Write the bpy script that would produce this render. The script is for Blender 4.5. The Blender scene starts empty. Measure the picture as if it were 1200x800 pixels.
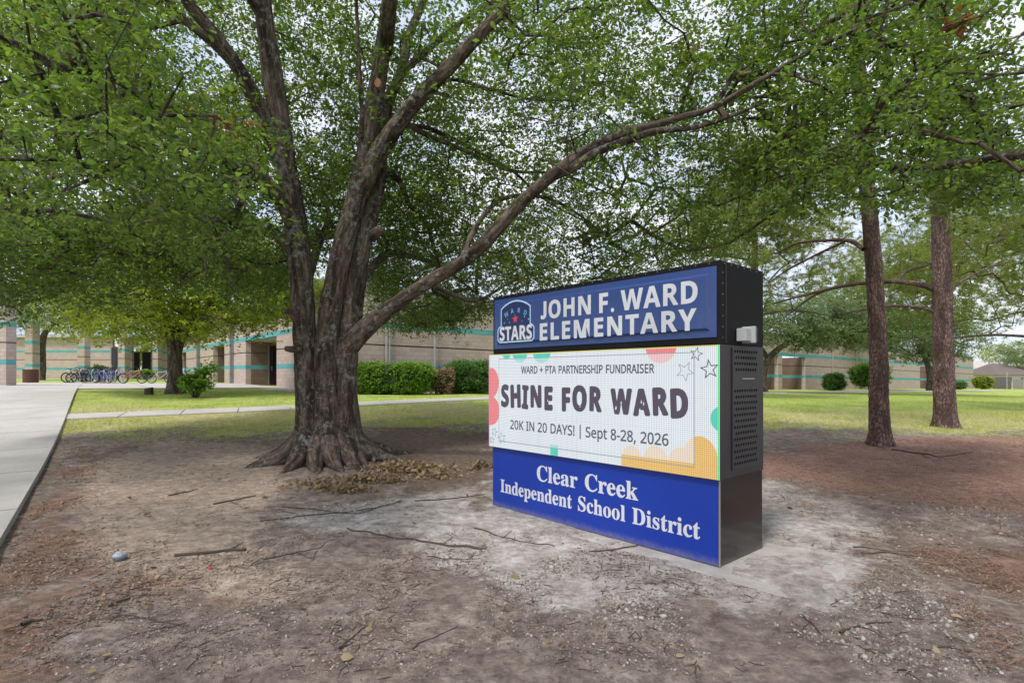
import bpy, math, random
import numpy as np
from mathutils import Vector, Matrix

random.seed(7)
rng = np.random.default_rng(11)
scene = bpy.context.scene
R = math.radians

# ------------------------------------------------------------------ camera
EYE, F = 1.5, 651.0
cam_data = bpy.data.cameras.new('camera')
cam_data.sensor_width = 36.0
cam_data.lens = 36.0 * F / 1200.0
cam_data.shift_y = 40.0 / 1200.0
cam_data.clip_start = 0.05
cam_data.clip_end = 3000.0
cam = bpy.data.objects.new('camera', cam_data)
cam.location = (0, 0, EYE)
cam.rotation_euler = (R(90), 0, 0)
scene.collection.objects.link(cam)
scene.camera = cam

# ------------------------------------------------------------------ sky, sun, exposure
SUN_EL, SUN_AZ = R(58), R(215)          # azimuth measured clockwise from +Y (the view direction)
world = bpy.data.worlds.new('World')
scene.world = world
world.use_nodes = True
wn, wl = world.node_tree.nodes, world.node_tree.links
wn.clear()
w_out = wn.new('ShaderNodeOutputWorld')
w_bg = wn.new('ShaderNodeBackground')
w_bg.inputs['Strength'].default_value = 0.125
sky = wn.new('ShaderNodeTexSky')
sky.sky_type = 'NISHITA'
sky.sun_disc = False
sky.sun_elevation = SUN_EL
sky.sun_rotation = SUN_AZ
sky.dust_density = 2.0
w_tc = wn.new('ShaderNodeTexCoord')
w_map = wn.new('ShaderNodeMapping')
w_map.inputs['Scale'].default_value = (1.0, 1.0, 2.6)
w_noise = wn.new('ShaderNodeTexNoise')
w_noise.inputs['Scale'].default_value = 2.3
w_noise.inputs['Detail'].default_value = 7.0
w_noise.inputs['Roughness'].default_value = 0.6
w_ramp = wn.new('ShaderNodeValToRGB')
w_ramp.color_ramp.elements[0].position = 0.30
w_ramp.color_ramp.elements[0].color = (0.62, 0.62, 0.62, 1)
w_ramp.color_ramp.elements[1].position = 0.62
w_ramp.color_ramp.elements[1].color = (0.97, 0.97, 0.97, 1)
w_mix = wn.new('ShaderNodeMixRGB')
w_cl = wn.new('ShaderNodeMixRGB')
w_cl.inputs['Color1'].default_value = (2.9, 3.25, 4.2, 1)
w_cl.inputs['Color2'].default_value = (4.7, 4.7, 5.0, 1)
w_n2 = wn.new('ShaderNodeTexNoise')
w_n2.inputs['Scale'].default_value = 5.0
w_n2.inputs['Detail'].default_value = 8.0
w_r2 = wn.new('ShaderNodeMapRange')
w_r2.inputs['From Min'].default_value = 0.38
w_r2.inputs['From Max'].default_value = 0.62
wl.new(w_map.outputs['Vector'], w_n2.inputs['Vector'])
wl.new(w_n2.outputs['Fac'], w_r2.inputs['Value'])
wl.new(w_r2.outputs['Result'], w_cl.inputs['Fac'])
wl.new(w_cl.outputs['Color'], w_mix.inputs['Color2'])
wl.new(w_tc.outputs['Generated'], w_map.inputs['Vector'])
wl.new(w_map.outputs['Vector'], w_noise.inputs['Vector'])
wl.new(w_noise.outputs['Fac'], w_ramp.inputs['Fac'])
wl.new(w_ramp.outputs['Color'], w_mix.inputs['Fac'])
wl.new(sky.outputs['Color'], w_mix.inputs['Color1'])
wl.new(w_mix.outputs['Color'], w_bg.inputs['Color'])
wl.new(w_bg.outputs['Background'], w_out.inputs['Surface'])

sun_data = bpy.data.lights.new('sun', 'SUN')
sun_data.energy = 1.5
sun_data.angle = R(10)
sun_data.color = (1.0, 0.95, 0.87)
sun = bpy.data.objects.new('sun', sun_data)
sd = Vector((math.sin(SUN_AZ) * math.cos(SUN_EL), math.cos(SUN_AZ) * math.cos(SUN_EL), math.sin(SUN_EL)))
sun.rotation_euler = sd.to_track_quat('Z', 'Y').to_euler()
scene.collection.objects.link(sun)

scene.view_settings.view_transform = 'Standard'
scene.view_settings.look = 'None'
scene.view_settings.exposure = 1.08
scene.view_settings.gamma = 1.0
scene.view_settings.use_curve_mapping = False
scene.cycles.max_bounces = 8
scene.cycles.transparent_max_bounces = 8
scene.cycles.transmission_bounces = 6

# ------------------------------------------------------------------ helpers
COL = scene.collection

def P(px, py, Y):
    """world point at depth Y seen at photo pixel (px, py)"""
    return np.array([(px - 600) / F * Y, Y, EYE - (py - 440) / F * Y])

def smooth(a, b, x):
    t = np.clip((np.asarray(x, float) - a) / (b - a), 0, 1)
    return t * t * (3 - 2 * t)

def _hash(ix, iy, iz):
    n = (ix.astype(np.int64) * 73856093) ^ (iy.astype(np.int64) * 19349663) ^ (iz.astype(np.int64) * 83492791)
    n = (n ^ (n >> 13)) * 1274126177
    n = (n ^ (n >> 16)) & 0xffffff
    return n / float(0xffffff)

def vnoise(p):
    """value noise 0..1, p is (N,3)"""
    p = np.asarray(p, float)
    i = np.floor(p).astype(np.int64)
    f = p - i
    f = f * f * (3 - 2 * f)
    r = 0
    for dx in (0, 1):
        wx = f[:, 0] if dx else 1 - f[:, 0]
        for dy in (0, 1):
            wy = f[:, 1] if dy else 1 - f[:, 1]
            for dz in (0, 1):
                wz = f[:, 2] if dz else 1 - f[:, 2]
                r = r + wx * wy * wz * _hash(i[:, 0] + dx, i[:, 1] + dy, i[:, 2] + dz)
    return r

def fbm(p, o=4):
    a, s, r = 0.5, 1.0, 0
    p = np.asarray(p, float)
    for k in range(o):
        r = r + a * (vnoise(p * s + 17.3 * k) - 0.5)
        a *= 0.5
        s *= 2.03
    return r

def height(X, Y):
    """height of the ground"""
    X = np.asarray(X, float)
    Y = np.asarray(Y, float)
    Pl = 0.60 - np.where(X < 0, 0.012 * X, 0.0155 * X)
    Pl = np.clip(Pl, -0.75, 1.15)
    h = smooth(8.0, 26.0, Y) * Pl
    return h

def gz(x, y):
    return float(height(x, y))

def ground_at(px, py):
    """where the ray through photo pixel (px, py) meets the ground"""
    lo, hi = 0.8, 150.0
    for _ in range(50):
        m = 0.5 * (lo + hi)
        z = EYE - (py - 440) / F * m
        if z > gz((px - 600) / F * m, m):
            lo = m
        else:
            hi = m
    x = (px - 600) / F * lo
    return np.array([x, lo, gz(x, lo)])

A_DIR = np.array([-0.617, 0.787])      # school axis running away to the left
B_DIR = np.array([0.787, 0.617])       # school axis running away to the right

def ab(a, b):
    v = A_DIR * a + B_DIR * b
    return float(v[0]), float(v[1])

def mesh_np(name, V, faces, mat=None, parent=None, smooth_=False, attrs=None, mats=None, mat_idx=None):
    """faces: list of (M,k) int arrays"""
    me = bpy.data.meshes.new(name)
    V = np.asarray(V, np.float32).reshape(-1, 3)
    faces = [np.asarray(f, np.int32) for f in faces if len(f)]
    nl = sum(f.size for f in faces)
    npl = sum(len(f) for f in faces)
    me.vertices.add(len(V))
    me.loops.add(nl)
    me.polygons.add(npl)
    me.vertices.foreach_set('co', V.ravel())
    me.loops.foreach_set('vertex_index', np.concatenate([f.ravel() for f in faces]))
    sizes = np.concatenate([np.full(len(f), f.shape[1], np.int32) for f in faces])
    starts = np.zeros(npl, np.int32)
    starts[1:] = np.cumsum(sizes)[:-1]
    me.polygons.foreach_set('loop_start', starts)
    me.polygons.foreach_set('loop_total', sizes)
    if smooth_:
        me.polygons.foreach_set('use_smooth', np.ones(npl, bool))
    if mats:
        for m in mats:
            me.materials.append(m)
        if mat_idx is not None:
            me.polygons.foreach_set('material_index', np.asarray(mat_idx, np.int32))
    elif mat:
        me.materials.append(mat)
    if attrs:
        for k, v in attrs.items():
            v = np.asarray(v, np.float32)
            if v.ndim == 2:
                at = me.attributes.new(k, 'FLOAT_VECTOR', 'POINT')
                at.data.foreach_set('vector', v.ravel())
            else:
                at = me.attributes.new(k, 'FLOAT', 'POINT')
                at.data.foreach_set('value', v.ravel())
    me.update(calc_edges=True)
    me.validate()
    o = bpy.data.objects.new(name, me)
    COL.objects.link(o)
    if parent is not None:
        o.parent = parent
    return o

class MB:
    """collects simple shapes into one mesh"""
    def __init__(self):
        self.v = []
        self.f = []
    def add(self, verts, faces):
        n = len(self.v)
        self.v += [tuple(float(c) for c in q) for q in verts]
        self.f += [tuple(i + n for i in g) for g in faces]
    def box(self, c, s, rz=0.0, M=None):
        x, y, z = s[0] / 2, s[1] / 2, s[2] / 2
        vs = [(-x, -y, -z), (x, -y, -z), (x, y, -z), (-x, y, -z), (-x, -y, z), (x, -y, z), (x, y, z), (-x, y, z)]
        ca, sa = math.cos(rz), math.sin(rz)
        if M is not None:
            vs = [tuple(M @ Vector(q)) for q in vs]
            vs = [(q[0] + c[0], q[1] + c[1], q[2] + c[2]) for q in vs]
        else:
            vs = [(q[0] * ca - q[1] * sa + c[0], q[0] * sa + q[1] * ca + c[1], q[2] + c[2]) for q in vs]
        self.add(vs, [(0, 3, 2, 1), (4, 5, 6, 7), (0, 1, 5, 4), (1, 2, 6, 5), (2, 3, 7, 6), (3, 0, 4, 7)])
        return self
    def tube(self, pts, rad, n=8, cap=True):
        pts = [Vector(p) for p in pts]
        if not hasattr(rad, '__len__'):
            rad = [rad] * len(pts)
        rings = []
        up = None
        for i, p in enumerate(pts):
            d = (pts[min(i + 1, len(pts) - 1)] - pts[max(i - 1, 0)]).normalized()
            if up is None:
                up = d.orthogonal().normalized()
            up = (up - d * up.dot(d))
            if up.length < 1e-5:
                up = d.orthogonal()
            up.normalize()
            w = d.cross(up)
            rings.append([p + (up * math.cos(2 * math.pi * k / n) + w * math.sin(2 * math.pi * k / n)) * rad[i] for k in range(n)])
        vs = [q for r in rings for q in r]
        fs = []
        for i in range(len(pts) - 1):
            for k in range(n):
                a, b = i * n + k, i * n + (k + 1) % n
                fs.append((a, b, b + n, a + n))
        if cap:
            fs.append(tuple(range(n - 1, -1, -1)))
            fs.append(tuple((len(pts) - 1) * n + k for k in range(n)))
        self.add(vs, fs)
        return self
    def ring(self, c, r, t, axis='Y', n=24, m=6):
        """torus about an axis"""
        vs, fs = [], []
        for i in range(n):
            a = 2 * math.pi * i / n
            for j in range(m):
                b = 2 * math.pi * j / m
                q = r + t * math.cos(b)
                u, w, h = q * math.cos(a), q * math.sin(a), t * math.sin(b)
                vs.append((c[0] + u, c[1] + h, c[2] + w) if axis == 'Y' else (c[0] + u, c[1] + w, c[2] + h))
        for i in range(n):
            for j in range(m):
                a, b = i * m + j, ((i + 1) % n) * m + j
                c2, d = ((i + 1) % n) * m + (j + 1) % m, i * m + (j + 1) % m
                fs.append((a, b, c2, d))
        self.add(vs, fs)
        return self
    def build(self, name, mat, parent=None, sm=False, bevel=0):
        me = bpy.data.meshes.new(name)
        me.from_pydata(self.v, [], self.f)
        if sm:
            for p_ in me.polygons:
                p_.use_smooth = True
        if mat:
            me.materials.append(mat)
        me.update()
        o = bpy.data.objects.new(name, me)
        COL.objects.link(o)
        if parent is not None:
            o.parent = parent
        if bevel:
            m = o.modifiers.new('bevel', 'BEVEL')
            m.width = bevel
            m.segments = 2
            m.limit_method = 'ANGLE'
        return o

def tag(o, label=None, cat=None, group=None, kind=None):
    if label:
        o['label'] = label
    if cat:
        o['category'] = cat
    if group:
        o['group'] = group
    if kind:
        o['kind'] = kind
    return o

def empty(name, loc=(0, 0, 0), rz=0.0, label=None, cat=None, group=None):
    o = bpy.data.objects.new(name, None)
    o.location = loc
    o.rotation_euler = (0, 0, rz)
    o.empty_display_size = 0.2
    COL.objects.link(o)
    return tag(o, label, cat, group)

def copy_tree(o, parent=None):
    c = o.copy()
    COL.objects.link(c)
    c.parent = parent
    for ch in list(o.children):
        copy_tree(ch, c)
    return c

# ------------------------------------------------------------------ materials
class NT:
    def __init__(self, name):
        self.m = bpy.data.materials.new(name)
        self.m.use_nodes = True
        self.t = self.m.node_tree
        self.t.nodes.clear()
        self.out = self.t.nodes.new('ShaderNodeOutputMaterial')
    def n(self, ty, **kw):
        nd = self.t.nodes.new(ty)
        for k, v in kw.items():
            setattr(nd, k, v)
        return nd
    def l(self, a, b):
        self.t.links.new(a, b)
    def inp(self, sock, v):
        if hasattr(v, 'is_output') or isinstance(v, bpy.types.NodeSocket):
            self.l(v, sock)
        else:
            sock.default_value = v if not (isinstance(v, tuple) and len(v) == 3 and sock.type == 'RGBA') else (*v, 1)
    def noise(self, vec, scale, detail=4.0, rough=0.55, dist=0.0):
        nd = self.n('ShaderNodeTexNoise')
        self.l(vec, nd.inputs['Vector'])
        nd.inputs['Scale'].default_value = scale
        nd.inputs['Detail'].default_value = detail
        nd.inputs['Roughness'].default_value = rough
        nd.inputs['Distortion'].default_value = dist
        return nd.outputs['Fac']
    def voro(self, vec, scale, feature='F1', out='Distance'):
        nd = self.n('ShaderNodeTexVoronoi', feature=feature)
        self.l(vec, nd.inputs['Vector'])
        nd.inputs['Scale'].default_value = scale
        return nd.outputs[out]
    def mapping(self, vec, scale=(1, 1, 1), loc=(0, 0, 0), rot=(0, 0, 0)):
        nd = self.n('ShaderNodeMapping')
        self.l(vec, nd.inputs['Vector'])
        nd.inputs['Scale'].default_value = scale
        nd.inputs['Location'].default_value = loc
        nd.inputs['Rotation'].default_value = rot
        return nd.outputs['Vector']
    def math(self, op, a, b=0.0, c=0.0, clamp=False):
        nd = self.n('ShaderNodeMath', operation=op)
        nd.use_clamp = clamp
        self.inp(nd.inputs[0], a)
        self.inp(nd.inputs[1], b)
        self.inp(nd.inputs[2], c)
        return nd.outputs[0]
    def sstep(self, x, a, b):
        nd = self.n('ShaderNodeMapRange', interpolation_type='SMOOTHSTEP')
        self.inp(nd.inputs['Value'], x)
        nd.inputs['From Min'].default_value = a
        nd.inputs['From Max'].default_value = b
        return nd.outputs['Result']
    def ramp(self, fac, stops):
        nd = self.n('ShaderNodeValToRGB')
        e = nd.color_ramp.elements
        while len(e) < len(stops):
            e.new(0.5)
        for k, (p_, c) in enumerate(stops):
            e[k].position = p_
            e[k].color = (*c, 1) if len(c) == 3 else c
        self.l(fac, nd.inputs['Fac'])
        return nd.outputs['Color']
    def mix(self, fac, a, b, mode='MIX'):
        nd = self.n('ShaderNodeMixRGB', blend_type=mode)
        self.inp(nd.inputs['Fac'], fac)
        self.inp(nd.inputs['Color1'], a)
        self.inp(nd.inputs['Color2'], b)
        return nd.outputs['Color']
    def bump(self, h, strength=0.5, dist=0.02):
        nd = self.n('ShaderNodeBump')
        nd.inputs['Strength'].default_value = strength
        nd.inputs['Distance'].default_value = dist
        self.l(h, nd.inputs['Height'])
        return nd.outputs['Normal']
    def bsdf(self, color, rough=0.8, spec=0.3, metal=0.0, normal=None):
        b = self.n('ShaderNodeBsdfPrincipled')
        self.inp(b.inputs['Base Color'], color)
        self.inp(b.inputs['Roughness'], rough)
        b.inputs['Specular IOR Level'].default_value = spec
        b.inputs['Metallic'].default_value = metal
        if normal is not None:
            self.l(normal, b.inputs['Normal'])
        return b
    def done(self, b):
        self.l(b.outputs[0], self.out.inputs['Surface'])
        return self.m
    def obj(self):
        return self.n('ShaderNodeTexCoord').outputs['Object']
    def pos(self):
        return self.n('ShaderNodeNewGeometry').outputs['Position']
    def isl(self):
        return self.n('ShaderNodeNewGeometry').outputs['Random Per Island']
    def attr(self, name, out='Fac'):
        return self.n('ShaderNodeAttribute', attribute_name=name).outputs[out]

def simple(name, col, rough=0.6, spec=0.4, metal=0.0, var=0.12, scale=9.0, bump=0.0):
    t = NT(name)
    v = t.obj()
    nz = t.noise(v, scale, 5.0, 0.6)
    c = t.mix(nz, tuple(max(0, k * (1 - var)) for k in col), tuple(min(1, k * (1 + var)) for k in col))
    nm = t.bump(t.noise(v, scale * 9, 3.0), bump, 0.01) if bump else None
    return t.done(t.bsdf(c, rough, spec, metal, nm))

def leaf_mat(name, stops, trans=(0.20, 0.36, 0.05), tfac=0.35, rough=0.5, clump=1.2):
    t = NT(name)
    r = t.isl()
    cl = t.noise(t.pos(), clump, 2.0)
    f = t.math('ADD', t.math('MULTIPLY', r, 0.55), t.math('MULTIPLY', cl, 0.5))
    c = t.ramp(f, stops)
    b = t.bsdf(c, rough, 0.35)
    tr = t.n('ShaderNodeBsdfTranslucent')
    t.l(t.mix(r, tuple(k * 0.75 for k in trans), tuple(min(1, k * 1.3) for k in trans)), tr.inputs['Color'])
    mx = t.n('ShaderNodeMixShader')
    mx.inputs[0].default_value = tfac
    t.l(b.outputs[0], mx.inputs[1])
    t.l(tr.outputs[0], mx.inputs[2])
    t.l(mx.outputs[0], t.out.inputs['Surface'])
    return t.m

M = {}
M['oak_leaf'] = leaf_mat('oak_leaf', [(0.15, (0.016, 0.034, 0.011)), (0.45, (0.042, 0.084, 0.019)), (0.72, (0.080, 0.130, 0.028)), (0.97, (0.20, 0.22, 0.070))], (0.27, 0.43, 0.045), 0.38, 0.38)
M['young_leaf'] = leaf_mat('young_leaf', [(0.1, (0.085, 0.13, 0.015)), (0.5, (0.155, 0.215, 0.026)), (0.95, (0.30, 0.32, 0.045))], (0.58, 0.68, 0.07), 0.44)
M['grey_leaf'] = leaf_mat('grey_leaf', [(0.1, (0.050, 0.085, 0.040)), (0.5, (0.10, 0.155, 0.065)), (0.95, (0.22, 0.27, 0.14))], (0.36, 0.50, 0.17), 0.34)
M['hedge_leaf'] = leaf_mat('hedge_leaf', [(0.1, (0.05, 0.115, 0.018)), (0.5, (0.11, 0.22, 0.03)), (0.95, (0.22, 0.36, 0.055))], (0.4, 0.62, 0.07), 0.34)
M['dark_hedge_leaf'] = leaf_mat('dark_hedge_leaf', [(0.1, (0.035, 0.085, 0.025)), (0.5, (0.065, 0.155, 0.04)), (0.95, (0.13, 0.25, 0.07))], (0.28, 0.5, 0.09), 0.3)
M['dry_leaf'] = leaf_mat('dry_leaf', [(0.1, (0.13, 0.085, 0.048)), (0.5, (0.25, 0.18, 0.10)), (0.95, (0.42, 0.33, 0.21))], (0.4, 0.22, 0.08), 0.15, 0.8)
M['rust_leaf'] = leaf_mat('rust_leaf', [(0.1, (0.12, 0.05, 0.02)), (0.5, (0.22, 0.10, 0.04)), (0.95, (0.30, 0.16, 0.07))], (0.45, 0.2, 0.06), 0.3, 0.8)
M['needle'] = leaf_mat('needle', [(0.1, (0.075, 0.115, 0.024)), (0.5, (0.15, 0.20, 0.040)), (0.95, (0.26, 0.29, 0.07))], (0.48, 0.56, 0.10), 0.35)
M['pine_straw'] = leaf_mat('pine_straw', [(0.1, (0.12, 0.070, 0.050)), (0.5, (0.24, 0.145, 0.105)), (0.95, (0.42, 0.28, 0.21))], (0.3, 0.17, 0.10), 0.1, 0.9)
M['grass_blade'] = leaf_mat('grass_blade', [(0.1, (0.16, 0.23, 0.035)), (0.5, (0.32, 0.40, 0.075)), (0.95, (0.58, 0.56, 0.22))], (0.66, 0.74, 0.16), 0.3, 0.8, 0.5)

def bark_mat(name, c0, c1, c2, lichen, sc=1.0, plates=False, bstr=0.9, lich=(0.60, 0.74)):
    t = NT(name)
    v = t.attr('bark', 'Vector')
    p = t.pos()
    n1 = t.noise(v, 19 * sc, 8.0, 0.72, 0.35)
    n2 = t.noise(v, 62 * sc, 8.0, 0.78)
    n3 = t.noise(p, 2.2, 4.0, 0.6)
    if plates:
        wv = t.n('ShaderNodeTexNoise'); t.l(v, wv.inputs['Vector']); wv.inputs['Scale'].default_value = 30.0
        vv = t.n('ShaderNodeVectorMath', operation='MULTIPLY_ADD'); t.l(wv.outputs['Color'], vv.inputs[0]); vv.inputs[1].default_value = (0.05, 0.05, 0.03); t.l(v, vv.inputs[2])
        vo = t.voro(t.mapping(vv.outputs[0], (1, 1, 1.35)), 34 * sc, 'DISTANCE_TO_EDGE')
        h = t.math('ADD', t.math('MULTIPLY', t.sstep(vo, -0.05, 0.30), 0.26), t.math('ADD', t.math('MULTIPLY', n2, 0.5), t.math('MULTIPLY', n1, 0.46)))
    else:
        h = t.math('ADD', t.math('MULTIPLY', n1, 1.0), t.math('MULTIPLY', n2, 0.45))
    f = t.math('MULTIPLY', h, 0.8)
    c = t.ramp(f, [(0.36, c0), (0.54, c1), (0.76, c2)])
    n4 = t.noise(v, 5.5, 4.0, 0.6, 0.4)
    c = t.mix(t.math('MULTIPLY', t.sstep(n4, 0.44, 0.64), 0.75), c, c0)
    c = t.mix(t.sstep(n3, 0.35, 0.75), c, t.mix(0.5, c, c0))
    ln = t.noise(p, 13.0, 5.0, 0.7)
    lf = t.math('MULTIPLY', t.sstep(t.math('ADD', t.math('MULTIPLY', ln, 0.75), t.math('MULTIPLY', n3, 0.42)), *lich), 0.6)
    c = t.mix(lf, c, lichen)
    return t.done(t.bsdf(c, 0.92, 0.15, 0, t.bump(h, bstr, 0.025)))

M['oak_bark'] = bark_mat('oak_bark', (0.015, 0.011, 0.009), (0.086, 0.064, 0.050), (0.31, 0.25, 0.20), (0.33, 0.34, 0.30))
M['pine_bark'] = bark_mat('pine_bark', (0.055, 0.034, 0.029), (0.22, 0.150, 0.130), (0.44, 0.345, 0.31), (0.34, 0.30, 0.28), 0.8, True, 1.0, (0.70, 0.84))
M['twig'] = simple('twig', (0.085, 0.066, 0.052), 0.95, 0.1, 0, 0.35, 14)
M['twig_light'] = simple('twig_light', (0.20, 0.165, 0.135), 0.95, 0.1, 0, 0.35, 14)

# ------------------------------------------------------------------ ground zones (numpy, also drive the shader through attributes)
def poly_sd(X, Y, pts):
    """signed distance to a polygon, positive inside"""
    X = np.asarray(X, float); Y = np.asarray(Y, float)
    d = np.full(X.shape, 1e9)
    ins = np.zeros(X.shape, bool)
    n = len(pts)
    for i in range(n):
        x0, y0 = pts[i]; x1, y1 = pts[(i + 1) % n]
        ex, ey = x1 - x0, y1 - y0
        t = np.clip(((X - x0) * ex + (Y - y0) * ey) / (ex * ex + ey * ey + 1e-12), 0, 1)
        d = np.minimum(d, np.hypot(X - x0 - t * ex, Y - y0 - t * ey))
        c = (y0 > Y) != (y1 > Y)
        with np.errstate(divide='ignore', invalid='ignore'):
            ins ^= c & (X < ex * (Y - y0) / (ey if abs(ey) > 1e-9 else 1e-9) + x0)
    return np.where(ins, d, -d)

def gpoly(px):
    return [tuple(ground_at(x, y)[:2]) for x, y in px]

Z_DUST = gpoly([(330, 602), (470, 583), (575, 562), (560, 600), (600, 560), (900, 560), (1000, 590), (1040, 640), (1010, 705), (930, 735), (820, 705), (700, 720), (600, 705), (520, 660), (500, 625), (360, 622)])
Z_TAN = gpoly([(90, 545), (200, 515), (330, 520), (330, 570), (300, 600), (290, 640), (330, 690), (250, 700), (160, 690), (70, 640)])
Z_RED = gpoly([(-60, 700), (20, 620), (75, 545), (95, 520), (110, 545), (95, 600), (120, 650), (230, 680), (250, 705), (90, 720), (30, 800), (-60, 810)])
Z_RED2 = gpoly([(1090, 655), (1200, 640), (1260, 660), (1250, 740), (1180, 730), (1100, 690)])
Z_STRAW = gpoly([(905, 555), (925, 528), (1030, 518), (1260, 508), (1400, 520), (1400, 590), (1200, 595), (1000, 570)])
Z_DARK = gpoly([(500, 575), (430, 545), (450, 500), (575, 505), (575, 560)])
Z_WHITE = gpoly([(590, 660), (640, 655), (660, 690), (610, 695)])

def zones(X, Y):
    n = fbm(np.stack([X * 1.3, Y * 1.3, 0 * X], 1), 3)
    w = {}
    w['z_dust'] = smooth(-0.30, 0.35, poly_sd(X, Y, Z_DUST) + n * 0.7)
    w['z_tan'] = smooth(-0.5, 0.6, poly_sd(X, Y, Z_TAN) + n)
    w['z_red'] = np.maximum(0.8 * smooth(-0.5, 0.6, poly_sd(X, Y, Z_RED) + n * 1.2), 0.85 * smooth(-0.5, 0.5, poly_sd(X, Y, Z_RED2) + n * 1.0))
    w['z_straw'] = smooth(-1.1, 0.6, poly_sd(X, Y, Z_STRAW) + n * 1.6)
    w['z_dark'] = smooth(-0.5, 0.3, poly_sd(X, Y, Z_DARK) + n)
    edge = 15.2 + np.where(X < -4, -1.6, 0) + smooth(4, 9, X) * -1.2 + n * 6.0
    w['z_grass'] = smooth(-2.6, 2.8, Y - edge)
    w['z_grass'] = np.maximum(w['z_grass'], smooth(40, 60, np.abs(X)))
    w['z_grass'] = np.maximum(w['z_grass'], smooth(6, 12, -Y))
    w['z_dry'] = np.exp(-((Y - edge - 2.6) / 3.6) ** 2) * 0.9
    return w

# ground sheet: fine near the camera, coarse at the horizon
def axis(c, A, lim, n):
    B = math.asinh(lim / A)
    return c + A * np.sinh(np.linspace(-B, B, n))
gx = axis(0.2, 4.2, 600, 520)
gy = axis(5.6, 3.8, 600, 500)
GX, GY = np.meshgrid(gx, gy)
GXf, GYf = GX.ravel(), GY.ravel()
q3 = np.stack([GXf, GYf, 0 * GXf], 1)
near = 1 - smooth(9, 20, np.hypot(GXf, GYf - 5))
zw = zones(GXf, GYf)
sx, sy = 0.663, -0.748
bz = height(GXf, GYf) + near * (fbm(q3 * 1.1, 3) * 0.05 + fbm(q3 * 6.0, 3) * 0.022 * (1 - 0.5 * zw['z_tan']) + fbm(q3 * 19.0, 2) * 0.010)
# soil heaped round the big trunk, lower at the pad and along the walk edge
dt = np.hypot(GXf + 3.14, GYf - 9.5)
bz += 0.10 * np.exp(-(dt / 1.3) ** 2)
s_ = (GXf + 0.217) * 0.663 + (GYf - 6.42) * -0.748
n_ = (GXf + 0.217) * 0.748 + (GYf - 6.42) * 0.663
padd = np.maximum.reduce([-0.3 - s_, s_ - 3.62, -0.24 - n_, n_ - 1.1])
padw = smooth(0.25, 0.0, padd)
cover = smooth(1.9, 0.6, s_) * smooth(0.5, -0.2, n_)
deep = smooth(0.0, -0.30, padd)
bz = bz * (1 - padw) + padw * (0.000 + cover * 0.012 + fbm(q3 * 4.0, 4) * 0.030)
a_ = GXf * A_DIR[0] + GYf * A_DIR[1]
b_ = GXf * B_DIR[0] + GYf * B_DIR[1]
nx, ny = len(gx), len(gy)
idx = np.arange(nx * ny).reshape(ny, nx)
quads = np.stack([idx[:-1, :-1].ravel(), idx[:-1, 1:].ravel(), idx[1:, 1:].ravel(), idx[1:, :-1].ravel()], 1)

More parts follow.
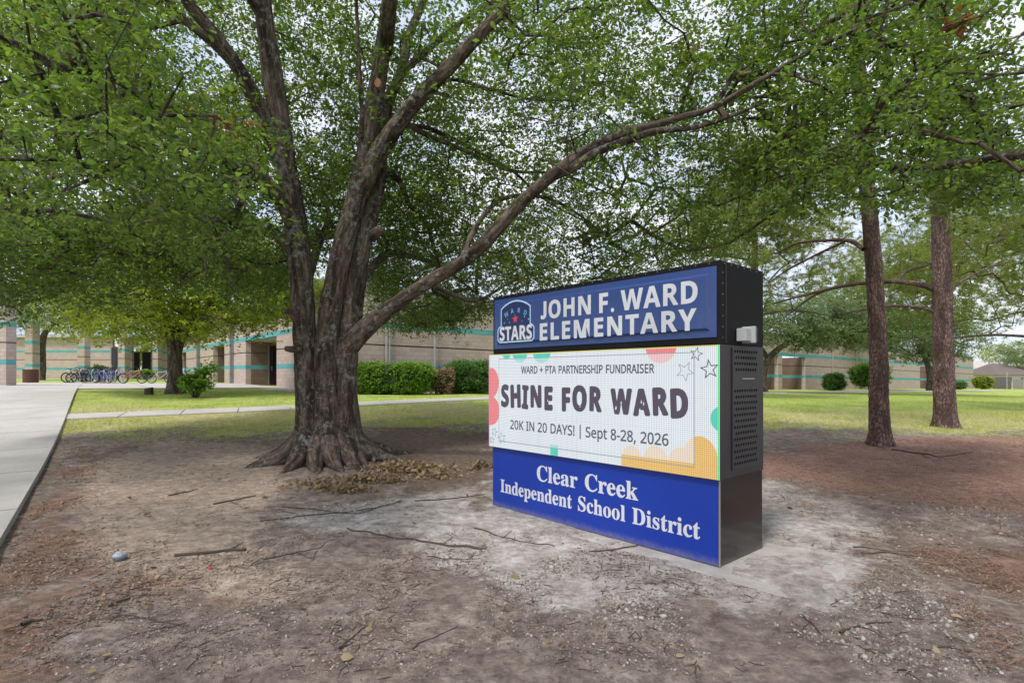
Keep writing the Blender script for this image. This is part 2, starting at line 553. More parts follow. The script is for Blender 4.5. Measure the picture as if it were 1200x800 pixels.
def ground_material():
    t = NT('ground')
    p = t.pos()
    p = t.mapping(p, (1, 1, 0.3))
    big = t.noise(p, 0.9, 4, 0.6)
    mid = t.noise(p, 5.0, 6, 0.65, 0.2)
    fine = t.noise(p, 34.0, 8, 0.78)
    grit = t.noise(p, 120.0, 5, 0.75)
    patch = t.noise(p, 2.3, 7, 0.72, 0.5)
    d = t.ramp(t.math('ADD', t.math('MULTIPLY', mid, 0.62), t.math('MULTIPLY', fine, 0.4)), [(0.34, (0.092, 0.069, 0.058)), (0.50, (0.235, 0.188, 0.158)), (0.64, (0.388, 0.325, 0.28)), (0.8, (0.562, 0.495, 0.44))])
    d = t.mix(t.sstep(big, 0.4, 0.7), d, t.mix(0.6, d, (0.200, 0.150, 0.131)))
    d = t.mix(t.math('MULTIPLY', t.sstep(patch, 0.50, 0.62), 0.55), d, (0.150, 0.118, 0.102))
    d = t.mix(t.math('MULTIPLY', t.sstep(patch, 0.47, 0.36), 0.45), d, (0.42, 0.36, 0.31))
    def zone(name, col, base, k=0.85, lo=0.35, hi=0.68):
        a = t.attr(name)
        f = t.math('ADD', t.math('MULTIPLY', a, 1.0), t.math('MULTIPLY', t.math('SUBTRACT', t.math('ADD', t.math('MULTIPLY', patch, 0.62), t.math('MULTIPLY', fine, 0.38)), 0.5), k * 2.6))
        f = t.math('MULTIPLY', t.sstep(f, lo, hi), t.sstep(a, 0.02, 0.22))
        return t.mix(f, base, col)
    tan = t.ramp(t.math('ADD', t.math('MULTIPLY', mid, 0.45), t.math('MULTIPLY', fine, 0.55)), [(0.35, (0.213, 0.156, 0.122)), (0.5, (0.388, 0.306, 0.247)), (0.66, (0.525, 0.431, 0.356))])
    d = zone('z_tan', tan, d, 0.9)
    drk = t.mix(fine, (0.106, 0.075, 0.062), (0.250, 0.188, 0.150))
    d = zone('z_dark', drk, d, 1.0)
    red = t.ramp(t.math('ADD', t.math('MULTIPLY', mid, 0.4), t.math('MULTIPLY', grit, 0.6)), [(0.3, (0.094, 0.056, 0.043)), (0.48, (0.231, 0.144, 0.104)), (0.7, (0.413, 0.275, 0.213))])
    d = zone('z_red', red, d, 1.3, 0.4, 0.8)
    st = t.ramp(t.noise(t.mapping(p, (1, 3, 1)), 26, 6, 0.75), [(0.34, (0.105, 0.056, 0.042)), (0.5, (0.275, 0.160, 0.122)), (0.66, (0.48, 0.32, 0.26))])
    d = zone('z_straw', st, d, 1.0)
    dust = t.ramp(t.math('ADD', t.math('MULTIPLY', patch, 0.55), t.math('MULTIPLY', grit, 0.45)), [(0.36, (0.200, 0.169, 0.147)), (0.48, (0.394, 0.356, 0.325)), (0.58, (0.525, 0.494, 0.463)), (0.72, (0.700, 0.675, 0.644))])
    d = zone('z_dust', dust, d, 0.9, 0.3, 0.75)
    gr = t.ramp(t.math('ADD', t.math('MULTIPLY', t.noise(p, 1.1, 5, 0.65), 0.55), t.math('MULTIPLY', fine, 0.45)), [(0.34, (0.17, 0.24, 0.045)), (0.48, (0.31, 0.39, 0.085)), (0.62, (0.48, 0.51, 0.17))])
    dry = t.mix(fine, (0.30, 0.235, 0.12), (0.58, 0.51, 0.28))
    a = t.attr('z_dry')
    gr = t.mix(t.math('MULTIPLY', t.sstep(t.math('ADD', a, t.math('MULTIPLY', t.math('SUBTRACT', t.noise(p, 0.8, 5, 0.7), 0.5), 1.1)), 0.25, 0.9), 0.85), gr, dry)
    d = zone('z_grass', gr, d, 1.5, 0.3, 0.75)
    pt = t.noise(p, 8.5, 9, 0.78, 0.3)
    pt = t.math('ADD', 0.50, t.math('MULTIPLY', t.sstep(pt, 0.32, 0.68), 0.95))
    sc_ = t.n('ShaderNodeVectorMath', operation='SCALE'); t.l(d, sc_.inputs[0]); t.l(pt, sc_.inputs['Scale'])
    d = t.mix(0.8, d, sc_.outputs[0])
    # small pale grit everywhere near
    vo = t.voro(p, 42.0)
    rn = t.voro(p, 42.0, 'F1', 'Color')
    sp = t.n('ShaderNodeSeparateColor'); t.l(rn, sp.inputs[0])
    gm = t.math('MULTIPLY', t.sstep(vo, 0.26, 0.14), t.sstep(sp.outputs[0], 0.86, 0.9))
    gm = t.math('MULTIPLY', gm, t.math('SUBTRACT', 1.0, t.attr('z_grass'), clamp=True))
    d = t.mix(t.math('MULTIPLY', gm, 0.7), d, (0.575, 0.525, 0.475))
    h = t.math('ADD', t.math('MULTIPLY', mid, 0.5), t.math('ADD', t.math('MULTIPLY', fine, 0.5), t.math('ADD', t.math('MULTIPLY', grit, 0.25), t.math('MULTIPLY', gm, 0.5))))
    return t.done(t.bsdf(d, 0.95, 0.12, 0, t.bump(h, 1.0, 0.03)))

M['ground'] = ground_material()
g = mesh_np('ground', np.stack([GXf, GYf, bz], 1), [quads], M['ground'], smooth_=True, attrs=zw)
tag(g, 'bare packed dirt turning into thin lawn farther off', None, None, 'structure')

def gz_near(x, y):
    """height of the built ground mesh (bilinear)"""
    x = np.atleast_1d(np.asarray(x, float)); y = np.atleast_1d(np.asarray(y, float))
    i = np.clip(np.searchsorted(gx, x) - 1, 0, nx - 2); j = np.clip(np.searchsorted(gy, y) - 1, 0, ny - 2)
    u = (x - gx[i]) / (gx[i + 1] - gx[i]); v = (y - gy[j]) / (gy[j + 1] - gy[j])
    B = bz.reshape(ny, nx)
    return (B[j, i] * (1 - u) * (1 - v) + B[j, i + 1] * u * (1 - v) + B[j + 1, i] * (1 - u) * v + B[j + 1, i + 1] * u * v)

# ------------------------------------------------------------------ pavements
def concrete_mat():
    t = NT('concrete')
    p = t.pos()
    n1 = t.noise(p, 0.8, 5, 0.6)
    n2 = t.noise(p, 30, 5, 0.7)
    n3 = t.noise(p, 3.5, 6, 0.7, 0.6)
    c = t.ramp(t.math('ADD', t.math('MULTIPLY', n1, 0.5), t.math('MULTIPLY', n2, 0.5)), [(0.3, (0.33, 0.315, 0.295)), (0.52, (0.47, 0.45, 0.425)), (0.72, (0.57, 0.55, 0.52))])
    c = t.mix(t.math('MULTIPLY', t.sstep(n3, 0.58, 0.74), 0.45), c, (0.23, 0.21, 0.18))
    oi = t.n('ShaderNodeObjectInfo')
    c = t.mix(t.math('MULTIPLY', oi.outputs['Random'], 0.35), c, (0.38, 0.36, 0.33))
    return t.done(t.bsdf(c, 0.9, 0.2, 0, t.bump(t.math('ADD', n2, t.noise(p, 120, 2)), 0.35, 0.006)))
M['concrete'] = concrete_mat()

def slab(parent, corners, top, thick=0.14, nm='slab', bev=0.012, sub=3):
    """a slab between four ground corners, following the terrain"""
    c = np.array(corners, float)
    cc = c.mean(0)
    c = cc + (c - cc) * (1 - 0.016 / max(0.5, np.linalg.norm(c[1] - c[0]) / 2))
    vs, fs = [], []
    k = sub
    for j in range(k + 1):
        for i in range(k + 1):
            u, v = i / k, j / k
            q = c[0] * (1 - u) * (1 - v) + c[1] * u * (1 - v) + c[2] * u * v + c[3] * (1 - u) * v
            vs.append((q[0], q[1], gz(q[0], q[1]) + top))
    n = len(vs)
    vs += [(x, y, z - thick) for x, y, z in vs]
    id_ = lambda i, j: j * (k + 1) + i
    for j in range(k):
        for i in range(k):
            f = (id_(i, j), id_(i + 1, j), id_(i + 1, j + 1), id_(i, j + 1))
            fs.append(f)
    rim = [id_(i, 0) for i in range(k)] + [id_(k, j) for j in range(k)] + [id_(i, k) for i in range(k, 0, -1)] + [id_(0, j) for j in range(k, 0, -1)]
    for a, b in zip(rim, rim[1:] + rim[:1]):
        fs.append((b, a, a + n, b + n))
    mb = MB(); mb.add(vs, fs)
    return mb.build(nm, M['concrete'], parent, False, 0)

W0, WD, WN = np.array([-4.35, 4.72]), np.array([-0.600, 0.800]), np.array([0.800, 0.600])
def wk(a, b):
    v = W0 + WD * a + WN * b
    return float(v[0]), float(v[1])
def walk_b(X, Y):
    return (X - W0[0]) * WN[0] + (Y - W0[1]) * WN[1], (X - W0[0]) * WD[0] + (Y - W0[1]) * WD[1]
walk = empty('walkway'); tag(walk, 'wide pale concrete walkway running away along the left', None, None, 'structure')
a = -4.5
while a < 40:
    L = 3.0
    for (b0, b1) in ((-2.7, 0.0), (-6.2, -2.7)):
        slab(walk, [wk(a, b0), wk(a, b1), wk(a + L, b1), wk(a + L, b0)], 0.085)
    a += L
plaza = empty('forecourt'); tag(plaza, 'pale concrete forecourt where the bicycles stand', None, None, 'structure')
for a in (32.6, 37.0, 41.4):
    for b in (-3.8, -0.45, 2.9, 6.2):
        slab(plaza, [ab(a, b), ab(a, b + 3.3), ab(a + 4.4, b + 3.3), ab(a + 4.4, b)], 0.07)
for a in (24.0, 27.4, 30.8):
    slab(plaza, [ab(a - 1.5, 7.9), ab(a - 1.5, 9.5), ab(a + 1.9, 9.5), ab(a + 1.9, 7.9)], 0.05)
path = empty('side_path'); tag(path, 'narrow concrete path crossing the lawn behind the big tree', None, None, 'structure')
p0 = ground_at(68, 489.5)[:2]; p1 = ground_at(340, 478.5)[:2]; p2 = ground_at(570, 467)[:2]
pts_c = [p0 + (p1 - p0) * t for t in np.linspace(0, 1, 5)] + [p1 + (p2 - p1) * t for t in np.linspace(0, 1, 8)[1:]] + [p2 + (p2 - p1) * t / 7 for t in range(1, 9)]
for q0, q1 in zip(pts_c[:-1], pts_c[1:]):
    d = (q1 - q0) / np.linalg.norm(q1 - q0); w = np.array([-d[1], d[0]]) * 0.62
    slab(path, [q0 - w, q1 - w, q1 + w, q0 + w], 0.035, 0.1)
rw = empty('wall_walk'); tag(rw, 'pale paved strip along the far right wing of the school', None, None, 'structure')
q0, q1 = ground_at(900, 460.5)[:2], ground_at(1165, 457.8)[:2]
for k in range(10):
    e0, e1 = q0 + (q1 - q0) * k / 10, q0 + (q1 - q0) * (k + 1) / 10
    d = (e1 - e0) / np.linalg.norm(e1 - e0); w = np.array([-d[1], d[0]]) * 1.1
    slab(rw, [e0 - w, e1 - w, e1 + w, e0 + w], 0.05)

# concrete pad under the sign, half buried in dust
def S(s, n, z):
    """sign coordinates: s along the face, n into the depth, z up"""
    return (-0.217 + 0.663 * s + 0.748 * n, 6.42 - 0.748 * s + 0.663 * n, z)
def pad_mat():
    t = NT('dusty_concrete')
    p = t.pos()
    n1 = t.noise(p, 4, 6, 0.65); n2 = t.noise(p, 60, 4, 0.7)
    c = t.ramp(t.math('ADD', t.math('MULTIPLY', n1, 0.6), t.math('MULTIPLY', n2, 0.4)), [(0.3, (0.27, 0.25, 0.23)), (0.5, (0.40, 0.375, 0.35)), (0.68, (0.54, 0.52, 0.49))])
    return t.done(t.bsdf(c, 0.95, 0.1, 0, t.bump(t.math('ADD', n1, n2), 0.4, 0.01)))
M['pad'] = pad_mat()
mb = MB()
mb.box((0, 0, 0), (1, 1, 1))
s0, s1, n0, n1 = -0.28, 3.50, -0.21, 1.02
mb = MB(); vs = [S(s0, n0, -0.1), S(s1, n0, -0.1), S(s1, n1, -0.1), S(s0, n1, -0.1), S(s0, n0, 0), S(s1, n0, 0), S(s1, n1, 0), S(s0, n1, 0)]
mb.add(vs, [(0, 3, 2, 1), (4, 5, 6, 7), (0, 1, 5, 4), (1, 2, 6, 5), (2, 3, 7, 6), (3, 0, 4, 7)])
pad = mb.build('concrete_pad', M['pad'], None, False, 0.01)
tag(pad, 'flat dusty concrete pad under the school sign', None, None, 'structure')

# ------------------------------------------------------------------ lettering outlines (three alphabets, polygon outlines in 1/1000 em)
GLYPHS = {
 'serif': {
  'C': [468, [257, -11, 213, -7, 174, 3, 137, 20, 105, 43, 78, 71, 56, 104, 39, 142, 29, 184, 26, 228, 30, 273, 39, 314, 56, 351, 79, 384, 106, 412, 139, 435, 176, 452, 216, 462, 259, 465, 292, 463, 328, 454, 367, 440, 388, 435, 402, 439, 413, 449, 419, 465, 437, 465, 437, 308, 420, 308, 403, 347, 381, 380, 356, 407, 328, 427, 298, 439, 265, 443, 198, 419, 157, 347, 144, 226, 159, 114, 203, 46, 278, 24, 305, 26, 331, 33, 358, 45, 383, 61, 407, 81, 428, 106, 447, 89, 395, 33, 332, 0]],
  'D': [496, [20, 0, 20, 17, 39, 19, 53, 23, 63, 30, 69, 39, 73, 54, 74, 75, 74, 374, 72, 397, 68, 415, 61, 426, 50, 433, 35, 437, 15, 439, 15, 455, 222, 455, 296, 449, 357, 429, 405, 396, 440, 351, 461, 295, 468, 228, 459, 146, 430, 82, 382, 36, 315, 9, 228, 0], [222, 24, 262, 30, 295, 47, 319, 75, 337, 115, 347, 166, 351, 229, 336, 342, 294, 410, 223, 433, 208, 432, 197, 429, 190, 423, 182, 385, 182, 72, 190, 34, 197, 29, 208, 25]],
  'I': [261, [13, 0, 13, 17, 34, 21, 50, 26, 61, 32, 69, 42, 74, 56, 75, 75, 75, 387, 74, 405, 70, 419, 63, 427, 52, 433, 36, 437, 13, 439, 13, 455, 244, 455, 244, 439, 223, 437, 207, 433, 196, 427, 188, 419, 184, 405, 183, 387, 183, 77, 187, 44, 206, 26, 246, 17, 246, 0]],
  'S': [390, [43, -11, 43, 158, 62, 158, 75, 113, 91, 77, 111, 50, 136, 30, 164, 19, 197, 15, 220, 17, 241, 24, 257, 36, 269, 51, 276, 69, 279, 89, 273, 117, 255, 140, 225, 160, 163, 191, 127, 210, 99, 231, 77, 253, 62, 276, 53, 302, 50, 332, 52, 358, 57, 381, 67, 403, 80, 421, 96, 437, 115, 449, 136, 459, 160, 464, 185, 466, 229, 461, 282, 448, 291, 446, 300, 445, 310, 447, 317, 454, 320, 466, 339, 466, 339, 319, 322, 319, 315, 343, 305, 365, 293, 385, 280, 402, 265, 417, 248, 429, 231, 438, 213, 443, 194, 445, 173, 443, 155, 437, 140, 426, 128, 413, 122, 398, 120, 380, 121, 364, 127, 349, 137, 336, 189, 303, 253, 273, 317, 233, 331, 219, 342, 204, 350, 188, 359, 133, 357, 106, 350, 80, 339, 58, 323, 38, 304, 21, 281, 8, 254, -2, 225, -8, 192, -10, 158, -8, 126, 1, 98, 9, 85, 12, 69, 7, 61, -11]],
  'a': [344, [255, -10, 226, -5, 208, 10, 200, 35, 168, 11, 133, -4, 95, -9, 74, -6, 55, 0, 40, 11, 29, 26, 22, 43, 20, 63, 25, 91, 39, 115, 63, 136, 98, 155, 143, 173, 199, 190, 199, 241, 197, 258, 193, 272, 187, 282, 177, 290, 164, 294, 148, 296, 123, 293, 109, 286, 104, 274, 113, 257, 123, 231, 121, 220, 117, 210, 110, 202, 100, 196, 90, 192, 77, 191, 64, 192, 54, 196, 45, 203, 38, 212, 34, 223, 33, 236, 35, 252, 40, 266, 49, 278, 62, 290, 77, 300, 95, 308, 115, 314, 137, 317, 162, 318, 205, 315, 239, 307, 263, 292, 280, 271, 290, 244, 293, 210, 293, 62, 295, 40, 304, 34, 320, 42, 329, 28, 306, 7, 281, -6], [151, 34, 174, 41, 199, 63, 199, 169, 154, 151, 127, 123, 118, 84, 122, 56, 133, 39]],
  'c': [293, [156, -10, 131, -8, 108, -1, 87, 11, 67, 26, 51, 45, 38, 68, 28, 93, 21, 120, 19, 150, 22, 181, 29, 210, 40, 237, 55, 260, 74, 280, 96, 297, 120, 309, 146, 317, 175, 319, 204, 317, 230, 310, 250, 298, 265, 283, 274, 265, 277, 245, 276, 233, 272, 223, 266, 215, 258, 209, 248, 205, 236, 204, 214, 209, 201, 225, 196, 251, 197, 261, 197, 271, 194, 286, 185, 294, 169, 297, 138, 285, 118, 248, 112, 187, 115, 142, 123, 105, 137, 76, 156, 55, 178, 42, 204, 38, 227, 42, 250, 53, 271, 72, 285, 60, 248, 21, 205, -2]],
  'd': [370, [140, -10, 117, -8, 97, -1, 78, 10, 61, 26, 47, 44, 35, 66, 26, 91, 21, 118, 19, 147, 21, 180, 27, 210, 36, 237, 48, 261, 63, 281, 81, 297, 101, 309, 123, 316, 146, 318, 175, 314, 201, 301, 223, 280, 223, 401, 222, 413, 218, 423, 212, 430, 176, 439, 176, 455, 319, 455, 319, 75, 325, 41, 330, 35, 340, 30, 353, 28, 353, 11, 315, 8, 271, 1, 223, -10, 223, 39, 201, 12, 173, -5], [171, 28, 182, 30, 192, 34, 202, 41, 211, 51, 218, 62, 223, 76, 223, 242, 220, 252, 214, 262, 206, 270, 174, 281, 155, 277, 141, 267, 130, 250, 123, 225, 119, 193, 118, 153, 119, 115, 123, 83, 130, 58, 140, 42, 153, 32]],
  'e': [301, [154, -10, 129, -8, 106, -1, 85, 10, 66, 26, 50, 45, 37, 69, 27, 95, 21, 125, 19, 157, 21, 187, 28, 215, 38, 240, 51, 263, 68, 282, 87, 298, 109, 309, 132, 316, 157, 318, 193, 314, 224, 301, 249, 280, 268, 251, 279, 216, 283, 173, 283, 166, 117, 166, 127, 97, 154, 56, 199, 42, 225, 47, 248, 62, 270, 86, 285, 73, 248, 27, 205, -1], [116, 192, 201, 192, 201, 215, 193, 277, 186, 288, 175, 295, 161, 297, 136, 286, 121, 255, 116, 203]],
  'h': [381, [18, 0, 18, 16, 45, 26, 52, 56, 52, 399, 46, 429, 40, 435, 31, 438, 19, 440, 19, 455, 148, 455, 148, 267, 175, 295, 207, 313, 243, 318, 292, 306, 321, 271, 330, 212, 330, 56, 337, 26, 343, 21, 352, 17, 363, 16, 363, 0, 202, 0, 202, 16, 207, 16, 223, 21, 232, 34, 235, 56, 235, 217, 229, 258, 223, 265, 215, 270, 203, 271, 183, 267, 164, 255, 148, 235, 148, 56, 154, 26, 160, 21, 168, 17, 180, 16, 180, 0]],
  'i': [198, [101, 362, 87, 364, 75, 368, 65, 376, 57, 387, 52, 399, 50, 412, 52, 426, 57, 438, 65, 449, 75, 457, 87, 462, 101, 463, 114, 462, 126, 457, 137, 449, 145, 438, 150, 426, 151, 412, 149, 399, 145, 387, 136, 376, 126, 368, 114, 364], [18, 0, 18, 16, 45, 26, 52, 56, 52, 252, 47, 285, 20, 293, 21, 310, 148, 310, 148, 56, 154, 26, 180, 16, 180, 0]],
  'k': [359, [17, 0, 17, 16, 45, 26, 52, 56, 52, 398, 47, 429, 42, 434, 33, 438, 20, 439, 21, 455, 148, 455, 148, 169, 227, 248, 236, 259, 242, 269, 244, 278, 240, 287, 228, 292, 209, 293, 206, 293, 206, 310, 345, 310, 345, 293, 320, 289, 297, 278, 275, 260, 222, 209, 346, 34, 355, 24, 365, 18, 376, 16, 376, 0, 211, 0, 211, 16, 217, 16, 229, 18, 237, 23, 239, 32, 232, 49, 163, 147, 148, 134, 148, 56, 154, 26, 180, 16, 180, 0]],
  'l': [199, [18, 0, 18, 16, 45, 26, 52, 56, 52, 398, 47, 429, 42, 434, 33, 438, 20, 439, 20, 455, 148, 455, 148, 56, 154, 26, 180, 16, 180, 0]],
  'n': [381, [18, 0, 18, 16, 45, 26, 52, 56, 52, 253, 46, 284, 40, 289, 31, 293, 19, 294, 19, 310, 148, 310, 148, 267, 175, 296, 207, 313, 243, 318, 292, 306, 321, 271, 330, 212, 330, 56, 337, 26, 343, 21, 352, 17, 363, 16, 363, 0, 202, 0, 202, 16, 207, 16, 223, 21, 232, 34, 235, 56, 235, 217, 229, 258, 223, 265, 215, 270, 203, 271, 183, 267, 164, 255, 148, 235, 148, 56, 154, 26, 160, 21, 168, 17, 180, 16, 180, 0]],
  'o': [336, [169, -10, 140, -8, 114, -1, 90, 11, 69, 27, 52, 47, 38, 70, 27, 96, 21, 124, 19, 154, 21, 184, 27, 213, 38, 239, 52, 262, 69, 281, 90, 297, 114, 309, 140, 316, 168, 318, 196, 316, 222, 309, 245, 298, 266, 282, 283, 263, 298, 240, 308, 214, 315, 185, 317, 154, 315, 123, 308, 94, 298, 69, 284, 46, 266, 26, 245, 11, 222, -1, 197, -8], [169, 11, 186, 14, 199, 24, 209, 39, 217, 81, 220, 154, 218, 206, 214, 245, 208, 271, 198, 286, 185, 296, 169, 299, 151, 296, 138, 286, 128, 271, 122, 245, 118, 206, 117, 154, 120, 82, 128, 39, 138, 24, 152, 14]],
  'p': [371, [17, -139, 17, -124, 40, -117, 50, -101, 52, -64, 52, 243, 46, 283, 19, 295, 19, 310, 143, 310, 143, 263, 166, 294, 195, 313, 230, 319, 253, 317, 274, 310, 293, 298, 309, 283, 323, 264, 335, 241, 343, 216, 348, 189, 350, 160, 348, 128, 343, 99, 334, 72, 323, 48, 308, 28, 291, 12, 272, 0, 250, -8, 227, -10, 196, -5, 170, 9, 148, 32, 148, -58, 152, -99, 167, -118, 197, -123, 197, -139], [195, 28, 214, 32, 229, 42, 239, 59, 247, 84, 251, 116, 253, 154, 251, 192, 247, 223, 241, 248, 232, 265, 218, 275, 199, 278, 179, 273, 162, 259, 148, 235, 148, 69, 160, 46, 176, 33]],
  'r': [287, [18, 0, 18, 16, 45, 26, 52, 56, 52, 252, 46, 285, 20, 293, 21, 310, 146, 310, 146, 252, 158, 272, 172, 288, 187, 301, 203, 311, 218, 316, 233, 318, 250, 317, 264, 312, 275, 304, 283, 293, 288, 281, 289, 266, 288, 254, 284, 243, 278, 234, 270, 228, 260, 224, 248, 222, 222, 231, 207, 250, 189, 260, 179, 258, 171, 252, 162, 241, 155, 228, 151, 211, 149, 192, 149, 56, 150, 42, 153, 32, 159, 25, 197, 16, 197, 0]],
  's': [288, [151, -10, 132, -8, 110, -3, 87, 6, 73, 9, 64, 7, 56, 1, 51, -9, 36, -9, 36, 105, 53, 105, 61, 79, 72, 57, 87, 39, 103, 26, 121, 17, 140, 15, 156, 16, 168, 20, 179, 27, 186, 35, 191, 46, 192, 58, 188, 76, 176, 92, 156, 105, 107, 130, 85, 142, 68, 155, 54, 169, 45, 185, 39, 202, 37, 220, 40, 247, 49, 270, 65, 291, 86, 306, 111, 316, 141, 319, 166, 316, 199, 308, 206, 306, 213, 305, 220, 306, 226, 311, 230, 319, 244, 319, 244, 222, 228, 222, 220, 244, 209, 262, 196, 277, 182, 288, 166, 294, 149, 296, 136, 295, 125, 292, 116, 286, 110, 278, 106, 269, 105, 259, 115, 232, 146, 212, 191, 189, 212, 178, 229, 165, 241, 151, 250, 136, 255, 117, 257, 95, 254, 65, 244, 39, 228, 18, 206, 2, 181, -7]],
  't': [228, [124, -9, 99, -7, 80, -1, 66, 10, 56, 26, 50, 46, 48, 71, 48, 279, 20, 279, 20, 300, 88, 369, 129, 424, 144, 424, 144, 310, 208, 310, 208, 279, 144, 279, 144, 82, 149, 51, 154, 45, 160, 41, 168, 40, 183, 44, 195, 56, 206, 75, 222, 66, 198, 24, 165, -1]],
 },
 'bold': {
  '.': [180, [89, -9, 60, 1, 54, 10, 50, 22, 48, 36, 50, 51, 54, 63, 60, 71, 89, 81, 119, 71, 126, 63, 130, 51, 132, 36, 130, 22, 126, 10, 119, 1]],
  'A': [463, [0, 0, 169, 482, 293, 482, 463, 0, 354, 0, 319, 114, 144, 114, 109, 0], [170, 199, 295, 199, 259, 311, 251, 340, 240, 375, 232, 407, 223, 374, 212, 336, 204, 311]],
  'D': [497, [60, 0, 60, 480, 211, 480, 259, 477, 302, 468, 342, 453, 376, 432, 404, 406, 427, 374, 444, 336, 455, 293, 458, 244, 450, 170, 427, 109, 389, 61, 337, 27, 273, 7, 196, 0], [162, 84, 206, 84, 287, 101, 336, 154, 353, 242, 349, 290, 337, 329, 318, 359, 291, 380, 257, 392, 216, 396, 162, 396]],
  'E': [376, [60, 0, 60, 480, 336, 480, 336, 396, 162, 396, 162, 291, 324, 291, 324, 208, 162, 208, 162, 84, 336, 84, 336, 0]],
  'F': [369, [60, 0, 60, 480, 335, 480, 335, 396, 161, 396, 161, 273, 323, 273, 323, 189, 161, 189, 161, 0]],
  'H': [514, [60, 0, 60, 480, 162, 480, 162, 291, 352, 291, 352, 480, 453, 480, 453, 0, 352, 0, 352, 207, 162, 207, 162, 0]],
  'I': [261, [21, 0, 21, 58, 80, 85, 80, 395, 21, 422, 21, 480, 240, 480, 240, 422, 181, 395, 181, 85, 240, 58, 240, 0]],
  'J': [222, [10, -141, -24, -139, -50, -134, -50, -49, -27, -54, -2, -56, 30, -49, 39, -43, 46, -35, 52, -24, 60, 30, 60, 480, 162, 480, 162, 31, 160, -8, 153, -41, 143, -69, 128, -92, 110, -110, 89, -124, 65, -133, 39, -139]],
  'L': [379, [60, 0, 60, 480, 162, 480, 162, 84, 357, 84, 357, 0]],
  'M': [633, [60, 0, 60, 480, 199, 480, 312, 113, 314, 113, 435, 480, 573, 480, 573, 0, 478, 0, 478, 227, 479, 279, 481, 335, 483, 375, 480, 375, 357, 0, 263, 0, 148, 376, 145, 376, 148, 336, 150, 278, 151, 223, 151, 0]],
  'N': [546, [60, 0, 60, 480, 189, 480, 397, 120, 399, 120, 396, 187, 394, 253, 394, 480, 486, 480, 486, 0, 357, 0, 148, 363, 145, 363, 149, 294, 151, 226, 151, 0]],
  'O': [535, [267, -7, 218, -3, 176, 7, 139, 24, 108, 48, 83, 76, 63, 111, 50, 150, 42, 193, 39, 241, 42, 289, 50, 332, 63, 371, 83, 405, 108, 433, 139, 456, 176, 473, 219, 484, 268, 487, 317, 484, 360, 473, 396, 456, 427, 433, 452, 405, 471, 370, 485, 331, 493, 288, 496, 240, 493, 193, 485, 150, 471, 110, 452, 76, 427, 47, 396, 24, 360, 7, 317, -3], [267, 79, 307, 83, 338, 98, 361, 122, 376, 154, 386, 194, 389, 240, 386, 287, 376, 327, 361, 359, 338, 383, 307, 398, 268, 402, 229, 398, 198, 383, 175, 359, 159, 327, 149, 287, 146, 240, 149, 194, 159, 154, 175, 122, 198, 98, 229, 83]],
  'R': [443, [60, 0, 60, 480, 200, 480, 260, 476, 308, 464, 345, 444, 371, 416, 386, 380, 392, 336, 390, 315, 386, 296, 379, 278, 346, 237, 302, 209, 443, 0, 330, 0, 216, 184, 162, 184, 162, 0], [162, 267, 195, 267, 225, 268, 249, 274, 267, 283, 279, 296, 286, 313, 289, 333, 286, 354, 278, 370, 266, 382, 247, 390, 223, 395, 193, 396, 162, 396]],
  'S': [370, [167, -7, 118, -4, 73, 6, 31, 22, 31, 117, 102, 90, 126, 83, 150, 79, 175, 77, 197, 79, 215, 84, 228, 92, 237, 102, 242, 114, 244, 128, 241, 145, 232, 160, 217, 172, 150, 207, 114, 225, 77, 253, 48, 293, 41, 310, 38, 329, 36, 350, 41, 390, 56, 423, 80, 450, 113, 470, 152, 482, 199, 486, 270, 478, 341, 453, 308, 373, 249, 394, 195, 402, 178, 400, 163, 396, 151, 388, 143, 378, 137, 367, 136, 353, 138, 337, 146, 324, 158, 313, 226, 277, 289, 241, 305, 227, 318, 212, 329, 196, 337, 178, 342, 157, 343, 133, 338, 93, 323, 59, 297, 31, 262, 10, 219, -2]],
  'T': [389, [144, 0, 144, 395, 13, 395, 13, 480, 375, 480, 375, 395, 245, 395, 245, 0]],
  'W': [649, [122, 0, 0, 480, 100, 480, 161, 218, 170, 179, 179, 132, 185, 92, 191, 132, 199, 177, 207, 211, 277, 480, 373, 480, 443, 211, 450, 177, 459, 132, 465, 92, 471, 132, 480, 179, 488, 218, 549, 480, 649, 480, 527, 0, 412, 0, 347, 252, 342, 274, 335, 306, 328, 339, 324, 364, 321, 339, 314, 307, 308, 274, 302, 251, 238, 0]],
  'Y': [419, [159, 0, 159, 183, 0, 480, 110, 480, 210, 282, 310, 480, 419, 480, 260, 187, 260, 0]],
 },
 'sans': {
  '!': [181, [71, 135, 54, 480, 126, 480, 109, 135], [90, -9, 60, 1, 54, 10, 50, 22, 48, 36, 50, 51, 54, 63, 60, 71, 90, 81, 119, 71, 126, 63, 130, 51, 132, 36, 130, 22, 126, 10, 119, 1]],
  '+': [384, [167, 75, 167, 213, 34, 213, 34, 261, 167, 261, 167, 400, 216, 400, 216, 261, 349, 261, 349, 213, 216, 213, 216, 75]],
  ',': [180, [28, -87, 47, -3, 61, 78, 124, 78, 129, 71, 104, -8, 71, -87]],
  '-': [216, [27, 154, 27, 206, 189, 206, 189, 154]],
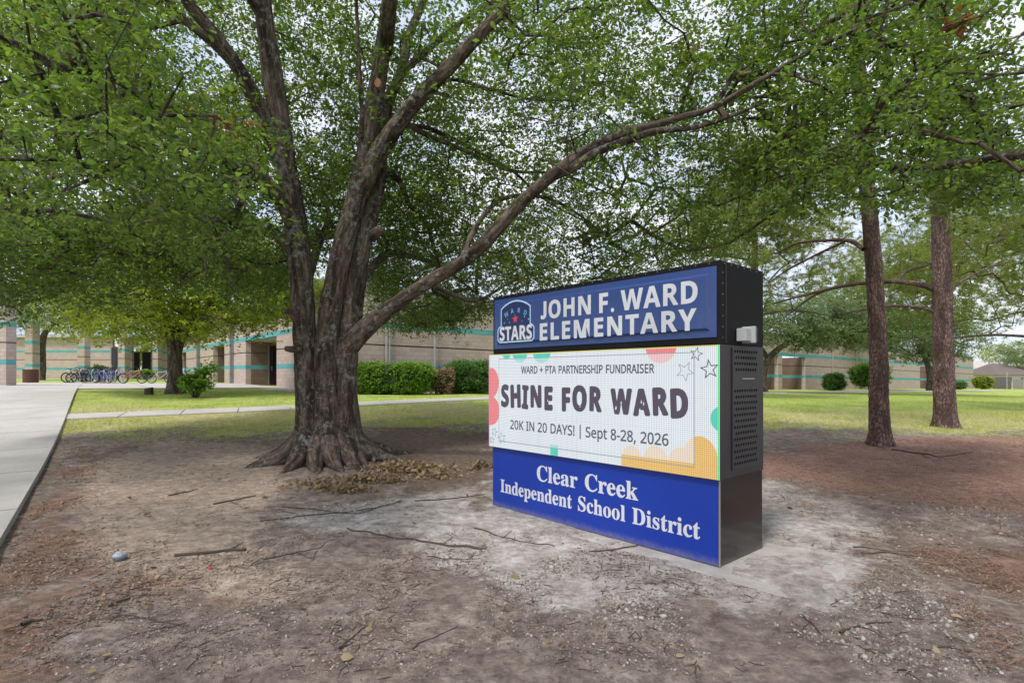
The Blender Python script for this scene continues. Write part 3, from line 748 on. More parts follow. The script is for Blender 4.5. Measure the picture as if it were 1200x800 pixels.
  '0': [384, [191, -7, 142, 1, 102, 22, 72, 59, 50, 108, 37, 169, 33, 240, 35, 290, 40, 334, 49, 373, 61, 407, 78, 435, 99, 458, 125, 474, 156, 484, 191, 487, 241, 480, 281, 458, 312, 422, 334, 373, 347, 313, 351, 240, 349, 191, 344, 147, 335, 108, 322, 74, 305, 45, 284, 23, 258, 6, 227, -3], [191, 44, 224, 49, 249, 65, 268, 92, 281, 130, 289, 180, 291, 240, 289, 300, 281, 349, 268, 388, 249, 415, 224, 431, 191, 437, 159, 431, 133, 415, 115, 388, 102, 349, 95, 300, 92, 240, 95, 180, 102, 131, 115, 93, 133, 65, 159, 49]],
  '2': [384, [32, 0, 32, 49, 158, 176, 219, 240, 257, 296, 264, 315, 268, 334, 269, 355, 267, 380, 259, 400, 246, 415, 229, 427, 208, 434, 185, 436, 162, 435, 142, 430, 123, 424, 69, 390, 38, 430, 102, 470, 128, 479, 155, 484, 185, 486, 226, 482, 262, 471, 291, 452, 312, 427, 325, 396, 330, 359, 328, 334, 323, 311, 314, 288, 271, 224, 207, 155, 107, 56, 107, 54, 349, 54, 349, 0]],
  '6': [384, [200, -7, 171, -4, 143, 3, 118, 16, 95, 34, 75, 57, 59, 86, 47, 120, 39, 160, 37, 205, 46, 307, 54, 339, 65, 369, 79, 397, 97, 423, 119, 444, 146, 462, 177, 475, 214, 484, 257, 486, 288, 485, 316, 480, 316, 430, 288, 436, 258, 438, 229, 436, 203, 431, 181, 422, 162, 411, 145, 397, 132, 380, 121, 361, 113, 341, 106, 318, 96, 244, 100, 244, 112, 259, 126, 272, 143, 284, 163, 293, 187, 298, 214, 300, 253, 296, 286, 283, 314, 262, 336, 233, 348, 197, 353, 154, 348, 108, 334, 69, 311, 36, 281, 12, 244, -2], [199, 43, 226, 46, 249, 55, 268, 70, 283, 92, 291, 120, 294, 154, 292, 183, 284, 207, 271, 227, 253, 242, 230, 251, 201, 254, 181, 252, 163, 248, 146, 241, 132, 231, 120, 220, 110, 208, 103, 194, 98, 180, 97, 166, 108, 108, 117, 91, 128, 75, 142, 61, 159, 51, 178, 45]],
  '8': [384, [193, -7, 146, -3, 106, 8, 75, 27, 51, 53, 38, 85, 33, 122, 34, 143, 39, 162, 47, 179, 83, 221, 132, 251, 110, 265, 90, 281, 73, 299, 59, 320, 51, 344, 48, 372, 50, 395, 57, 416, 67, 434, 81, 450, 98, 463, 118, 473, 141, 480, 165, 485, 191, 486, 231, 483, 265, 473, 295, 457, 317, 434, 331, 406, 335, 371, 334, 353, 330, 336, 323, 321, 289, 283, 244, 254, 298, 222, 336, 181, 344, 164, 349, 145, 351, 124, 346, 87, 332, 55, 308, 29, 276, 9, 238, -3], [194, 277, 253, 312, 266, 328, 274, 347, 277, 369, 274, 390, 266, 407, 253, 421, 236, 431, 215, 437, 191, 439, 168, 437, 147, 431, 130, 421, 117, 407, 109, 390, 106, 369, 107, 354, 111, 340, 118, 328, 150, 299], [192, 40, 222, 43, 247, 51, 267, 63, 281, 80, 290, 100, 293, 124, 290, 146, 281, 165, 265, 182, 245, 196, 221, 210, 192, 222, 181, 226, 154, 213, 132, 199, 114, 183, 101, 165, 93, 145, 91, 122, 93, 100, 102, 80, 116, 63, 135, 51, 161, 43]],
  'A': [429, [0, 0, 187, 482, 242, 482, 428, 0, 366, 0, 308, 148, 118, 148, 61, 0], [138, 202, 290, 202, 236, 347, 230, 367, 221, 396, 214, 419, 203, 378, 193, 347]],
  'D': [490, [65, 0, 65, 480, 213, 480, 259, 477, 301, 468, 338, 453, 371, 432, 398, 406, 420, 374, 436, 336, 446, 293, 449, 244, 442, 170, 420, 109, 383, 61, 333, 27, 272, 7, 199, 0], [126, 52, 191, 52, 261, 59, 315, 82, 354, 120, 378, 174, 385, 242, 380, 301, 364, 348, 338, 383, 302, 408, 258, 423, 204, 428, 126, 428]],
  'E': [373, [65, 0, 65, 480, 333, 480, 333, 426, 126, 426, 126, 277, 321, 277, 321, 224, 126, 224, 126, 53, 333, 53, 333, 0]],
  'F': [349, [65, 0, 65, 480, 333, 480, 333, 426, 126, 426, 126, 257, 320, 257, 320, 203, 126, 203, 126, 0]],
  'H': [498, [65, 0, 65, 480, 126, 480, 126, 277, 371, 277, 371, 480, 432, 480, 432, 0, 371, 0, 371, 224, 126, 224, 126, 0]],
  'I': [228, [27, 0, 27, 35, 83, 48, 83, 431, 27, 445, 27, 480, 200, 480, 200, 445, 144, 431, 144, 48, 200, 35, 200, 0]],
  'K': [416, [65, 0, 65, 480, 126, 480, 126, 243, 167, 289, 208, 334, 338, 480, 408, 480, 218, 271, 416, 0, 345, 0, 175, 229, 126, 186, 126, 0]],
  'N': [510, [65, 0, 65, 480, 135, 480, 391, 83, 394, 83, 392, 115, 390, 162, 389, 209, 389, 480, 445, 480, 445, 0, 375, 0, 118, 398, 116, 398, 119, 340, 121, 268, 121, 0]],
  'P': [406, [65, 0, 65, 480, 192, 480, 249, 475, 295, 463, 329, 443, 353, 415, 367, 380, 372, 338, 370, 313, 364, 288, 354, 264, 340, 243, 320, 224, 294, 208, 263, 196, 225, 189, 181, 187, 126, 187, 126, 0], [126, 238, 174, 238, 216, 241, 250, 248, 276, 261, 295, 279, 306, 304, 310, 336, 306, 364, 296, 387, 280, 405, 257, 418, 225, 425, 187, 428, 126, 428]],
  'R': [418, [65, 0, 65, 480, 197, 480, 252, 476, 296, 464, 329, 446, 353, 419, 367, 385, 372, 343, 370, 319, 366, 298, 358, 279, 348, 264, 336, 250, 322, 239, 276, 215, 408, 0, 337, 0, 221, 198, 126, 198, 126, 0], [126, 249, 197, 249, 233, 252, 261, 259, 283, 272, 298, 290, 307, 313, 310, 340, 306, 369, 297, 391, 281, 407, 259, 418, 230, 425, 194, 427, 126, 427]],
  'S': [369, [166, -7, 91, -1, 34, 16, 34, 74, 94, 54, 169, 46, 201, 48, 228, 55, 249, 66, 265, 82, 274, 101, 277, 123, 267, 163, 232, 192, 164, 222, 126, 238, 96, 256, 72, 276, 54, 300, 44, 329, 40, 364, 42, 388, 49, 410, 60, 429, 74, 446, 92, 460, 114, 471, 138, 480, 165, 485, 193, 486, 266, 479, 326, 459, 307, 408, 253, 426, 192, 433, 165, 431, 142, 425, 124, 414, 112, 400, 104, 383, 101, 363, 111, 323, 144, 294, 206, 267, 278, 233, 296, 221, 310, 207, 322, 191, 330, 173, 335, 152, 337, 128, 332, 89, 317, 56, 291, 29, 256, 9, 215, -3]],
  'T': [373, [156, 0, 156, 426, 7, 426, 7, 480, 366, 480, 366, 426, 217, 426, 217, 0]],
  'U': [491, [243, -7, 188, -1, 143, 15, 107, 42, 81, 78, 66, 121, 60, 171, 60, 480, 121, 480, 121, 169, 124, 133, 135, 102, 152, 78, 176, 60, 208, 49, 246, 46, 286, 50, 317, 61, 341, 80, 357, 106, 367, 135, 370, 169, 370, 480, 430, 480, 430, 169, 428, 137, 421, 107, 410, 80, 394, 55, 373, 34, 348, 16, 318, 4, 283, -4]],
  'W': [625, [135, 0, 8, 480, 71, 480, 146, 187, 160, 127, 169, 73, 179, 130, 194, 190, 279, 480, 341, 480, 429, 188, 445, 127, 455, 73, 465, 127, 479, 187, 553, 480, 616, 480, 488, 0, 427, 0, 334, 314, 323, 353, 314, 388, 310, 409, 303, 372, 287, 312, 196, 0]],
  'Y': [380, [160, 0, 160, 183, 0, 480, 66, 480, 190, 244, 315, 480, 380, 480, 220, 186, 220, 0]],
  'e': [379, [210, -7, 177, -4, 147, 3, 120, 14, 96, 30, 75, 51, 59, 76, 47, 106, 39, 140, 37, 177, 39, 215, 46, 249, 57, 279, 72, 305, 90, 326, 112, 344, 138, 357, 166, 364, 196, 367, 226, 364, 252, 358, 276, 347, 296, 331, 313, 312, 327, 290, 337, 264, 343, 235, 345, 204, 345, 169, 98, 169, 102, 131, 113, 100, 129, 76, 152, 58, 180, 47, 213, 44, 274, 50, 328, 69, 328, 17, 274, -1], [99, 216, 283, 216, 280, 244, 273, 269, 261, 290, 245, 306, 223, 315, 195, 318, 169, 315, 147, 306, 129, 291, 114, 271, 105, 245]],
  'p': [413, [57, -161, 57, 360, 105, 360, 113, 311, 116, 311, 128, 326, 142, 339, 158, 351, 178, 360, 201, 365, 228, 367, 270, 362, 305, 346, 335, 320, 358, 284, 372, 238, 376, 181, 372, 124, 358, 78, 335, 41, 305, 14, 269, -1, 228, -7, 202, -5, 179, 0, 159, 9, 116, 46, 112, 46, 115, 17, 116, -13, 116, -161], [219, 42, 240, 44, 258, 50, 273, 60, 286, 74, 296, 90, 305, 110, 315, 181, 312, 220, 304, 253, 291, 280, 272, 301, 248, 313, 218, 317, 185, 314, 159, 303, 140, 286, 127, 262, 119, 231, 116, 192, 116, 181, 119, 140, 126, 106, 138, 78, 157, 58, 184, 46]],
  't': [242, [167, -7, 115, 3, 100, 11, 87, 22, 77, 37, 68, 55, 63, 78, 62, 105, 62, 314, 11, 314, 11, 343, 62, 366, 86, 443, 121, 443, 121, 360, 225, 360, 225, 314, 121, 314, 121, 106, 123, 86, 128, 70, 137, 57, 148, 49, 162, 43, 177, 42, 205, 44, 228, 49, 228, 4, 201, -4]],
  '|': [291, [121, -118, 121, 554, 170, 554, 170, -118]],
 },
}

def outlines(style, text, kern=0.0, word=250):
    x = 0
    out = []
    for ch in text:
        if ch == ' ':
            x += word
            continue
        g = GLYPHS[style][ch]
        for c in g[1:]:
            out.append([(c[i] + x, c[i + 1]) for i in range(0, len(c), 2)])
        x += g[0] + kern
    return out

def fatten(c, to, g):
    """pushes an outline outwards (holes inwards) by g"""
    q = []
    for x, y in c:
        p_ = to(x, y)
        if not q or math.hypot(p_[0] - q[-1][0], p_[1] - q[-1][1]) > 1e-4:
            q.append(p_)
    if math.hypot(q[0][0] - q[-1][0], q[0][1] - q[-1][1]) < 1e-4:
        q.pop()
    n = len(q)
    out = []
    for i in range(n):
        a, b, d = q[i - 1], q[i], q[(i + 1) % n]
        u = (b[0] - a[0], b[1] - a[1]); v = (d[0] - b[0], d[1] - b[1])
        lu, lv = math.hypot(*u), math.hypot(*v)
        n1 = (-u[1] / lu, u[0] / lu); n2 = (-v[1] / lv, v[0] / lv)
        m = (n1[0] + n2[0], n1[1] + n2[1]); lm = math.hypot(*m) or 1
        m = (m[0] / lm, m[1] / lm)
        k = min(1.5, 1 / max(0.3, m[0] * n1[0] + m[1] * n1[1]))
        out.append((b[0] + m[0] * k * g, b[1] + m[1] * k * g))
    return out

# a J that stands on the base line
GLYPHS['bold']['J'] = [390, [190, 714, 340, 714, 340, 200, 328, 128, 296, 64, 240, 16, 160, -8, 80, -2, 20, 24, 20, 158, 70, 132, 120, 124, 160, 136, 182, 166, 190, 215]]

_hj = max(GLYPHS['bold']['H'][1][1::2]) / 714.0
GLYPHS['bold']['J'][1] = [v * _hj for v in GLYPHS['bold']['J'][1]]
GLYPHS['bold']['J'][0] *= _hj

def flat_shape(name, contours, mat, parent, n, grow=0.0, to=lambda x, y: (x, y), smear=0.0):
    """filled flat shape from contours given in (s, z), laid at depth n of the sign"""
    cu = bpy.data.curves.new(name, 'CURVE')
    cu.dimensions = '2D'
    cu.fill_mode = 'BOTH'
    if grow:
        contours = [fatten(c, to, grow) for c in contours]
        to = lambda x, y: (x, y)
    for c in contours:
        sp = cu.splines.new('POLY')
        sp.points.add(len(c) - 1)
        for i, (x, y) in enumerate(c):
            u, v = to(x, y)
            sp.points[i].co = (u, v, 0, 1)
        sp.use_cyclic_u = True
    tmp = bpy.data.objects.new(name, cu)
    me = bpy.data.meshes.new_from_object(tmp)
    bpy.data.objects.remove(tmp)
    bpy.data.curves.remove(cu)
    me.name = name
    co = np.zeros(len(me.vertices) * 3, np.float32)
    me.vertices.foreach_get('co', co)
    co = co.reshape(-1, 3)
    me.vertices.foreach_set('co', np.stack([co[:, 0], np.full(len(co), n), co[:, 1]], 1).astype(np.float32).ravel())
    if smear:      # a fat brush: the same outline laid down a few times round its place
        base_v = np.stack([co[:, 0], np.full(len(co), n), co[:, 1]], 1)
        base_f = [list(p_.vertices) for p_ in me.polygons]
        nv, nf = [], []
        for k in range(9):
            a = k * math.pi / 4
            q = smear if k < 8 else 0
            nv.append(base_v + np.array([q * math.cos(a), -0.00004 * k, q * math.sin(a)]))
            nf += [[i + k * len(base_v) for i in f] for f in base_f]
        me2 = bpy.data.meshes.new(name)
        me2.from_pydata(np.vstack(nv).tolist(), [], nf)
        bpy.data.meshes.remove(me)
        me = me2
    me.materials.clear()
    me.materials.append(mat)
    me.update()
    o = bpy.data.objects.new(name, me)
    COL.objects.link(o)
    o.parent = parent
    return o

def text(name, style, s, s0, s1, z0, cap, n, mat, parent, grow=0.0, kern=0.0, word=250, jitter=0.0, split=False, smear=0.0):
    cs = outlines(style, s, kern, word)
    xs = [p_[0] for c in cs for p_ in c]
    hgt = max(p_[1] for c in outlines(style, 'I' if style == 'serif' else 'H') for p_ in c)
    x0, x1 = min(xs), max(xs)
    k = cap / hgt
    if jitter:
        out = []
        r = random.Random(5)
        x = 0
        for ch in s:
            if ch == ' ':
                x += word
                continue
            gl = GLYPHS[style][ch]
            an, dz, sc = r.uniform(-1, 1) * jitter, r.uniform(-1, 1) * 22, r.uniform(0.96, 1.06)
            for c in gl[1:]:
                q = []
                for i in range(0, len(c), 2):
                    u, v = (c[i] - gl[0] / 2) * sc, (c[i + 1] - 330) * sc
                    q.append((u * math.cos(an) - v * math.sin(an) + gl[0] / 2 + x, u * math.sin(an) + v * math.cos(an) + 330 + dz))
                out.append(q)
            x += gl[0] + kern
        cs = out
    if split:
        to = lambda x, y: (s0 + (x - x0) / (x1 - x0) * (s1 - s0), z0 + y * k)
        i = 0
        for ch in s:
            if ch == ' ':
                continue
            m = len(GLYPHS[style][ch]) - 1
            flat_shape('letter', cs[i:i + m], mat, parent, n, grow, to, smear)
            i += m
        return None
    return flat_shape(name, cs, mat, parent, n, grow, lambda x, y: (s0 + (x - x0) / (x1 - x0) * (s1 - s0), z0 + y * k))

def circle(c, r, n=28, ry=None, a0=0, a1=2 * math.pi):
    ry = ry or r
    return [(c[0] + r * math.cos(a0 + (a1 - a0) * i / n), c[1] + ry * math.sin(a0 + (a1 - a0) * i / n)) for i in range(n if a1 - a0 > 6.2 else n + 1)]

def star(c, r, rot=0.0, inner=0.42, sx_=1.0):
    return [(c[0] + sx_ * (r if i % 2 == 0 else r * inner) * math.sin(rot + math.pi * i / 5), c[1] + (r if i % 2 == 0 else r * inner) * math.cos(rot + math.pi * i / 5)) for i in range(10)]

def clip_rect(poly, x0, x1, y0, y1):
    """clip a polygon against a rectangle"""
    def cut(ps, inside, inter):
        out = []
        for i in range(len(ps)):
            a, b = ps[i - 1], ps[i]
            if inside(b):
                if not inside(a):
                    out.append(inter(a, b))
                out.append(b)
            elif inside(a):
                out.append(inter(a, b))
        return out
    def ix(v): return lambda a, b: (v, a[1] + (b[1] - a[1]) * (v - a[0]) / (b[0] - a[0]))
    def iy(v): return lambda a, b: (a[0] + (b[0] - a[0]) * (v - a[1]) / (b[1] - a[1]), v)
    for ins, it in ((lambda p_: p_[0] >= x0, ix(x0)), (lambda p_: p_[0] <= x1, ix(x1)), (lambda p_: p_[1] >= y0, iy(y0)), (lambda p_: p_[1] <= y1, iy(y1))):
        if poly:
            poly = cut(poly, ins, it)
    return poly

# ------------------------------------------------------------------ the school sign
def led_mat(name, col, e=0.46):
    t = NT(name)
    o = t.obj()
    sp = t.n('ShaderNodeSeparateXYZ'); t.l(o, sp.inputs[0])
    def line(s, p_, lo, hi):
        fr = t.math('FRACT', t.math('DIVIDE', s, p_))
        return t.sstep(t.math('ABSOLUTE', t.math('SUBTRACT', fr, 0.5)), lo, hi)
    lx, lz = line(sp.outputs[0], 0.0165, 0.22, 0.46), line(sp.outputs[2], 0.0165, 0.22, 0.46)
    m = t.math('MAXIMUM', lx, lz)
    md = t.math('MAXIMUM', line(sp.outputs[0], 0.264, 0.488, 0.5), line(sp.outputs[2], 0.264, 0.488, 0.5))
    tone = t.noise(o, 2.0, 3)
    f = t.math('SUBTRACT', 1.08, t.math('ADD', t.math('MULTIPLY', m, 0.50), t.math('MULTIPLY', md, 0.10)))
    f = t.math('MULTIPLY', f, t.math('ADD', 0.93, t.math('MULTIPLY', tone, 0.14)))
    b = t.bsdf((0.05, 0.05, 0.055), 0.5, 0.3)
    b.inputs['Emission Color'].default_value = (*col, 1)
    t.l(t.math('MULTIPLY', f, e), b.inputs['Emission Strength'])
    return t.done(b)

def metal_black():
    t = NT('black_cabinet')
    o = t.obj()
    n1 = t.noise(o, 3.0, 5, 0.6)
    c = t.mix(n1, (0.006, 0.006, 0.007), (0.014, 0.012, 0.013))
    return t.done(t.bsdf(c, t.math('ADD', 0.5, t.math('MULTIPLY', n1, 0.2)), 0.16))
def metal_brown():
    t = NT('dark_bronze')
    o = t.obj()
    n1 = t.noise(t.mapping(o, (1, 1, 6)), 4.0, 5, 0.6)
    n2 = t.noise(o, 70, 3, 0.6)
    c = t.mix(n1, (0.014, 0.011, 0.011), (0.032, 0.025, 0.024))
    sp = t.n('ShaderNodeSeparateXYZ'); t.l(o, sp.inputs[0])
    dust = t.math('MULTIPLY', t.sstep(t.math('ADD', sp.outputs[2], t.math('MULTIPLY', n1, 0.14)), 0.16, 0.02), 0.35)
    c = t.mix(dust, c, (0.30, 0.27, 0.24))
    return t.done(t.bsdf(c, t.math('ADD', 0.10, t.math('MULTIPLY', n2, 0.12)), 0.5, 0.0))
def metal_grey():
    t = NT('charcoal_panel')
    o = t.obj()
    n1 = t.noise(o, 5.0, 5, 0.6)
    return t.done(t.bsdf(t.mix(n1, (0.032, 0.030, 0.034), (0.052, 0.049, 0.054)), 0.45, 0.45, 0.2))
M['black'] = metal_black()
M['bronze'] = metal_brown()
M['charcoal'] = metal_grey()
def blue_panel(name, c0, c1, rough, dirt):
    t = NT(name)
    o = t.obj()
    n1 = t.noise(o, 2.2, 5, 0.6)
    n2 = t.noise(t.mapping(o, (1, 1, 0.25)), 11.0, 6, 0.7)
    c = t.mix(n1, c0, c1)
    c = t.mix(t.math('MULTIPLY', t.sstep(n2, 0.55, 0.8), dirt), c, (0.30, 0.30, 0.34))
    return t.done(t.bsdf(c, t.math('ADD', rough, t.math('MULTIPLY', n2, 0.15)), 0.5))
M['blue_face'] = blue_panel('blue_face', (0.024, 0.055, 0.20), (0.036, 0.075, 0.245), 0.16, 0.10)
def base_blue():
    t = NT('base_blue')
    o = t.obj()
    sp = t.n('ShaderNodeSeparateXYZ'); t.l(o, sp.inputs[0])
    n1 = t.noise(o, 2.2, 5, 0.6); n2 = t.noise(o, 26.0, 5, 0.7)
    c = t.mix(n1, (0.005, 0.032, 0.29), (0.009, 0.045, 0.37))
    splash = t.sstep(t.math('ADD', sp.outputs[2], t.math('MULTIPLY', n2, 0.12)), 0.15, 0.05)
    c = t.mix(t.math('MULTIPLY', splash, 0.45), c, (0.26, 0.24, 0.24))
    return t.done(t.bsdf(c, 0.38, 0.4))
M['blue_base'] = base_blue()
M['letter_white'] = simple('letter_white', (0.62, 0.64, 0.69), 0.5, 0.3, 0, 0.08, 6)
M['badge_light'] = simple('badge_light', (0.42, 0.62, 0.82), 0.4, 0.3, 0, 0.04)
M['badge_mid'] = simple('badge_mid', (0.16, 0.38, 0.66), 0.4, 0.3, 0, 0.04)
M['badge_navy'] = simple('badge_navy', (0.012, 0.028, 0.11), 0.3, 0.4, 0, 0.04)
M['badge_red'] = simple('badge_red', (0.72, 0.055, 0.08), 0.4, 0.3, 0, 0.04)
M['dark_hole'] = simple('dark_hole', (0.006, 0.006, 0.006), 0.9, 0.1)
M['white_plastic'] = simple('white_plastic', (0.42, 0.43, 0.45), 0.4, 0.4, 0, 0.06)
M['steel'] = simple('steel', (0.45, 0.45, 0.46), 0.35, 0.5, 0.7, 0.1)
LED = {'white': (0.84, 0.91, 0.95), 'card': (0.88, 0.95, 0.98), 'ink': (0.055, 0.035, 0.07), 'ink2': (0.07, 0.08, 0.10), 'teal': (0.06, 0.72, 0.58), 'teal_pale': (0.45, 0.84, 0.80),
       'coral': (0.95, 0.24, 0.26), 'coral_pale': (0.97, 0.62, 0.62), 'amber': (0.92, 0.56, 0.14), 'amber_pale': (0.93, 0.78, 0.62), 'line': (0.32, 0.38, 0.42), 'green': (0.10, 0.40, 0.28)}
for k, v in LED.items():
    M['led_' + k] = led_mat('led_' + k, v)
M['led_edge'] = led_mat('led_edge', (0.10, 0.95, 0.30), 0.45)
M['led_edge_pink'] = led_mat('led_edge_pink', (0.95, 0.25, 0.65), 0.45)
M['led_edge_yellow'] = led_mat('led_edge_yellow', (0.85, 0.80, 0.15), 0.45)

sign = empty('school_sign', S(0, 0, 0), math.atan2(-0.748, 0.663), 'big black school sign with blue header, lit message screen and blue base', 'sign')
W_, D_, H_ = 2.78, 0.75, 2.405
MB().box((W_ / 2, D_ / 2 + 0.004, 0.3415), (W_ - 0.012, D_ - 0.02, 0.683)).build('base', M['bronze'], sign, bevel=0.004)
hd = MB().box((W_ / 2, D_ / 2, (1.747 + H_) / 2), (W_, D_, H_ - 1.747)).build('header_cabinet', M['black'], sign, bevel=0.006)
sc_ = MB().box((W_ / 2, D_ / 2, (0.684 + 1.746) / 2), (W_, D_ + 0.004, 1.746 - 0.684)).build('screen_cabinet', M['charcoal'], sign, bevel=0.004)
# rivets along the header edges
mb = MB()
for z in np.arange(1.80, 2.38, 0.085):
    for y in (0.035,):
        mb.box((W_ + 0.003, y, z), (0.004, 0.006, 0.006))
for y in np.arange(0.06, 0.75, 0.11):
    mb.box((W_ + 0.003, y, 2.385), (0.004, 0.006, 0.006))
for s in np.arange(0.05, 2.75, 0.12):
    mb.box((s, -0.002, 2.388), (0.006, 0.004, 0.006))
mb.build('rivet_row', M['steel'], hd)['kind'] = 'stuff'
# trim seam on the side of the header
MB().box((W_ + 0.002, 0.085, 2.075), (0.006, 0.008, 0.64)).build('seam_trim', M['charcoal'], hd)
# blue embossed face
def pan(name, x0, x1, z0, z1, steps, mat, parent):
    vs, fs = [], []
    for inset, n in steps:
        vs += [(x0 + inset, n, z0 + inset), (x1 - inset, n, z0 + inset), (x1 - inset, n, z1 - inset), (x0 + inset, n, z1 - inset)]
    for k in range(len(steps) - 1):
        for i in range(4):
            a, b = k * 4 + i, k * 4 + (i + 1) % 4
            fs.append((a, b, b + 4, a + 4))
    e = (len(steps) - 1) * 4
    fs.append((e, e + 1, e + 2, e + 3))
    m = MB(); m.add(vs, fs)
    return m.build(name, mat, parent)
face = pan('header_face', 0.03, 2.752, 1.803, 2.362, [(0, 0.002), (0, -0.006), (0.052, -0.008), (0.058, -0.012), (0.068, -0.025), (0.073, -0.0275), (0.080, -0.028)], M['blue_face'], sign)
NF = -0.0290
text('name_lettering', 'bold', 'JOHN F. WARD', 0.815, 2.60, 2.088, 0.178, NF, M['letter_white'], face, 0.0030, 26, 150, split=True)
text('name_lettering', 'bold', 'ELEMENTARY', 0.800, 2.59, 1.868, 0.172, NF, M['letter_white'], face, 0.0030, 40, split=True)
# badge
bu = lambda u, v: (0.112 + u * 0.605, 1.852 + v * 0.476)
arc = [(0.904 - 0.808 * i / 10, 0.83 + 0.17 * math.sin(math.pi * i / 10) ** 0.8) for i in range(11)]
bshape = [bu(*q) for q in [(0.06, 0.03), (0.94, 0.03), (1.0, 0.10), (1.0, 0.34), (0.965, 0.40), (0.904, 0.44)] + arc + [(0.096, 0.44), (0.035, 0.40), (0.0, 0.34), (0.0, 0.10)]]
cx, cz = bu(0.5, 0.5)
def shrink(ps, k):
    out = []
    n = len(ps)
    for i in range(n):
        a, b, c = Vector(ps[i - 1]), Vector(ps[i]), Vector(ps[(i + 1) % n])
        d1, d2 = (b - a).normalized(), (c - b).normalized()
        nn = (Vector((-d1.y, d1.x)) + Vector((-d2.y, d2.x)))
        nn.normalize()
        out.append(tuple(b + nn * k))
    return out
badge = flat_shape('badge', [bshape], M['badge_light'], face, NF)
flat_shape('badge_field', [shrink(bshape, 0.017)], M['badge_navy'], face, NF - 0.0008)
text('badge_lettering', 'bold', 'STARS', *[bu(0.07, 0)[0], bu(0.935, 0)[0]], bu(0, 0.085)[1], 0.150, NF - 0.0016, M['letter_white'], face, 0.003, 10)
for ch, u, v, an in (('W', 0.235, 0.705, 0.36), ('A', 0.415, 0.775, 0.12), ('R', 0.60, 0.775, -0.12), ('D', 0.77, 0.705, -0.36)):
    c0 = bu(u, v)
    flat_shape('badge_letter', outlines('bold', ch), M['badge_mid'], face, NF - 0.0016, 0.0, lambda x, y, c0=c0, an=an: (c0[0] + ((x - 230) * math.cos(an) - (y - 330) * math.sin(an)) * 0.000105, c0[1] + ((x - 230) * math.sin(an) + (y - 330) * math.cos(an)) * 0.000105))
flat_shape('badge_star', [star(bu(0.5, 0.565), 0.052)], M['badge_red'], face, NF - 0.0016)
for u, v, r in ((0.2, 0.50, 0.010), (0.29, 0.58, 0.007), (0.34, 0.50, 0.009), (0.68, 0.50, 0.008), (0.75, 0.60, 0.010), (0.85, 0.53, 0.012), (0.15, 0.44, 0.006)):
    flat_shape('badge_dot', [star(bu(u, v), r)], M['badge_light'], face, NF - 0.0016)

# LED screen, a shallow cabinet of its own standing proud of the sign
led = MB().box((1.388, -0.016, 1.2145), (2.83, 0.052, 1.057)).build('message_screen', M['charcoal'], sign, bevel=0.003)
NL = -0.0432
X0, X1, Z0, Z1 = -0.022, 2.798, 0.690, 1.739
def rect(x0, x1, z0, z1): return [(x0, z0), (x1, z0), (x1, z1), (x0, z1)]
def frame_(x0, x1, z0, z1, w): return [rect(x0, x1, z0, z1), rect(x0 + w, x1 - w, z0 + w, z1 - w)]
flat_shape('screen_face', [rect(X0, X1, Z0, Z1)], M['led_white'], led, NL)
flat_shape('screen_edge', [rect(X1 - 0.014, X1, Z0, Z1)], M['led_edge'], led, NL - 0.004)
flat_shape('screen_edge', [rect(X0, X0 + 0.012, Z0, Z1)], M['led_edge_pink'], led, NL - 0.004)
flat_shape('screen_edge', [rect(X0 + 0.02, X1 - 0.02, Z1 - 0.010, Z1)], M['led_edge_yellow'], led, NL - 0.004)
CX0, CX1, CZ0, CZ1 = 0.15, 2.585, 0.762, 1.690
n1, n2, n3, n4 = NL - 0.0006, NL - 0.0012, NL - 0.0018, NL - 0.0024
def deco(name, polys, mat, n, sub=False):
    cs = [c for c in (clip_rect(p_, X0 + 0.001, X1 - 0.016, Z0 + 0.001, Z1 - 0.011) for p_ in polys) if len(c) > 2]
    return flat_shape(name, cs, mat, led, n)
# coloured blobs, paler where the inner card lies over them
blobs = [('teal', circle((0.285, 1.755), 0.075)), ('teal', circle((0.505, 1.765), 0.125)), ('teal', circle((0.84, 1.77), 0.14)),
         ('coral', circle((2.27, 1.76), 0.155)), ('coral', circle((0.02, 1.42), 0.13, 28, 0.17)), ('coral', circle((0.0, 1.10), 0.165, 28, 0.17)),
         ('teal', circle((2.82, 1.165), 0.10)), ('amber', circle((2.63, 0.83), 0.155, 28, 0.19)),
         ('amber', rect(1.86, 2.80, 0.60, 0.795)), ('teal', rect(0.965, 1.075, 0.68, 0.80))]
for i, (k, b) in enumerate(blobs):
    deco('screen_shape', [b], M['led_' + k], n1 - 0.00002 * i)
    inn = clip_rect(b, CX0, CX1, CZ0, CZ1)
    pale = {'teal': 'led_teal_pale', 'coral': 'led_coral_pale', 'amber': 'led_amber_pale'}[k]
    if len(inn) > 2 and i not in (8,):
        flat_shape('screen_shape', [inn], M[pale], led, n2 - 0.00002 * i)
flat_shape('screen_shape', [clip_rect(rect(1.86, 2.80, 0.60, 0.795), CX0, CX1, CZ0, CZ1)], M['led_amber'], led, n2 - 0.0003)
for i, (s, r) in enumerate(((1.97, 0.10), (2.22, 0.12), (2.47, 0.13))):
    flat_shape('screen_shape', [clip_rect(circle((s, 0.78), r, 28, r * 1.05), CX0, CX1, 0.796, CZ1)], M['led_amber_pale'], led, n2 - 0.0002 - 0.00002 * i)
flat_shape('screen_border', frame_(CX0, CX1, CZ0, CZ1, 0.007), M['led_line'], led, n3)
def star_out(c, r, rot, mat, w=0.011):
    a = star(c, r, rot)
    b = star(c, r - w * 1.9, rot)
    flat_shape('screen_star', [a, b], mat, led, n4 - 0.0004)
star_out((2.60, 1.672), 0.062, 0.25, M['led_ink2'], 0.008)
star_out((2.715, 1.55), 0.085, -0.15, M['led_ink2'], 0.012)
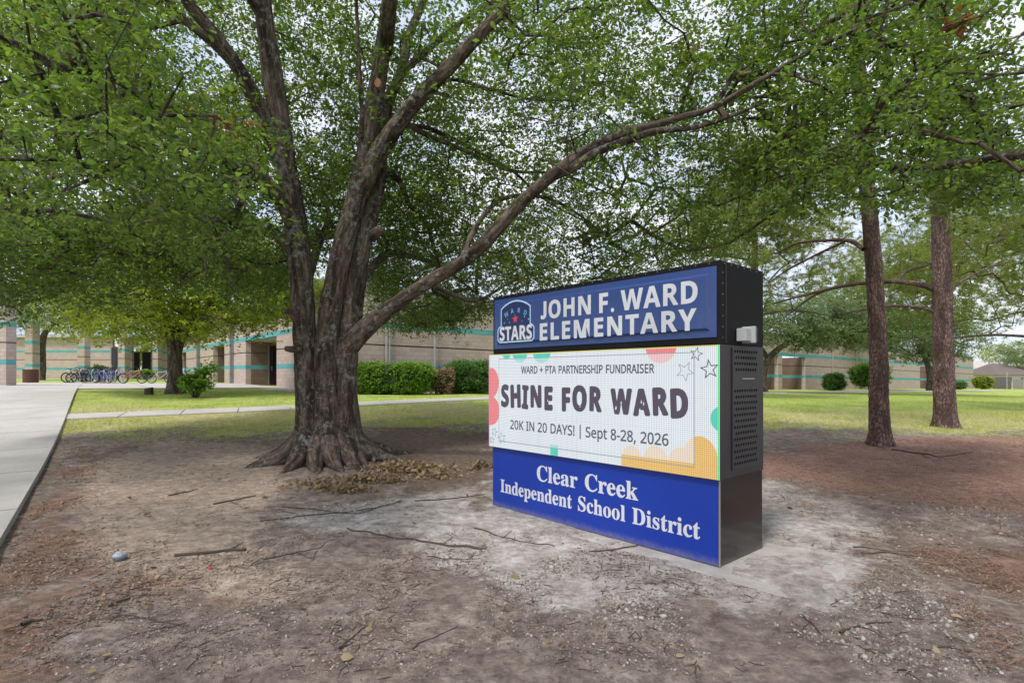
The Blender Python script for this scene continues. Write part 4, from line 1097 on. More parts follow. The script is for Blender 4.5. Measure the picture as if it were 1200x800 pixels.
star_out((2.50, 1.535), 0.088, 0.5, M['led_line'], 0.008)
star_out((0.075, 0.86), 0.06, 0.3, M['led_green'], 0.008)
star_out((0.205, 0.80), 0.075, -0.2, M['led_green'], 0.009)
star_out((0.035, 0.765), 0.05, 0.1, M['led_green'], 0.008)
text('screen_lettering', 'sans', 'WARD + PTA PARTNERSHIP FUNDRAISER', 0.530, 2.205, 1.523, 0.076, n3 - 0.0006, M['led_ink2'], led, 0.0, 0, 230, split=True, smear=0.0024)
text('screen_lettering', 'bold', 'SHINE FOR WARD', 0.205, 2.515, 1.162, 0.222, n3 - 0.0006, M['led_ink'], led, 0.0, 60, 260, 0.05, split=True, smear=0.011)
text('screen_lettering', 'sans', '20K IN 20 DAYS! | Sept 8-28, 2026', 0.350, 2.345, 0.915, 0.096, n3 - 0.0006, M['led_ink2'], led, 0.0, 0, 200, split=True, smear=0.0026)
# chips knocked out of the big letters
for s, z, w, h in ((1.80, 1.20, 0.010, 0.03), (1.86, 1.25, 0.007, 0.025), (2.06, 1.19, 0.010, 0.03), (2.10, 1.25, 0.006, 0.03), (0.93, 1.24, 0.006, 0.02), (1.37, 1.20, 0.007, 0.02)):
    flat_shape('screen_fleck', [[(s - w, z), (s, z - h * 0.4), (s + w, z + h * 0.1), (s + w * 0.2, z + h)]], M['led_card'], led, n4 - 0.0009)

# blue base sheet with lettering
bp = MB().box((1.385, -0.003, 0.345), (2.764, 0.010, 0.672)).build('base_panel', M['blue_base'], sign, bevel=0.001)
text('district_lettering', 'serif', 'Clear Creek', 0.735, 2.015, 0.398, 0.158, -0.0095, M['letter_white'], bp, 0.0022, 0, 250, split=True)
text('district_lettering', 'serif', 'Independent School District', 0.142, 2.612, 0.186, 0.140, -0.0095, M['letter_white'], bp, 0.0018, 0, 230, split=True)
MB().box((W_ - 0.003, -0.004, 0.345), (0.008, 0.014, 0.672)).build('edge_strip', M['steel'], bp)
# vent panel with real holes
mb = MB()
y0, y1 = 0.180, 0.630
rows = []
for r_ in range(4): rows.append((1.695 - 0.049 * r_, r_ % 2))
for r_ in range(13): rows.append((1.375 - 0.049 * r_, r_ % 2))
xw = W_ + 0.012
P_ = 0.042
def hole(cy, cz, hw, hh, r):
    q = [(hw * math.cos(a) / max(abs(math.cos(a)), abs(math.sin(a))), hh * math.sin(a) / max(abs(math.cos(a)), abs(math.sin(a)))) for a in [math.pi / 4 * k for k in range(8)]]
    h = [(r * math.cos(math.pi / 4 * k), r * math.sin(math.pi / 4 * k)) for k in range(8)]
    vs = [(xw, cy + u, cz + v) for u, v in q] + [(xw, cy + u, cz + v) for u, v in h] + [(xw - 0.009, cy + u, cz + v) for u, v in h]
    fs = []
    for k in range(8):
        k2 = (k + 1) % 8
        fs += [(k, k2, 8 + k2, 8 + k), (8 + k, 8 + k2, 16 + k2, 16 + k)]
    mb.add(vs, fs)
def plate(ya, yb, za, zb):
    mb.add([(xw, ya, za), (xw, yb, za), (xw, yb, zb), (xw, ya, zb)], [(0, 1, 2, 3)])
prev = 1.725
for z, odd in rows:
    if prev - (z + 0.0245) > 0.001:
        plate(y0, y1, z + 0.0245, prev)
    nh = 9 if odd else 10
    ya = (y0 + y1) / 2 - nh * P_ / 2
    for k in range(nh):
        hole(ya + (k + 0.5) * P_, z, P_ / 2, 0.0245, 0.0150)
    plate(y0, ya, z - 0.0245, z + 0.0245)
    plate(ya + nh * P_, y1, z - 0.0245, z + 0.0245)
    prev = z - 0.0245
plate(y0, y1, 0.74, prev)
mb.add([(xw, y0, 0.74), (xw - 0.010, y0, 0.74), (xw - 0.010, y0, 1.725), (xw, y0, 1.725)], [(0, 1, 2, 3)])
mb.add([(xw, y1, 0.74), (xw - 0.010, y1, 0.74), (xw - 0.010, y1, 1.725), (xw, y1, 1.725)], [(0, 1, 2, 3)])
mb.add([(xw, y0, 1.725), (xw - 0.010, y0, 1.725), (xw - 0.010, y1, 1.725), (xw, y1, 1.725)], [(0, 1, 2, 3)])
vp = mb.build('vent_panel', M['charcoal'], sign)
MB().box((W_ + 0.0035, (y0 + y1) / 2, 1.2325), (0.003, y1 - y0 - 0.004, 0.98)).build('vent_shade_sheet', M['dark_hole'], vp)  # near-black sheet paints the darkness seen through the holes
MB().box((xw + 0.003, 0.44, 1.475), (0.006, 0.21, 0.008)).build('vent_latch', M['steel'], vp)
# light sensor box on the side of the header
sb = MB().box((W_ + 0.045, 0.30, 1.83), (0.08, 0.10, 0.105)).build('sensor_box', M['white_plastic'], sign, bevel=0.006)
MB().box((W_ + 0.060, 0.355, 1.832), (0.11, 0.03, 0.135)).build('sensor_flange', M['white_plastic'], sb, bevel=0.004)
MB().box((W_ + 0.05, 0.41, 1.835), (0.085, 0.08, 0.105)).build('sensor_lens', M['white_plastic'], sb, bevel=0.006)
mb = MB()
for k in range(5):
    mb.box((W_ + 0.094, 0.382 + k * 0.014, 1.835), (0.004, 0.006, 0.10))
mb.build('sensor_grille', M['charcoal'], sb)

# ------------------------------------------------------------------ trees
def catmull(pts, rad, step):
    pts = np.array(pts, float); rad = np.array(rad, float)
    ext = np.vstack([2 * pts[0] - pts[1], pts, 2 * pts[-1] - pts[-2]])
    out, ro = [], []
    for i in range(1, len(ext) - 2):
        L = np.linalg.norm(ext[i + 1] - ext[i])
        k = max(1, int(L / step))
        for j in range(k):
            t = j / k
            a, b, c, d = ext[i - 1], ext[i], ext[i + 1], ext[i + 2]
            out.append(0.5 * ((2 * b) + (c - a) * t + (2 * a - 5 * b + 4 * c - d) * t * t + (3 * b - a - 3 * c + d) * t ** 3))
            ro.append(rad[i - 1] * (1 - t) + rad[i] * t)
    out.append(pts[-1]); ro.append(rad[-1])
    return np.array(out), np.array(ro)

class Bark:
    """collects displaced limbs of one tree into one bark mesh"""
    def __init__(self, seed=0):
        self.V, self.Q, self.T, self.A = [], [], [], []
        self.n = 0
        self.seed = seed
    def limb(self, pts, rad, step=0.05, seg=24, furrow=0.0, fscale=9.0, lump=0.06, flare=None, stretch=0.16, cap=True):
        c, r = catmull(pts, rad, step)
        n = len(c)
        t = np.gradient(c, axis=0)
        t /= np.linalg.norm(t, axis=1)[:, None] + 1e-9
        up = np.array([1.0, 0, 0]) if abs(t[0][0]) < 0.9 else np.array([0, 1.0, 0])
        U = np.zeros((n, 3))
        for i in range(n):
            up = up - t[i] * up.dot(t[i]); up /= np.linalg.norm(up) + 1e-9
            U[i] = up
        Wv = np.cross(t, U)
        along = np.concatenate([[0], np.cumsum(np.linalg.norm(np.diff(c, axis=0), axis=1))])
        ang = np.linspace(0, 2 * np.pi, seg, endpoint=False)
        ca, sa = np.cos(ang), np.sin(ang)
        rr = r[:, None] * np.ones(seg)[None]
        Rm = np.full(n, r.mean())
        bx = (rr.mean() * ca)[None] * np.ones(n)[:, None]
        by = (rr.mean() * sa)[None] * np.ones(n)[:, None]
        bzz = along[:, None] * np.ones(seg)[None]
        q = np.stack([bx.ravel(), by.ravel(), bzz.ravel() * stretch], 1)
        off = self.n * 0.37 + self.seed
        if lump:
            rr = rr * (1 + lump * 2 * fbm(np.stack([bx.ravel() * 2.2 + off, by.ravel() * 2.2, bzz.ravel() * 1.6], 1), 3).reshape(n, seg))
        if furrow:
            f = fbm(q * fscale + off, 3).reshape(n, seg)
            rid = np.abs(f) * 2.2
            amp = np.minimum(furrow, r * 0.16)[:, None]
            rr = rr + amp * (np.clip(rid, 0, 1) - 0.42)
            rr = rr + amp * 0.45 * fbm(q * fscale * 3.1 + off, 2).reshape(n, seg)
        if flare is not None:
            rr = flare(rr, c, ang, along)
        d = U[:, None, :] * ca[None, :, None] + Wv[:, None, :] * sa[None, :, None]
        V = (c[:, None, :] + d * rr[:, :, None]).reshape(-1, 3)
        ii = np.arange(n * seg).reshape(n, seg)
        a, b = ii[:-1], np.roll(ii, -1, 1)[:-1]
        e, f2 = np.roll(ii, -1, 1)[1:], ii[1:]
        Q = np.stack([a.ravel(), b.ravel(), e.ravel(), f2.ravel()], 1)
        self.V.append(V); self.Q.append(Q + self.n)
        self.A.append(np.stack([bx.ravel() + off, by.ravel(), bzz.ravel() * 0.22], 1))
        n0 = self.n
        self.n += len(V)
        if cap:
            tip = c[-1] + t[-1] * r[-1] * 0.4
            self.V.append(tip[None]); self.A.append(np.array([[off, 0, along[-1] * 0.22]]))
            l = n0 + (n - 1) * seg + np.arange(seg)
            self.T.append(np.stack([l, np.roll(l, -1), np.full(seg, self.n)], 1))
            self.n += 1
        return c, r
    def segs(self, p0, p1, r0, r1, k=4):
        """many little prisms, one per twig segment"""
        if not len(p0):
            return
        d = p1 - p0
        L = np.linalg.norm(d, axis=1)[:, None] + 1e-9
        t = d / L
        h = np.where(np.abs(t[:, 2:3]) < 0.9, np.array([[0, 0, 1.0]]), np.array([[1.0, 0, 0]]))
        u = np.cross(t, h); u /= np.linalg.norm(u, axis=1)[:, None]
        w = np.cross(t, u)
        vs, at = [], []
        for P0, r in ((p0, r0), (p1 + t * 0.01, r1)):
            for j in range(k):
                a = 2 * math.pi * j / k
                vs.append(P0 + (u * math.cos(a) + w * math.sin(a)) * r[:, None])
                at.append(P0 * 0.4 + np.array([math.cos(a), math.sin(a), 0]) * 0.02)
        V = np.stack(vs, 1)                                       # (N, 2k, 3)
        A = np.stack(at, 1)
        N = len(p0)
        base = self.n + np.arange(N)[:, None] * 2 * k
        Q = np.stack([np.stack([base[:, 0] + j, base[:, 0] + (j + 1) % k, base[:, 0] + k + (j + 1) % k, base[:, 0] + k + j], 1) for j in range(k)], 1).reshape(-1, 4)
        self.V.append(V.reshape(-1, 3)); self.A.append(A.reshape(-1, 3)); self.Q.append(Q)
        self.n += N * 2 * k
    def build(self, name, mat, parent):
        return mesh_np(name, np.vstack(self.V), [np.vstack(self.Q)] + ([np.vstack(self.T)] if self.T else []), mat, parent, True, attrs={'bark': np.vstack(self.A)})

def grow(nodes, centers, step=0.4, sag=0.05, seed=1, wig=0.10):
    """joins each cluster centre to the nearest branch; returns segment arrays and node weights"""
    r = np.random.default_rng(seed)
    nodes = np.asarray(nodes, float)
    n0 = len(nodes)
    cap = n0 + len(centers) * 14 + 10
    N = np.zeros((cap, 3)); par = np.full(cap, -1); N[:n0] = nodes
    n = n0
    d0 = np.array([np.min(((nodes - c) ** 2).sum(1)) for c in centers])
    tips = np.zeros(len(centers), int)
    for ci in np.argsort(d0):
        c = centers[ci]
        d2 = ((N[:n] - c) ** 2).sum(1)
        # favour joining nodes that lie below / inwards
        j = int(np.argmin(d2 + np.where(N[:n, 2] > c[2] + 0.3, 0.5, 0)))
        L = math.sqrt(d2[j])
        k = max(1, min(12, int(L / step)))
        prev = j
        a = N[j].copy()
        bend = r.normal(0, wig * L, 3)
        for i in range(1, k + 1):
            t = i / k
            q = a * (1 - t) + c * t + bend * math.sin(math.pi * t) + np.array([0, 0, -sag * L * t * (1 - t) * 4])
            if i < k:
                q = q + r.normal(0, 0.03, 3)
            N[n] = q; par[n] = prev; prev = n; n += 1
        tips[ci] = prev
    wt = np.zeros(n)
    wt[tips] += 1
    for i in range(n - 1, n0 - 1, -1):
        wt[par[i]] += wt[i]
    i = np.arange(n0, n)
    return N[:n], par[:n], wt, i, tips

OAK = np.array([[0, 0, 0], [0.38, -0.20, 0.05], [0.38, 0.20, 0.05], [0.78, -0.24, 0.03], [0.78, 0.24, 0.03], [1.0, 0, -0.07]])
OAK_F = ([[0, 1, 2], [3, 5, 4]], [[1, 3, 4, 2]])
KITE = np.array([[0, 0, 0], [0.5, -0.26, 0.0], [1.0, 0, -0.05], [0.5, 0.26, 0.0]])
KITE_F = ([], [[0, 1, 2, 3]])
NEEDLE = np.array([[0, -0.03, 0], [0, 0.03, 0], [1.0, 0, -0.05]])
NEEDLE_F = ([[0, 1, 2]], [])

def unit(v):
    return v / (np.linalg.norm(v, axis=1)[:, None] + 1e-9)

def place_leaves(name, pos, d, nrm, size, width, mat, parent, shape=(OAK, OAK_F)):
    T, (tri, quad) = shape
    d = unit(d); nrm = nrm - d * (nrm * d).sum(1)[:, None]; nrm = unit(nrm)
    w = np.cross(nrm, d)
    V = pos[:, None, :] + (d[:, None, :] * T[None, :, 0:1] + w[:, None, :] * T[None, :, 1:2] * width[:, None, None] + nrm[:, None, :] * T[None, :, 2:3]) * size[:, None, None]
    k = len(T)
    base = (np.arange(len(pos)) * k)[:, None, None]
    faces = []
    if len(tri):
        faces.append((np.array(tri)[None] + base).reshape(-1, 3))
    if len(quad):
        faces.append((np.array(quad)[None] + base).reshape(-1, 4))
    o = mesh_np(name, V.reshape(-1, 3), faces, mat, parent)
    o['kind'] = 'stuff'
    return o

def foliage(name, centers, per, spread, size, mat, parent, seed=1, shape=(OAK, OAK_F), sprig=7, flat=0.55, width=1.0, droop=0.25, sprig_r=0.05):
    """leaves in sprigs around each cluster centre"""
    r = np.random.default_rng(seed)
    C = np.repeat(centers, max(1, per // sprig), 0)
    sp = np.repeat(np.broadcast_to(np.asarray(spread, float), (len(centers),)), max(1, per // sprig))
    C = C + r.normal(0, 1, C.shape) * sp[:, None] * np.array([1, 1, flat])
    Pq = np.repeat(C, sprig, 0)
    n = len(Pq)
    d = r.normal(0, 1, (n, 3)) * np.array([1, 1, 0.55]) - np.array([0, 0, droop])
    d = unit(d)
    Pq = Pq + d * sprig_r * r.uniform(0.2, 1.2, n)[:, None]
    nrm = np.array([0, 0, 1.0]) + r.normal(0, 0.55, (n, 3))
    s = size * r.uniform(0.5, 1.35, n)
    return place_leaves(name, Pq, d, nrm, s, width * r.uniform(0.75, 1.2, n), mat, parent, shape)

# ------------------------------------------------------------------ the big oak
TY = 9.5
oak = empty('oak_tree', (0, 0, 0), 0, 'huge old oak with several fused trunks spreading over the school sign', 'tree')
bk = Bark(3)
def px_path(pts):
    return [P(x, y, Y) for x, y, Y in pts]
def flare_fn(strength, hgt, lobes, seed):
    rr_ = np.random.default_rng(seed)
    ph = rr_.uniform(0, 6.28, 3)
    def f(rr, c, ang, along):
        z = np.clip(c[:, 2], -0.5, 5)[:, None]
        s = np.exp(-np.clip(z, 0, 9) / hgt) * strength
        lob = 0.55 + 0.45 * np.cos(lobes * ang[None] + ph[0]) + 0.3 * np.cos((lobes + 2) * ang[None] + ph[1])
        return rr + s * np.clip(lob, 0.1, 2)
    return f
mpx = 1 / 68.5
# fused stems: (image x, image y, depth) and half widths in metres
stems = [
    ([(372, 585, 9.35), (366, 540, 9.35), (363, 490, 9.32), (360, 440, 9.30), (357, 385, 9.28), (353, 330, 9.25), (346, 260, 9.2), (334, 185, 9.1), (322, 105, 9.0), (313, 45, 8.9), (305, -20, 8.8), (296, -120, 8.8)],
     [0.32, 0.26, 0.215, 0.200, 0.190, 0.188, 0.185, 0.175, 0.165, 0.14, 0.13, 0.11], 0.34),
    ([(388, 590, 9.25), (386, 540, 9.25), (383, 480, 9.3), (382, 420, 9.32), (388, 360, 9.34), (397, 310, 9.35), (409, 262, 9.4), (424, 205, 9.45), (433, 150, 9.5), (442, 100, 9.55), (450, 50, 9.6), (456, 0, 9.6), (462, -90, 9.6)],
     [0.34, 0.28, 0.235, 0.215, 0.195, 0.182, 0.176, 0.168, 0.152, 0.145, 0.135, 0.13, 0.11], 0.36),
    ([(412, 585, 9.38), (409, 540, 9.38), (406, 480, 9.38), (406, 420, 9.42), (412, 370, 9.48), (418, 320, 9.55), (429, 265, 9.65), (441, 220, 9.8), (447, 170, 9.9)],
     [0.31, 0.25, 0.200, 0.19, 0.19, 0.18, 0.158, 0.14, 0.12], 0.30),
]
limb_nodes = []
for i, (pp, rr0, fl) in enumerate(stems):
    c, r = bk.limb(px_path(pp), rr0, 0.026, 130, 0.065, 13.0, 0.10, flare_fn(fl * 1.05, 0.30, 5, 5 + i))
    limb_nodes.append(c[c[:, 2] > 2.6][::10])
def limb(pp, radii, seg=20, step=0.06, furrow=0.018, nodes=True, fs=11.0):
    c, r = bk.limb(px_path(pp), radii, step, seg, furrow, fs, 0.10 if step > 0.018 else 0.5)
    if nodes:
        limb_nodes.append(c[::max(1, int(0.3 / step))])
# big right limb, forking over the sign
limb([(395, 425, 9.45), (415, 398, 9.4), (438, 377, 9.3), (470, 352, 9.15), (508, 327, 9.0), (541, 307, 8.8), (568, 284, 8.6), (600, 249, 8.4), (628, 222, 8.2), (657, 198, 8.0), (692, 174, 7.8), (732, 155, 7.6), (765, 147, 7.45), (800, 137, 7.3), (836, 126, 7.1), (890, 95, 6.8), (950, 60, 6.5), (1025, 24, 6.2), (1110, -20, 5.9)],
     [0.22, 0.19, 0.152, 0.122, 0.113, 0.106, 0.110, 0.100, 0.094, 0.092, 0.072, 0.058, 0.050, 0.046, 0.038, 0.032, 0.026, 0.020, 0.012], 40, 0.035, 0.03)
limb([(640, 212, 8.15), (672, 196, 7.9), (700, 178, 7.7), (732, 166, 7.5), (768, 154, 7.3), (808, 150, 7.2), (846, 140, 7.3), (900, 118, 7.5)],
     [0.05, 0.070, 0.062, 0.054, 0.046, 0.038, 0.028, 0.014], 22, 0.05)
# right-leaning upper limb
limb([(420, 228, 9.45), (438, 190, 9.4), (458, 156, 9.3), (493, 113, 9.1), (527, 78, 8.9), (560, 43, 8.7), (600, 0, 8.5), (650, -60, 8.3)],
     [0.175, 0.16, 0.14, 0.125, 0.112, 0.10, 0.085, 0.07], 40, 0.04, 0.028)
# far left limb
limb([(346, 262, 9.2), (330, 190, 9.0), (303, 125, 8.7), (280, 82, 8.4), (255, 46, 8.1), (222, 5, 7.8), (180, -50, 7.4)],
     [0.15, 0.14, 0.13, 0.11, 0.095, 0.085, 0.06], 30, 0.05, 0.022)
limb([(283, 86, 8.4), (250, 52, 8.2), (212, 20, 8.0), (195, 0, 7.8), (160, -40, 7.6)], [0.07, 0.065, 0.06, 0.05, 0.04], 16)
# limbs reaching left, low, towards the walk
limb([(345, 265, 9.15), (322, 225, 8.7), (300, 205, 8.2), (262, 188, 7.6), (230, 172, 7.0), (190, 150, 6.5), (150, 120, 6.0), (105, 95, 5.5), (70, 82, 5.1), (25, 55, 4.7), (-50, 20, 4.3)],
     [0.13, 0.12, 0.10, 0.085, 0.07, 0.06, 0.052, 0.05, 0.04, 0.03, 0.02], 18)
limb([(350, 300, 9.3), (310, 265, 9.8), (260, 250, 10.4), (200, 248, 11.0), (130, 255, 11.5), (60, 262, 12.0), (0, 262, 12.4)], [0.10, 0.09, 0.07, 0.055, 0.04, 0.03, 0.02], 14)
limb([(232, 262, 8.0), (236, 285, 7.9), (241, 310, 7.8), (243, 336, 7.7)], [0.010, 0.014, 0.016, 0.006], 8, nodes=False)
limb([(262, 285, 8.6), (266, 292, 8.5), (268, 320, 8.4), (272, 338, 8.3)], [0.012, 0.022, 0.018, 0.008], 8, nodes=False)
# upper and rear limbs
limb([(447, 170, 9.9), (455, 120, 10.1), (470, 85, 10.4), (480, 40, 10.7), (497, 0, 11.0), (520, -60, 11.4)], [0.12, 0.11, 0.095, 0.08, 0.075, 0.05], 18)
limb([(470, 85, 10.4), (493, 66, 10.7), (520, 43, 11.1), (560, 12, 11.6), (620, -20, 12.2)], [0.075, 0.07, 0.06, 0.045, 0.03], 14)
limb([(423, 160, 9.3), (424, 130, 9.1), (421, 80, 8.9), (419, 40, 8.8), (417, -20, 8.6)], [0.05, 0.04, 0.034, 0.03, 0.025], 10)
limb([(425, 215, 9.6), (455, 205, 10.0), (470, 215, 10.3), (480, 240, 10.8), (500, 262, 11.4), (508, 290, 11.8), (518, 320, 12.2)], [0.08, 0.065, 0.055, 0.05, 0.045, 0.035, 0.02], 12)
limb([(441, 152, 9.6), (490, 148, 9.9), (520, 158, 10.4), (560, 178, 10.9), (600, 200, 11.4), (640, 235, 12), (690, 262, 12.6)], [0.05, 0.045, 0.04, 0.035, 0.03, 0.025, 0.015], 10)
limb([(468, 140, 9.3), (500, 158, 9.9), (548, 178, 10.5), (600, 200, 11.2), (660, 205, 12), (720, 230, 12.8)], [0.05, 0.048, 0.044, 0.035, 0.028, 0.015], 10)
limb([(470, 145, 9.2), (520, 95, 10.0), (575, 105, 10.7), (620, 116, 11.3), (680, 118, 11.8)], [0.045, 0.042, 0.036, 0.03, 0.02], 10)
limb([(540, 305, 8.9), (565, 255, 9.6), (600, 230, 10.4), (660, 240, 11.2), (740, 300, 12)], [0.05, 0.045, 0.04, 0.03, 0.015], 10)
limb([(500, 330, 9.0), (530, 345, 9.9), (560, 352, 10.8), (600, 330, 11.6), (650, 310, 12.6)], [0.045, 0.04, 0.035, 0.025, 0.012], 10)
limb([(410, 345, 9.9), (450, 300, 11.0), (480, 300, 12.2), (520, 315, 13.4), (560, 345, 14.6)], [0.09, 0.08, 0.06, 0.045, 0.025], 12)
limb([(360, 330, 9.5), (372, 290, 11.0), (385, 250, 12.4), (370, 220, 13.8)], [0.09, 0.08, 0.06, 0.04], 12)
# limbs towards and over the camera, mostly out of the frame
limb([(452, 60, 9.6), (468, -60, 8.0), (560, -300, 6.2), (640, -700, 4.2)], [0.13, 0.11, 0.08, 0.05], 14)
limb([(310, 20, 8.9), (200, -160, 7.4), (60, -420, 5.4)], [0.12, 0.09, 0.05], 12)
# knots and sawn stubs
limb([(346, 372, 9.15), (340, 365, 9.0), (334, 366, 8.92)], [0.085, 0.06, 0.035], 18, 0.012, 0.02, False)
limb([(352, 408, 9.05), (342, 409, 8.95), (334, 408, 8.9)], [0.055, 0.05, 0.036], 18, 0.012, 0.02, False)
limb([(436, 276, 9.6), (444, 271, 9.5), (449, 272, 9.45)], [0.12, 0.085, 0.045], 20, 0.015, 0.03, False)
limb([(438, 240, 9.7), (446, 234, 9.65), (450, 232, 9.6)], [0.08, 0.07, 0.04], 12, 0.02, 0.02, False)
# surface roots running out of the base
def root(pts, r0):
    w = [(x, y, float(gz_near(x, y)[0]) + dz) for x, y, dz in pts]
    k = len(w)
    bk.limb(w, [r0 * (1 - 0.80 * i / (k - 1)) for i in range(k)], 0.035, 28, 0.035, 12, 0.25)
cxT, cyT = -3.14, 9.4
for ang, L, r0, b in ((197, 0.95, 0.20, 10), (222, 1.0, 0.19, -15), (246, 0.85, 0.20, 12), (270, 0.8, 0.19, 15), (293, 0.8, 0.20, 10), (322, 1.0, 0.19, -12), (350, 1.3, 0.19, 10), (172, 1.3, 0.18, -10), (30, 1.5, 0.17, 8), (110, 1.4, 0.17, 8)):
    a0 = R(ang)
    pts = []
    for k in range(6):
        t = k / 5
        aa = a0 + R(b) * t
        rr1 = 0.42 + L * t
        pts.append((cxT + rr1 * math.cos(aa), cyT + rr1 * math.sin(aa), [0.34, 0.16, 0.05, -0.01, -0.05, -0.12][k]))
    root(pts, r0)

# crown: density as the photograph shows it, thinner to the middle right
def crown_centers(n, seed):
    r = np.random.default_rng(seed)
    out = []
    while len(out) < n:
        k = 4000
        th = r.uniform(0, 2 * np.pi, k); rad = 10.5 * np.sqrt(r.uniform(0, 1, k))
        X = -0.6 + rad * np.cos(th) * 1.05; Y = 8.3 + rad * np.sin(th)
        dist = np.hypot(X + 3.1, Y - 9.5)
        nz = fbm(np.stack([X * 0.35, Y * 0.35, 0 * X], 1), 2)
        lo = 2.7 + 0.5 * smooth(0, 3, 5 - dist) - 0.45 * smooth(5, 10, dist) + nz * 1.6
        hi = 10.5 - 0.045 * dist ** 2
        Z = lo + (hi - lo) * r.uniform(0, 1, k) ** 1.25
        px = 600 + X / np.maximum(Y, 0.3) * F
        py = 440 - (Z - EYE) / np.maximum(Y, 0.3) * F
        see = (Y > 0.5) & (px > -60) & (px < 1260) & (py > -50)
        edge_ = (Y > 0.5) & (px > -420) & (px < 1620) & (py > -200)
        p = np.where(see, 1.0, np.where(edge_, 0.30, 0.06))
        # image-wide density: dense left, open in the middle, fairly dense right
        dens = np.interp(px, [-60, 0, 230, 300, 340, 480, 620, 760, 860, 1000, 1260], [1.0, 1.0, 1.0, 0.85, 0.78, 0.72, 0.78, 0.80, 0.85, 0.85, 0.78])
        p = np.where(see, p * dens, p)
        p = np.where(see & (px > 185) & (px < 315) & (py < 135) & (Y < 9.0), p * 0.12, p)
        p = np.where(see & (px > 540) & (px < 920) & (py > 110) & (Y > 8), p * 0.52, p)
        # the low rear skirt right of the trunk
        p = np.where(see & (px > 420) & (px < 860) & (py > 260) & (Y > 10), np.minimum(1, p * 1.15), p)
        # trunks and limbs stay open to view
        limbY = np.interp(px, [290, 310, 480, 500, 700, 850, 1010], [0, 9.2, 9.2, 9.0, 7.8, 6.6, 4.0])
        infront = see & (px > 300) & (px < 1010) & (Y < limbY)
        p = np.where(infront, p * np.where(px < 500, 0.0, 0.10), p)
        # nothing hangs before the sign, the lawn or the school
        low = np.interp(px, [-60, 0, 60, 150, 250, 330, 345, 425, 440, 575, 585, 700, 840, 900, 1000, 1100, 1260], [368, 366, 362, 350, 345, 355, 300, 300, 372, 384, 350, 336, 308, 262, 240, 236, 232])
        cut = see & (py > low + nz * 60)
        cut |= see & (px > 570) & (px < 905) & (Y < 8.2) & (py > 250)
        p = np.where(cut, 0, p)
        near_ = see & (np.hypot(X, Y) < np.where(px > 850, 5.2, 3.6))
        p = np.where(near_, 0, p)
        p = np.where((Y < 3.2) & (Z < 3.3), 0, p)
        # gaps: clumped
        gap = vnoise(np.stack([X * 0.75, Y * 0.75, Z * 0.75], 1))
        p = p * smooth(0.34, 0.60, gap)
        ok = r.uniform(0, 1, k) < p
        out += list(np.stack([X, Y, Z], 1)[ok])
    return np.array(out[:n])
NC = 7600
cc = crown_centers(NC, 21)
L_nodes = np.vstack(limb_nodes)
N_, par_, wt_, ii_, tips_ = grow(L_nodes, cc, 0.4, 0.04, 5)
rad_ = 0.0042 * np.maximum(wt_, 1) ** 0.46
pi_ = par_[ii_]
rp = np.minimum(np.where(pi_ < len(L_nodes), rad_[ii_] * 1.15, rad_[pi_]), 0.045)
tw = Bark(9)
tw.segs(N_[pi_], N_[ii_], rp, np.minimum(rad_[ii_], 0.045), 4)
trunk = bk.build('trunk', M['oak_bark'], oak)
tw.build('twigs', M['oak_bark'], oak)['kind'] = 'stuff'
dist_c = np.linalg.norm(cc - np.array([0, 0, 1.5]), axis=1)
near_c = dist_c < 7.5
foliage('crown', cc[near_c], 84, 0.20, 0.054, M['oak_leaf'], oak, 31, sprig=7, width=1.0)
foliage('crown', cc[~near_c], 70, 0.25, 0.068, M['oak_leaf'], oak, 35, (KITE, KITE_F), sprig=7, width=1.25)
# a few brown dead sprays
br = cc[rng.choice(len(cc), 34, replace=False)]
foliage('dead_leaves', br, 21, 0.10, 0.10, M['rust_leaf'], oak, 32, sprig=7)
dead = np.array([P(1118, 28, 5.6), P(1112, 36, 5.6), P(1136, 380 - 185, 7.5)])
foliage('dead_leaves', dead, 28, 0.06, 0.11, M['rust_leaf'], oak, 33, sprig=7)
# sawn faces on the stubs
for (x, y, Y, rr1, nx_) in ((443, 98, 9.33, 0.062, -1),):
    c = P(x, y, Y)
    m = MB(); v = [(c[0] + rr1 * math.cos(a) * 0.9, c[1] - 0.03 + 0.02 * math.sin(3 * a), c[2] + rr1 * math.sin(a) * 1.15) for a in np.linspace(0, 2 * math.pi, 16, endpoint=False)]
    v2 = [(p_[0], p_[1] + 0.12, p_[2]) for p_ in v]
    m.add(v + v2, [tuple(range(15, -1, -1))] + [(i, (i + 1) % 16, 16 + (i + 1) % 16, 16 + i) for i in range(16)])
    M.setdefault('cut_wood', simple('cut_wood', (0.42, 0.24, 0.14), 0.9, 0.1, 0, 0.25, 30))
    m.build('sawn_face', M['cut_wood'], oak)

# ------------------------------------------------------------------ other broadleaf trees
def ellipsoid_centers(n, c, rad, seed, hollow=0.45, low=None, gapsc=0.9, gap=(0.28, 0.6)):
    r = np.random.default_rng(seed)
    out = []
    while len(out) < n:
        v = unit(r.normal(0, 1, (n * 2, 3)))
        q = v * (hollow + (1 - hollow) * r.uniform(0, 1, (n * 2, 1)) ** 0.6)
        bumps = 1 + 0.35 * fbm(v * 1.8 + seed, 2)[:, None] * 2
        p = np.array(c) + q * bumps * np.array(rad)
        ok = r.uniform(0, 1, len(p)) < smooth(gap[0], gap[1], vnoise(p * gapsc + seed))
        if low is not None:
            ok &= p[:, 2] > low
        out += list(p[ok])
    return np.array(out[:n])

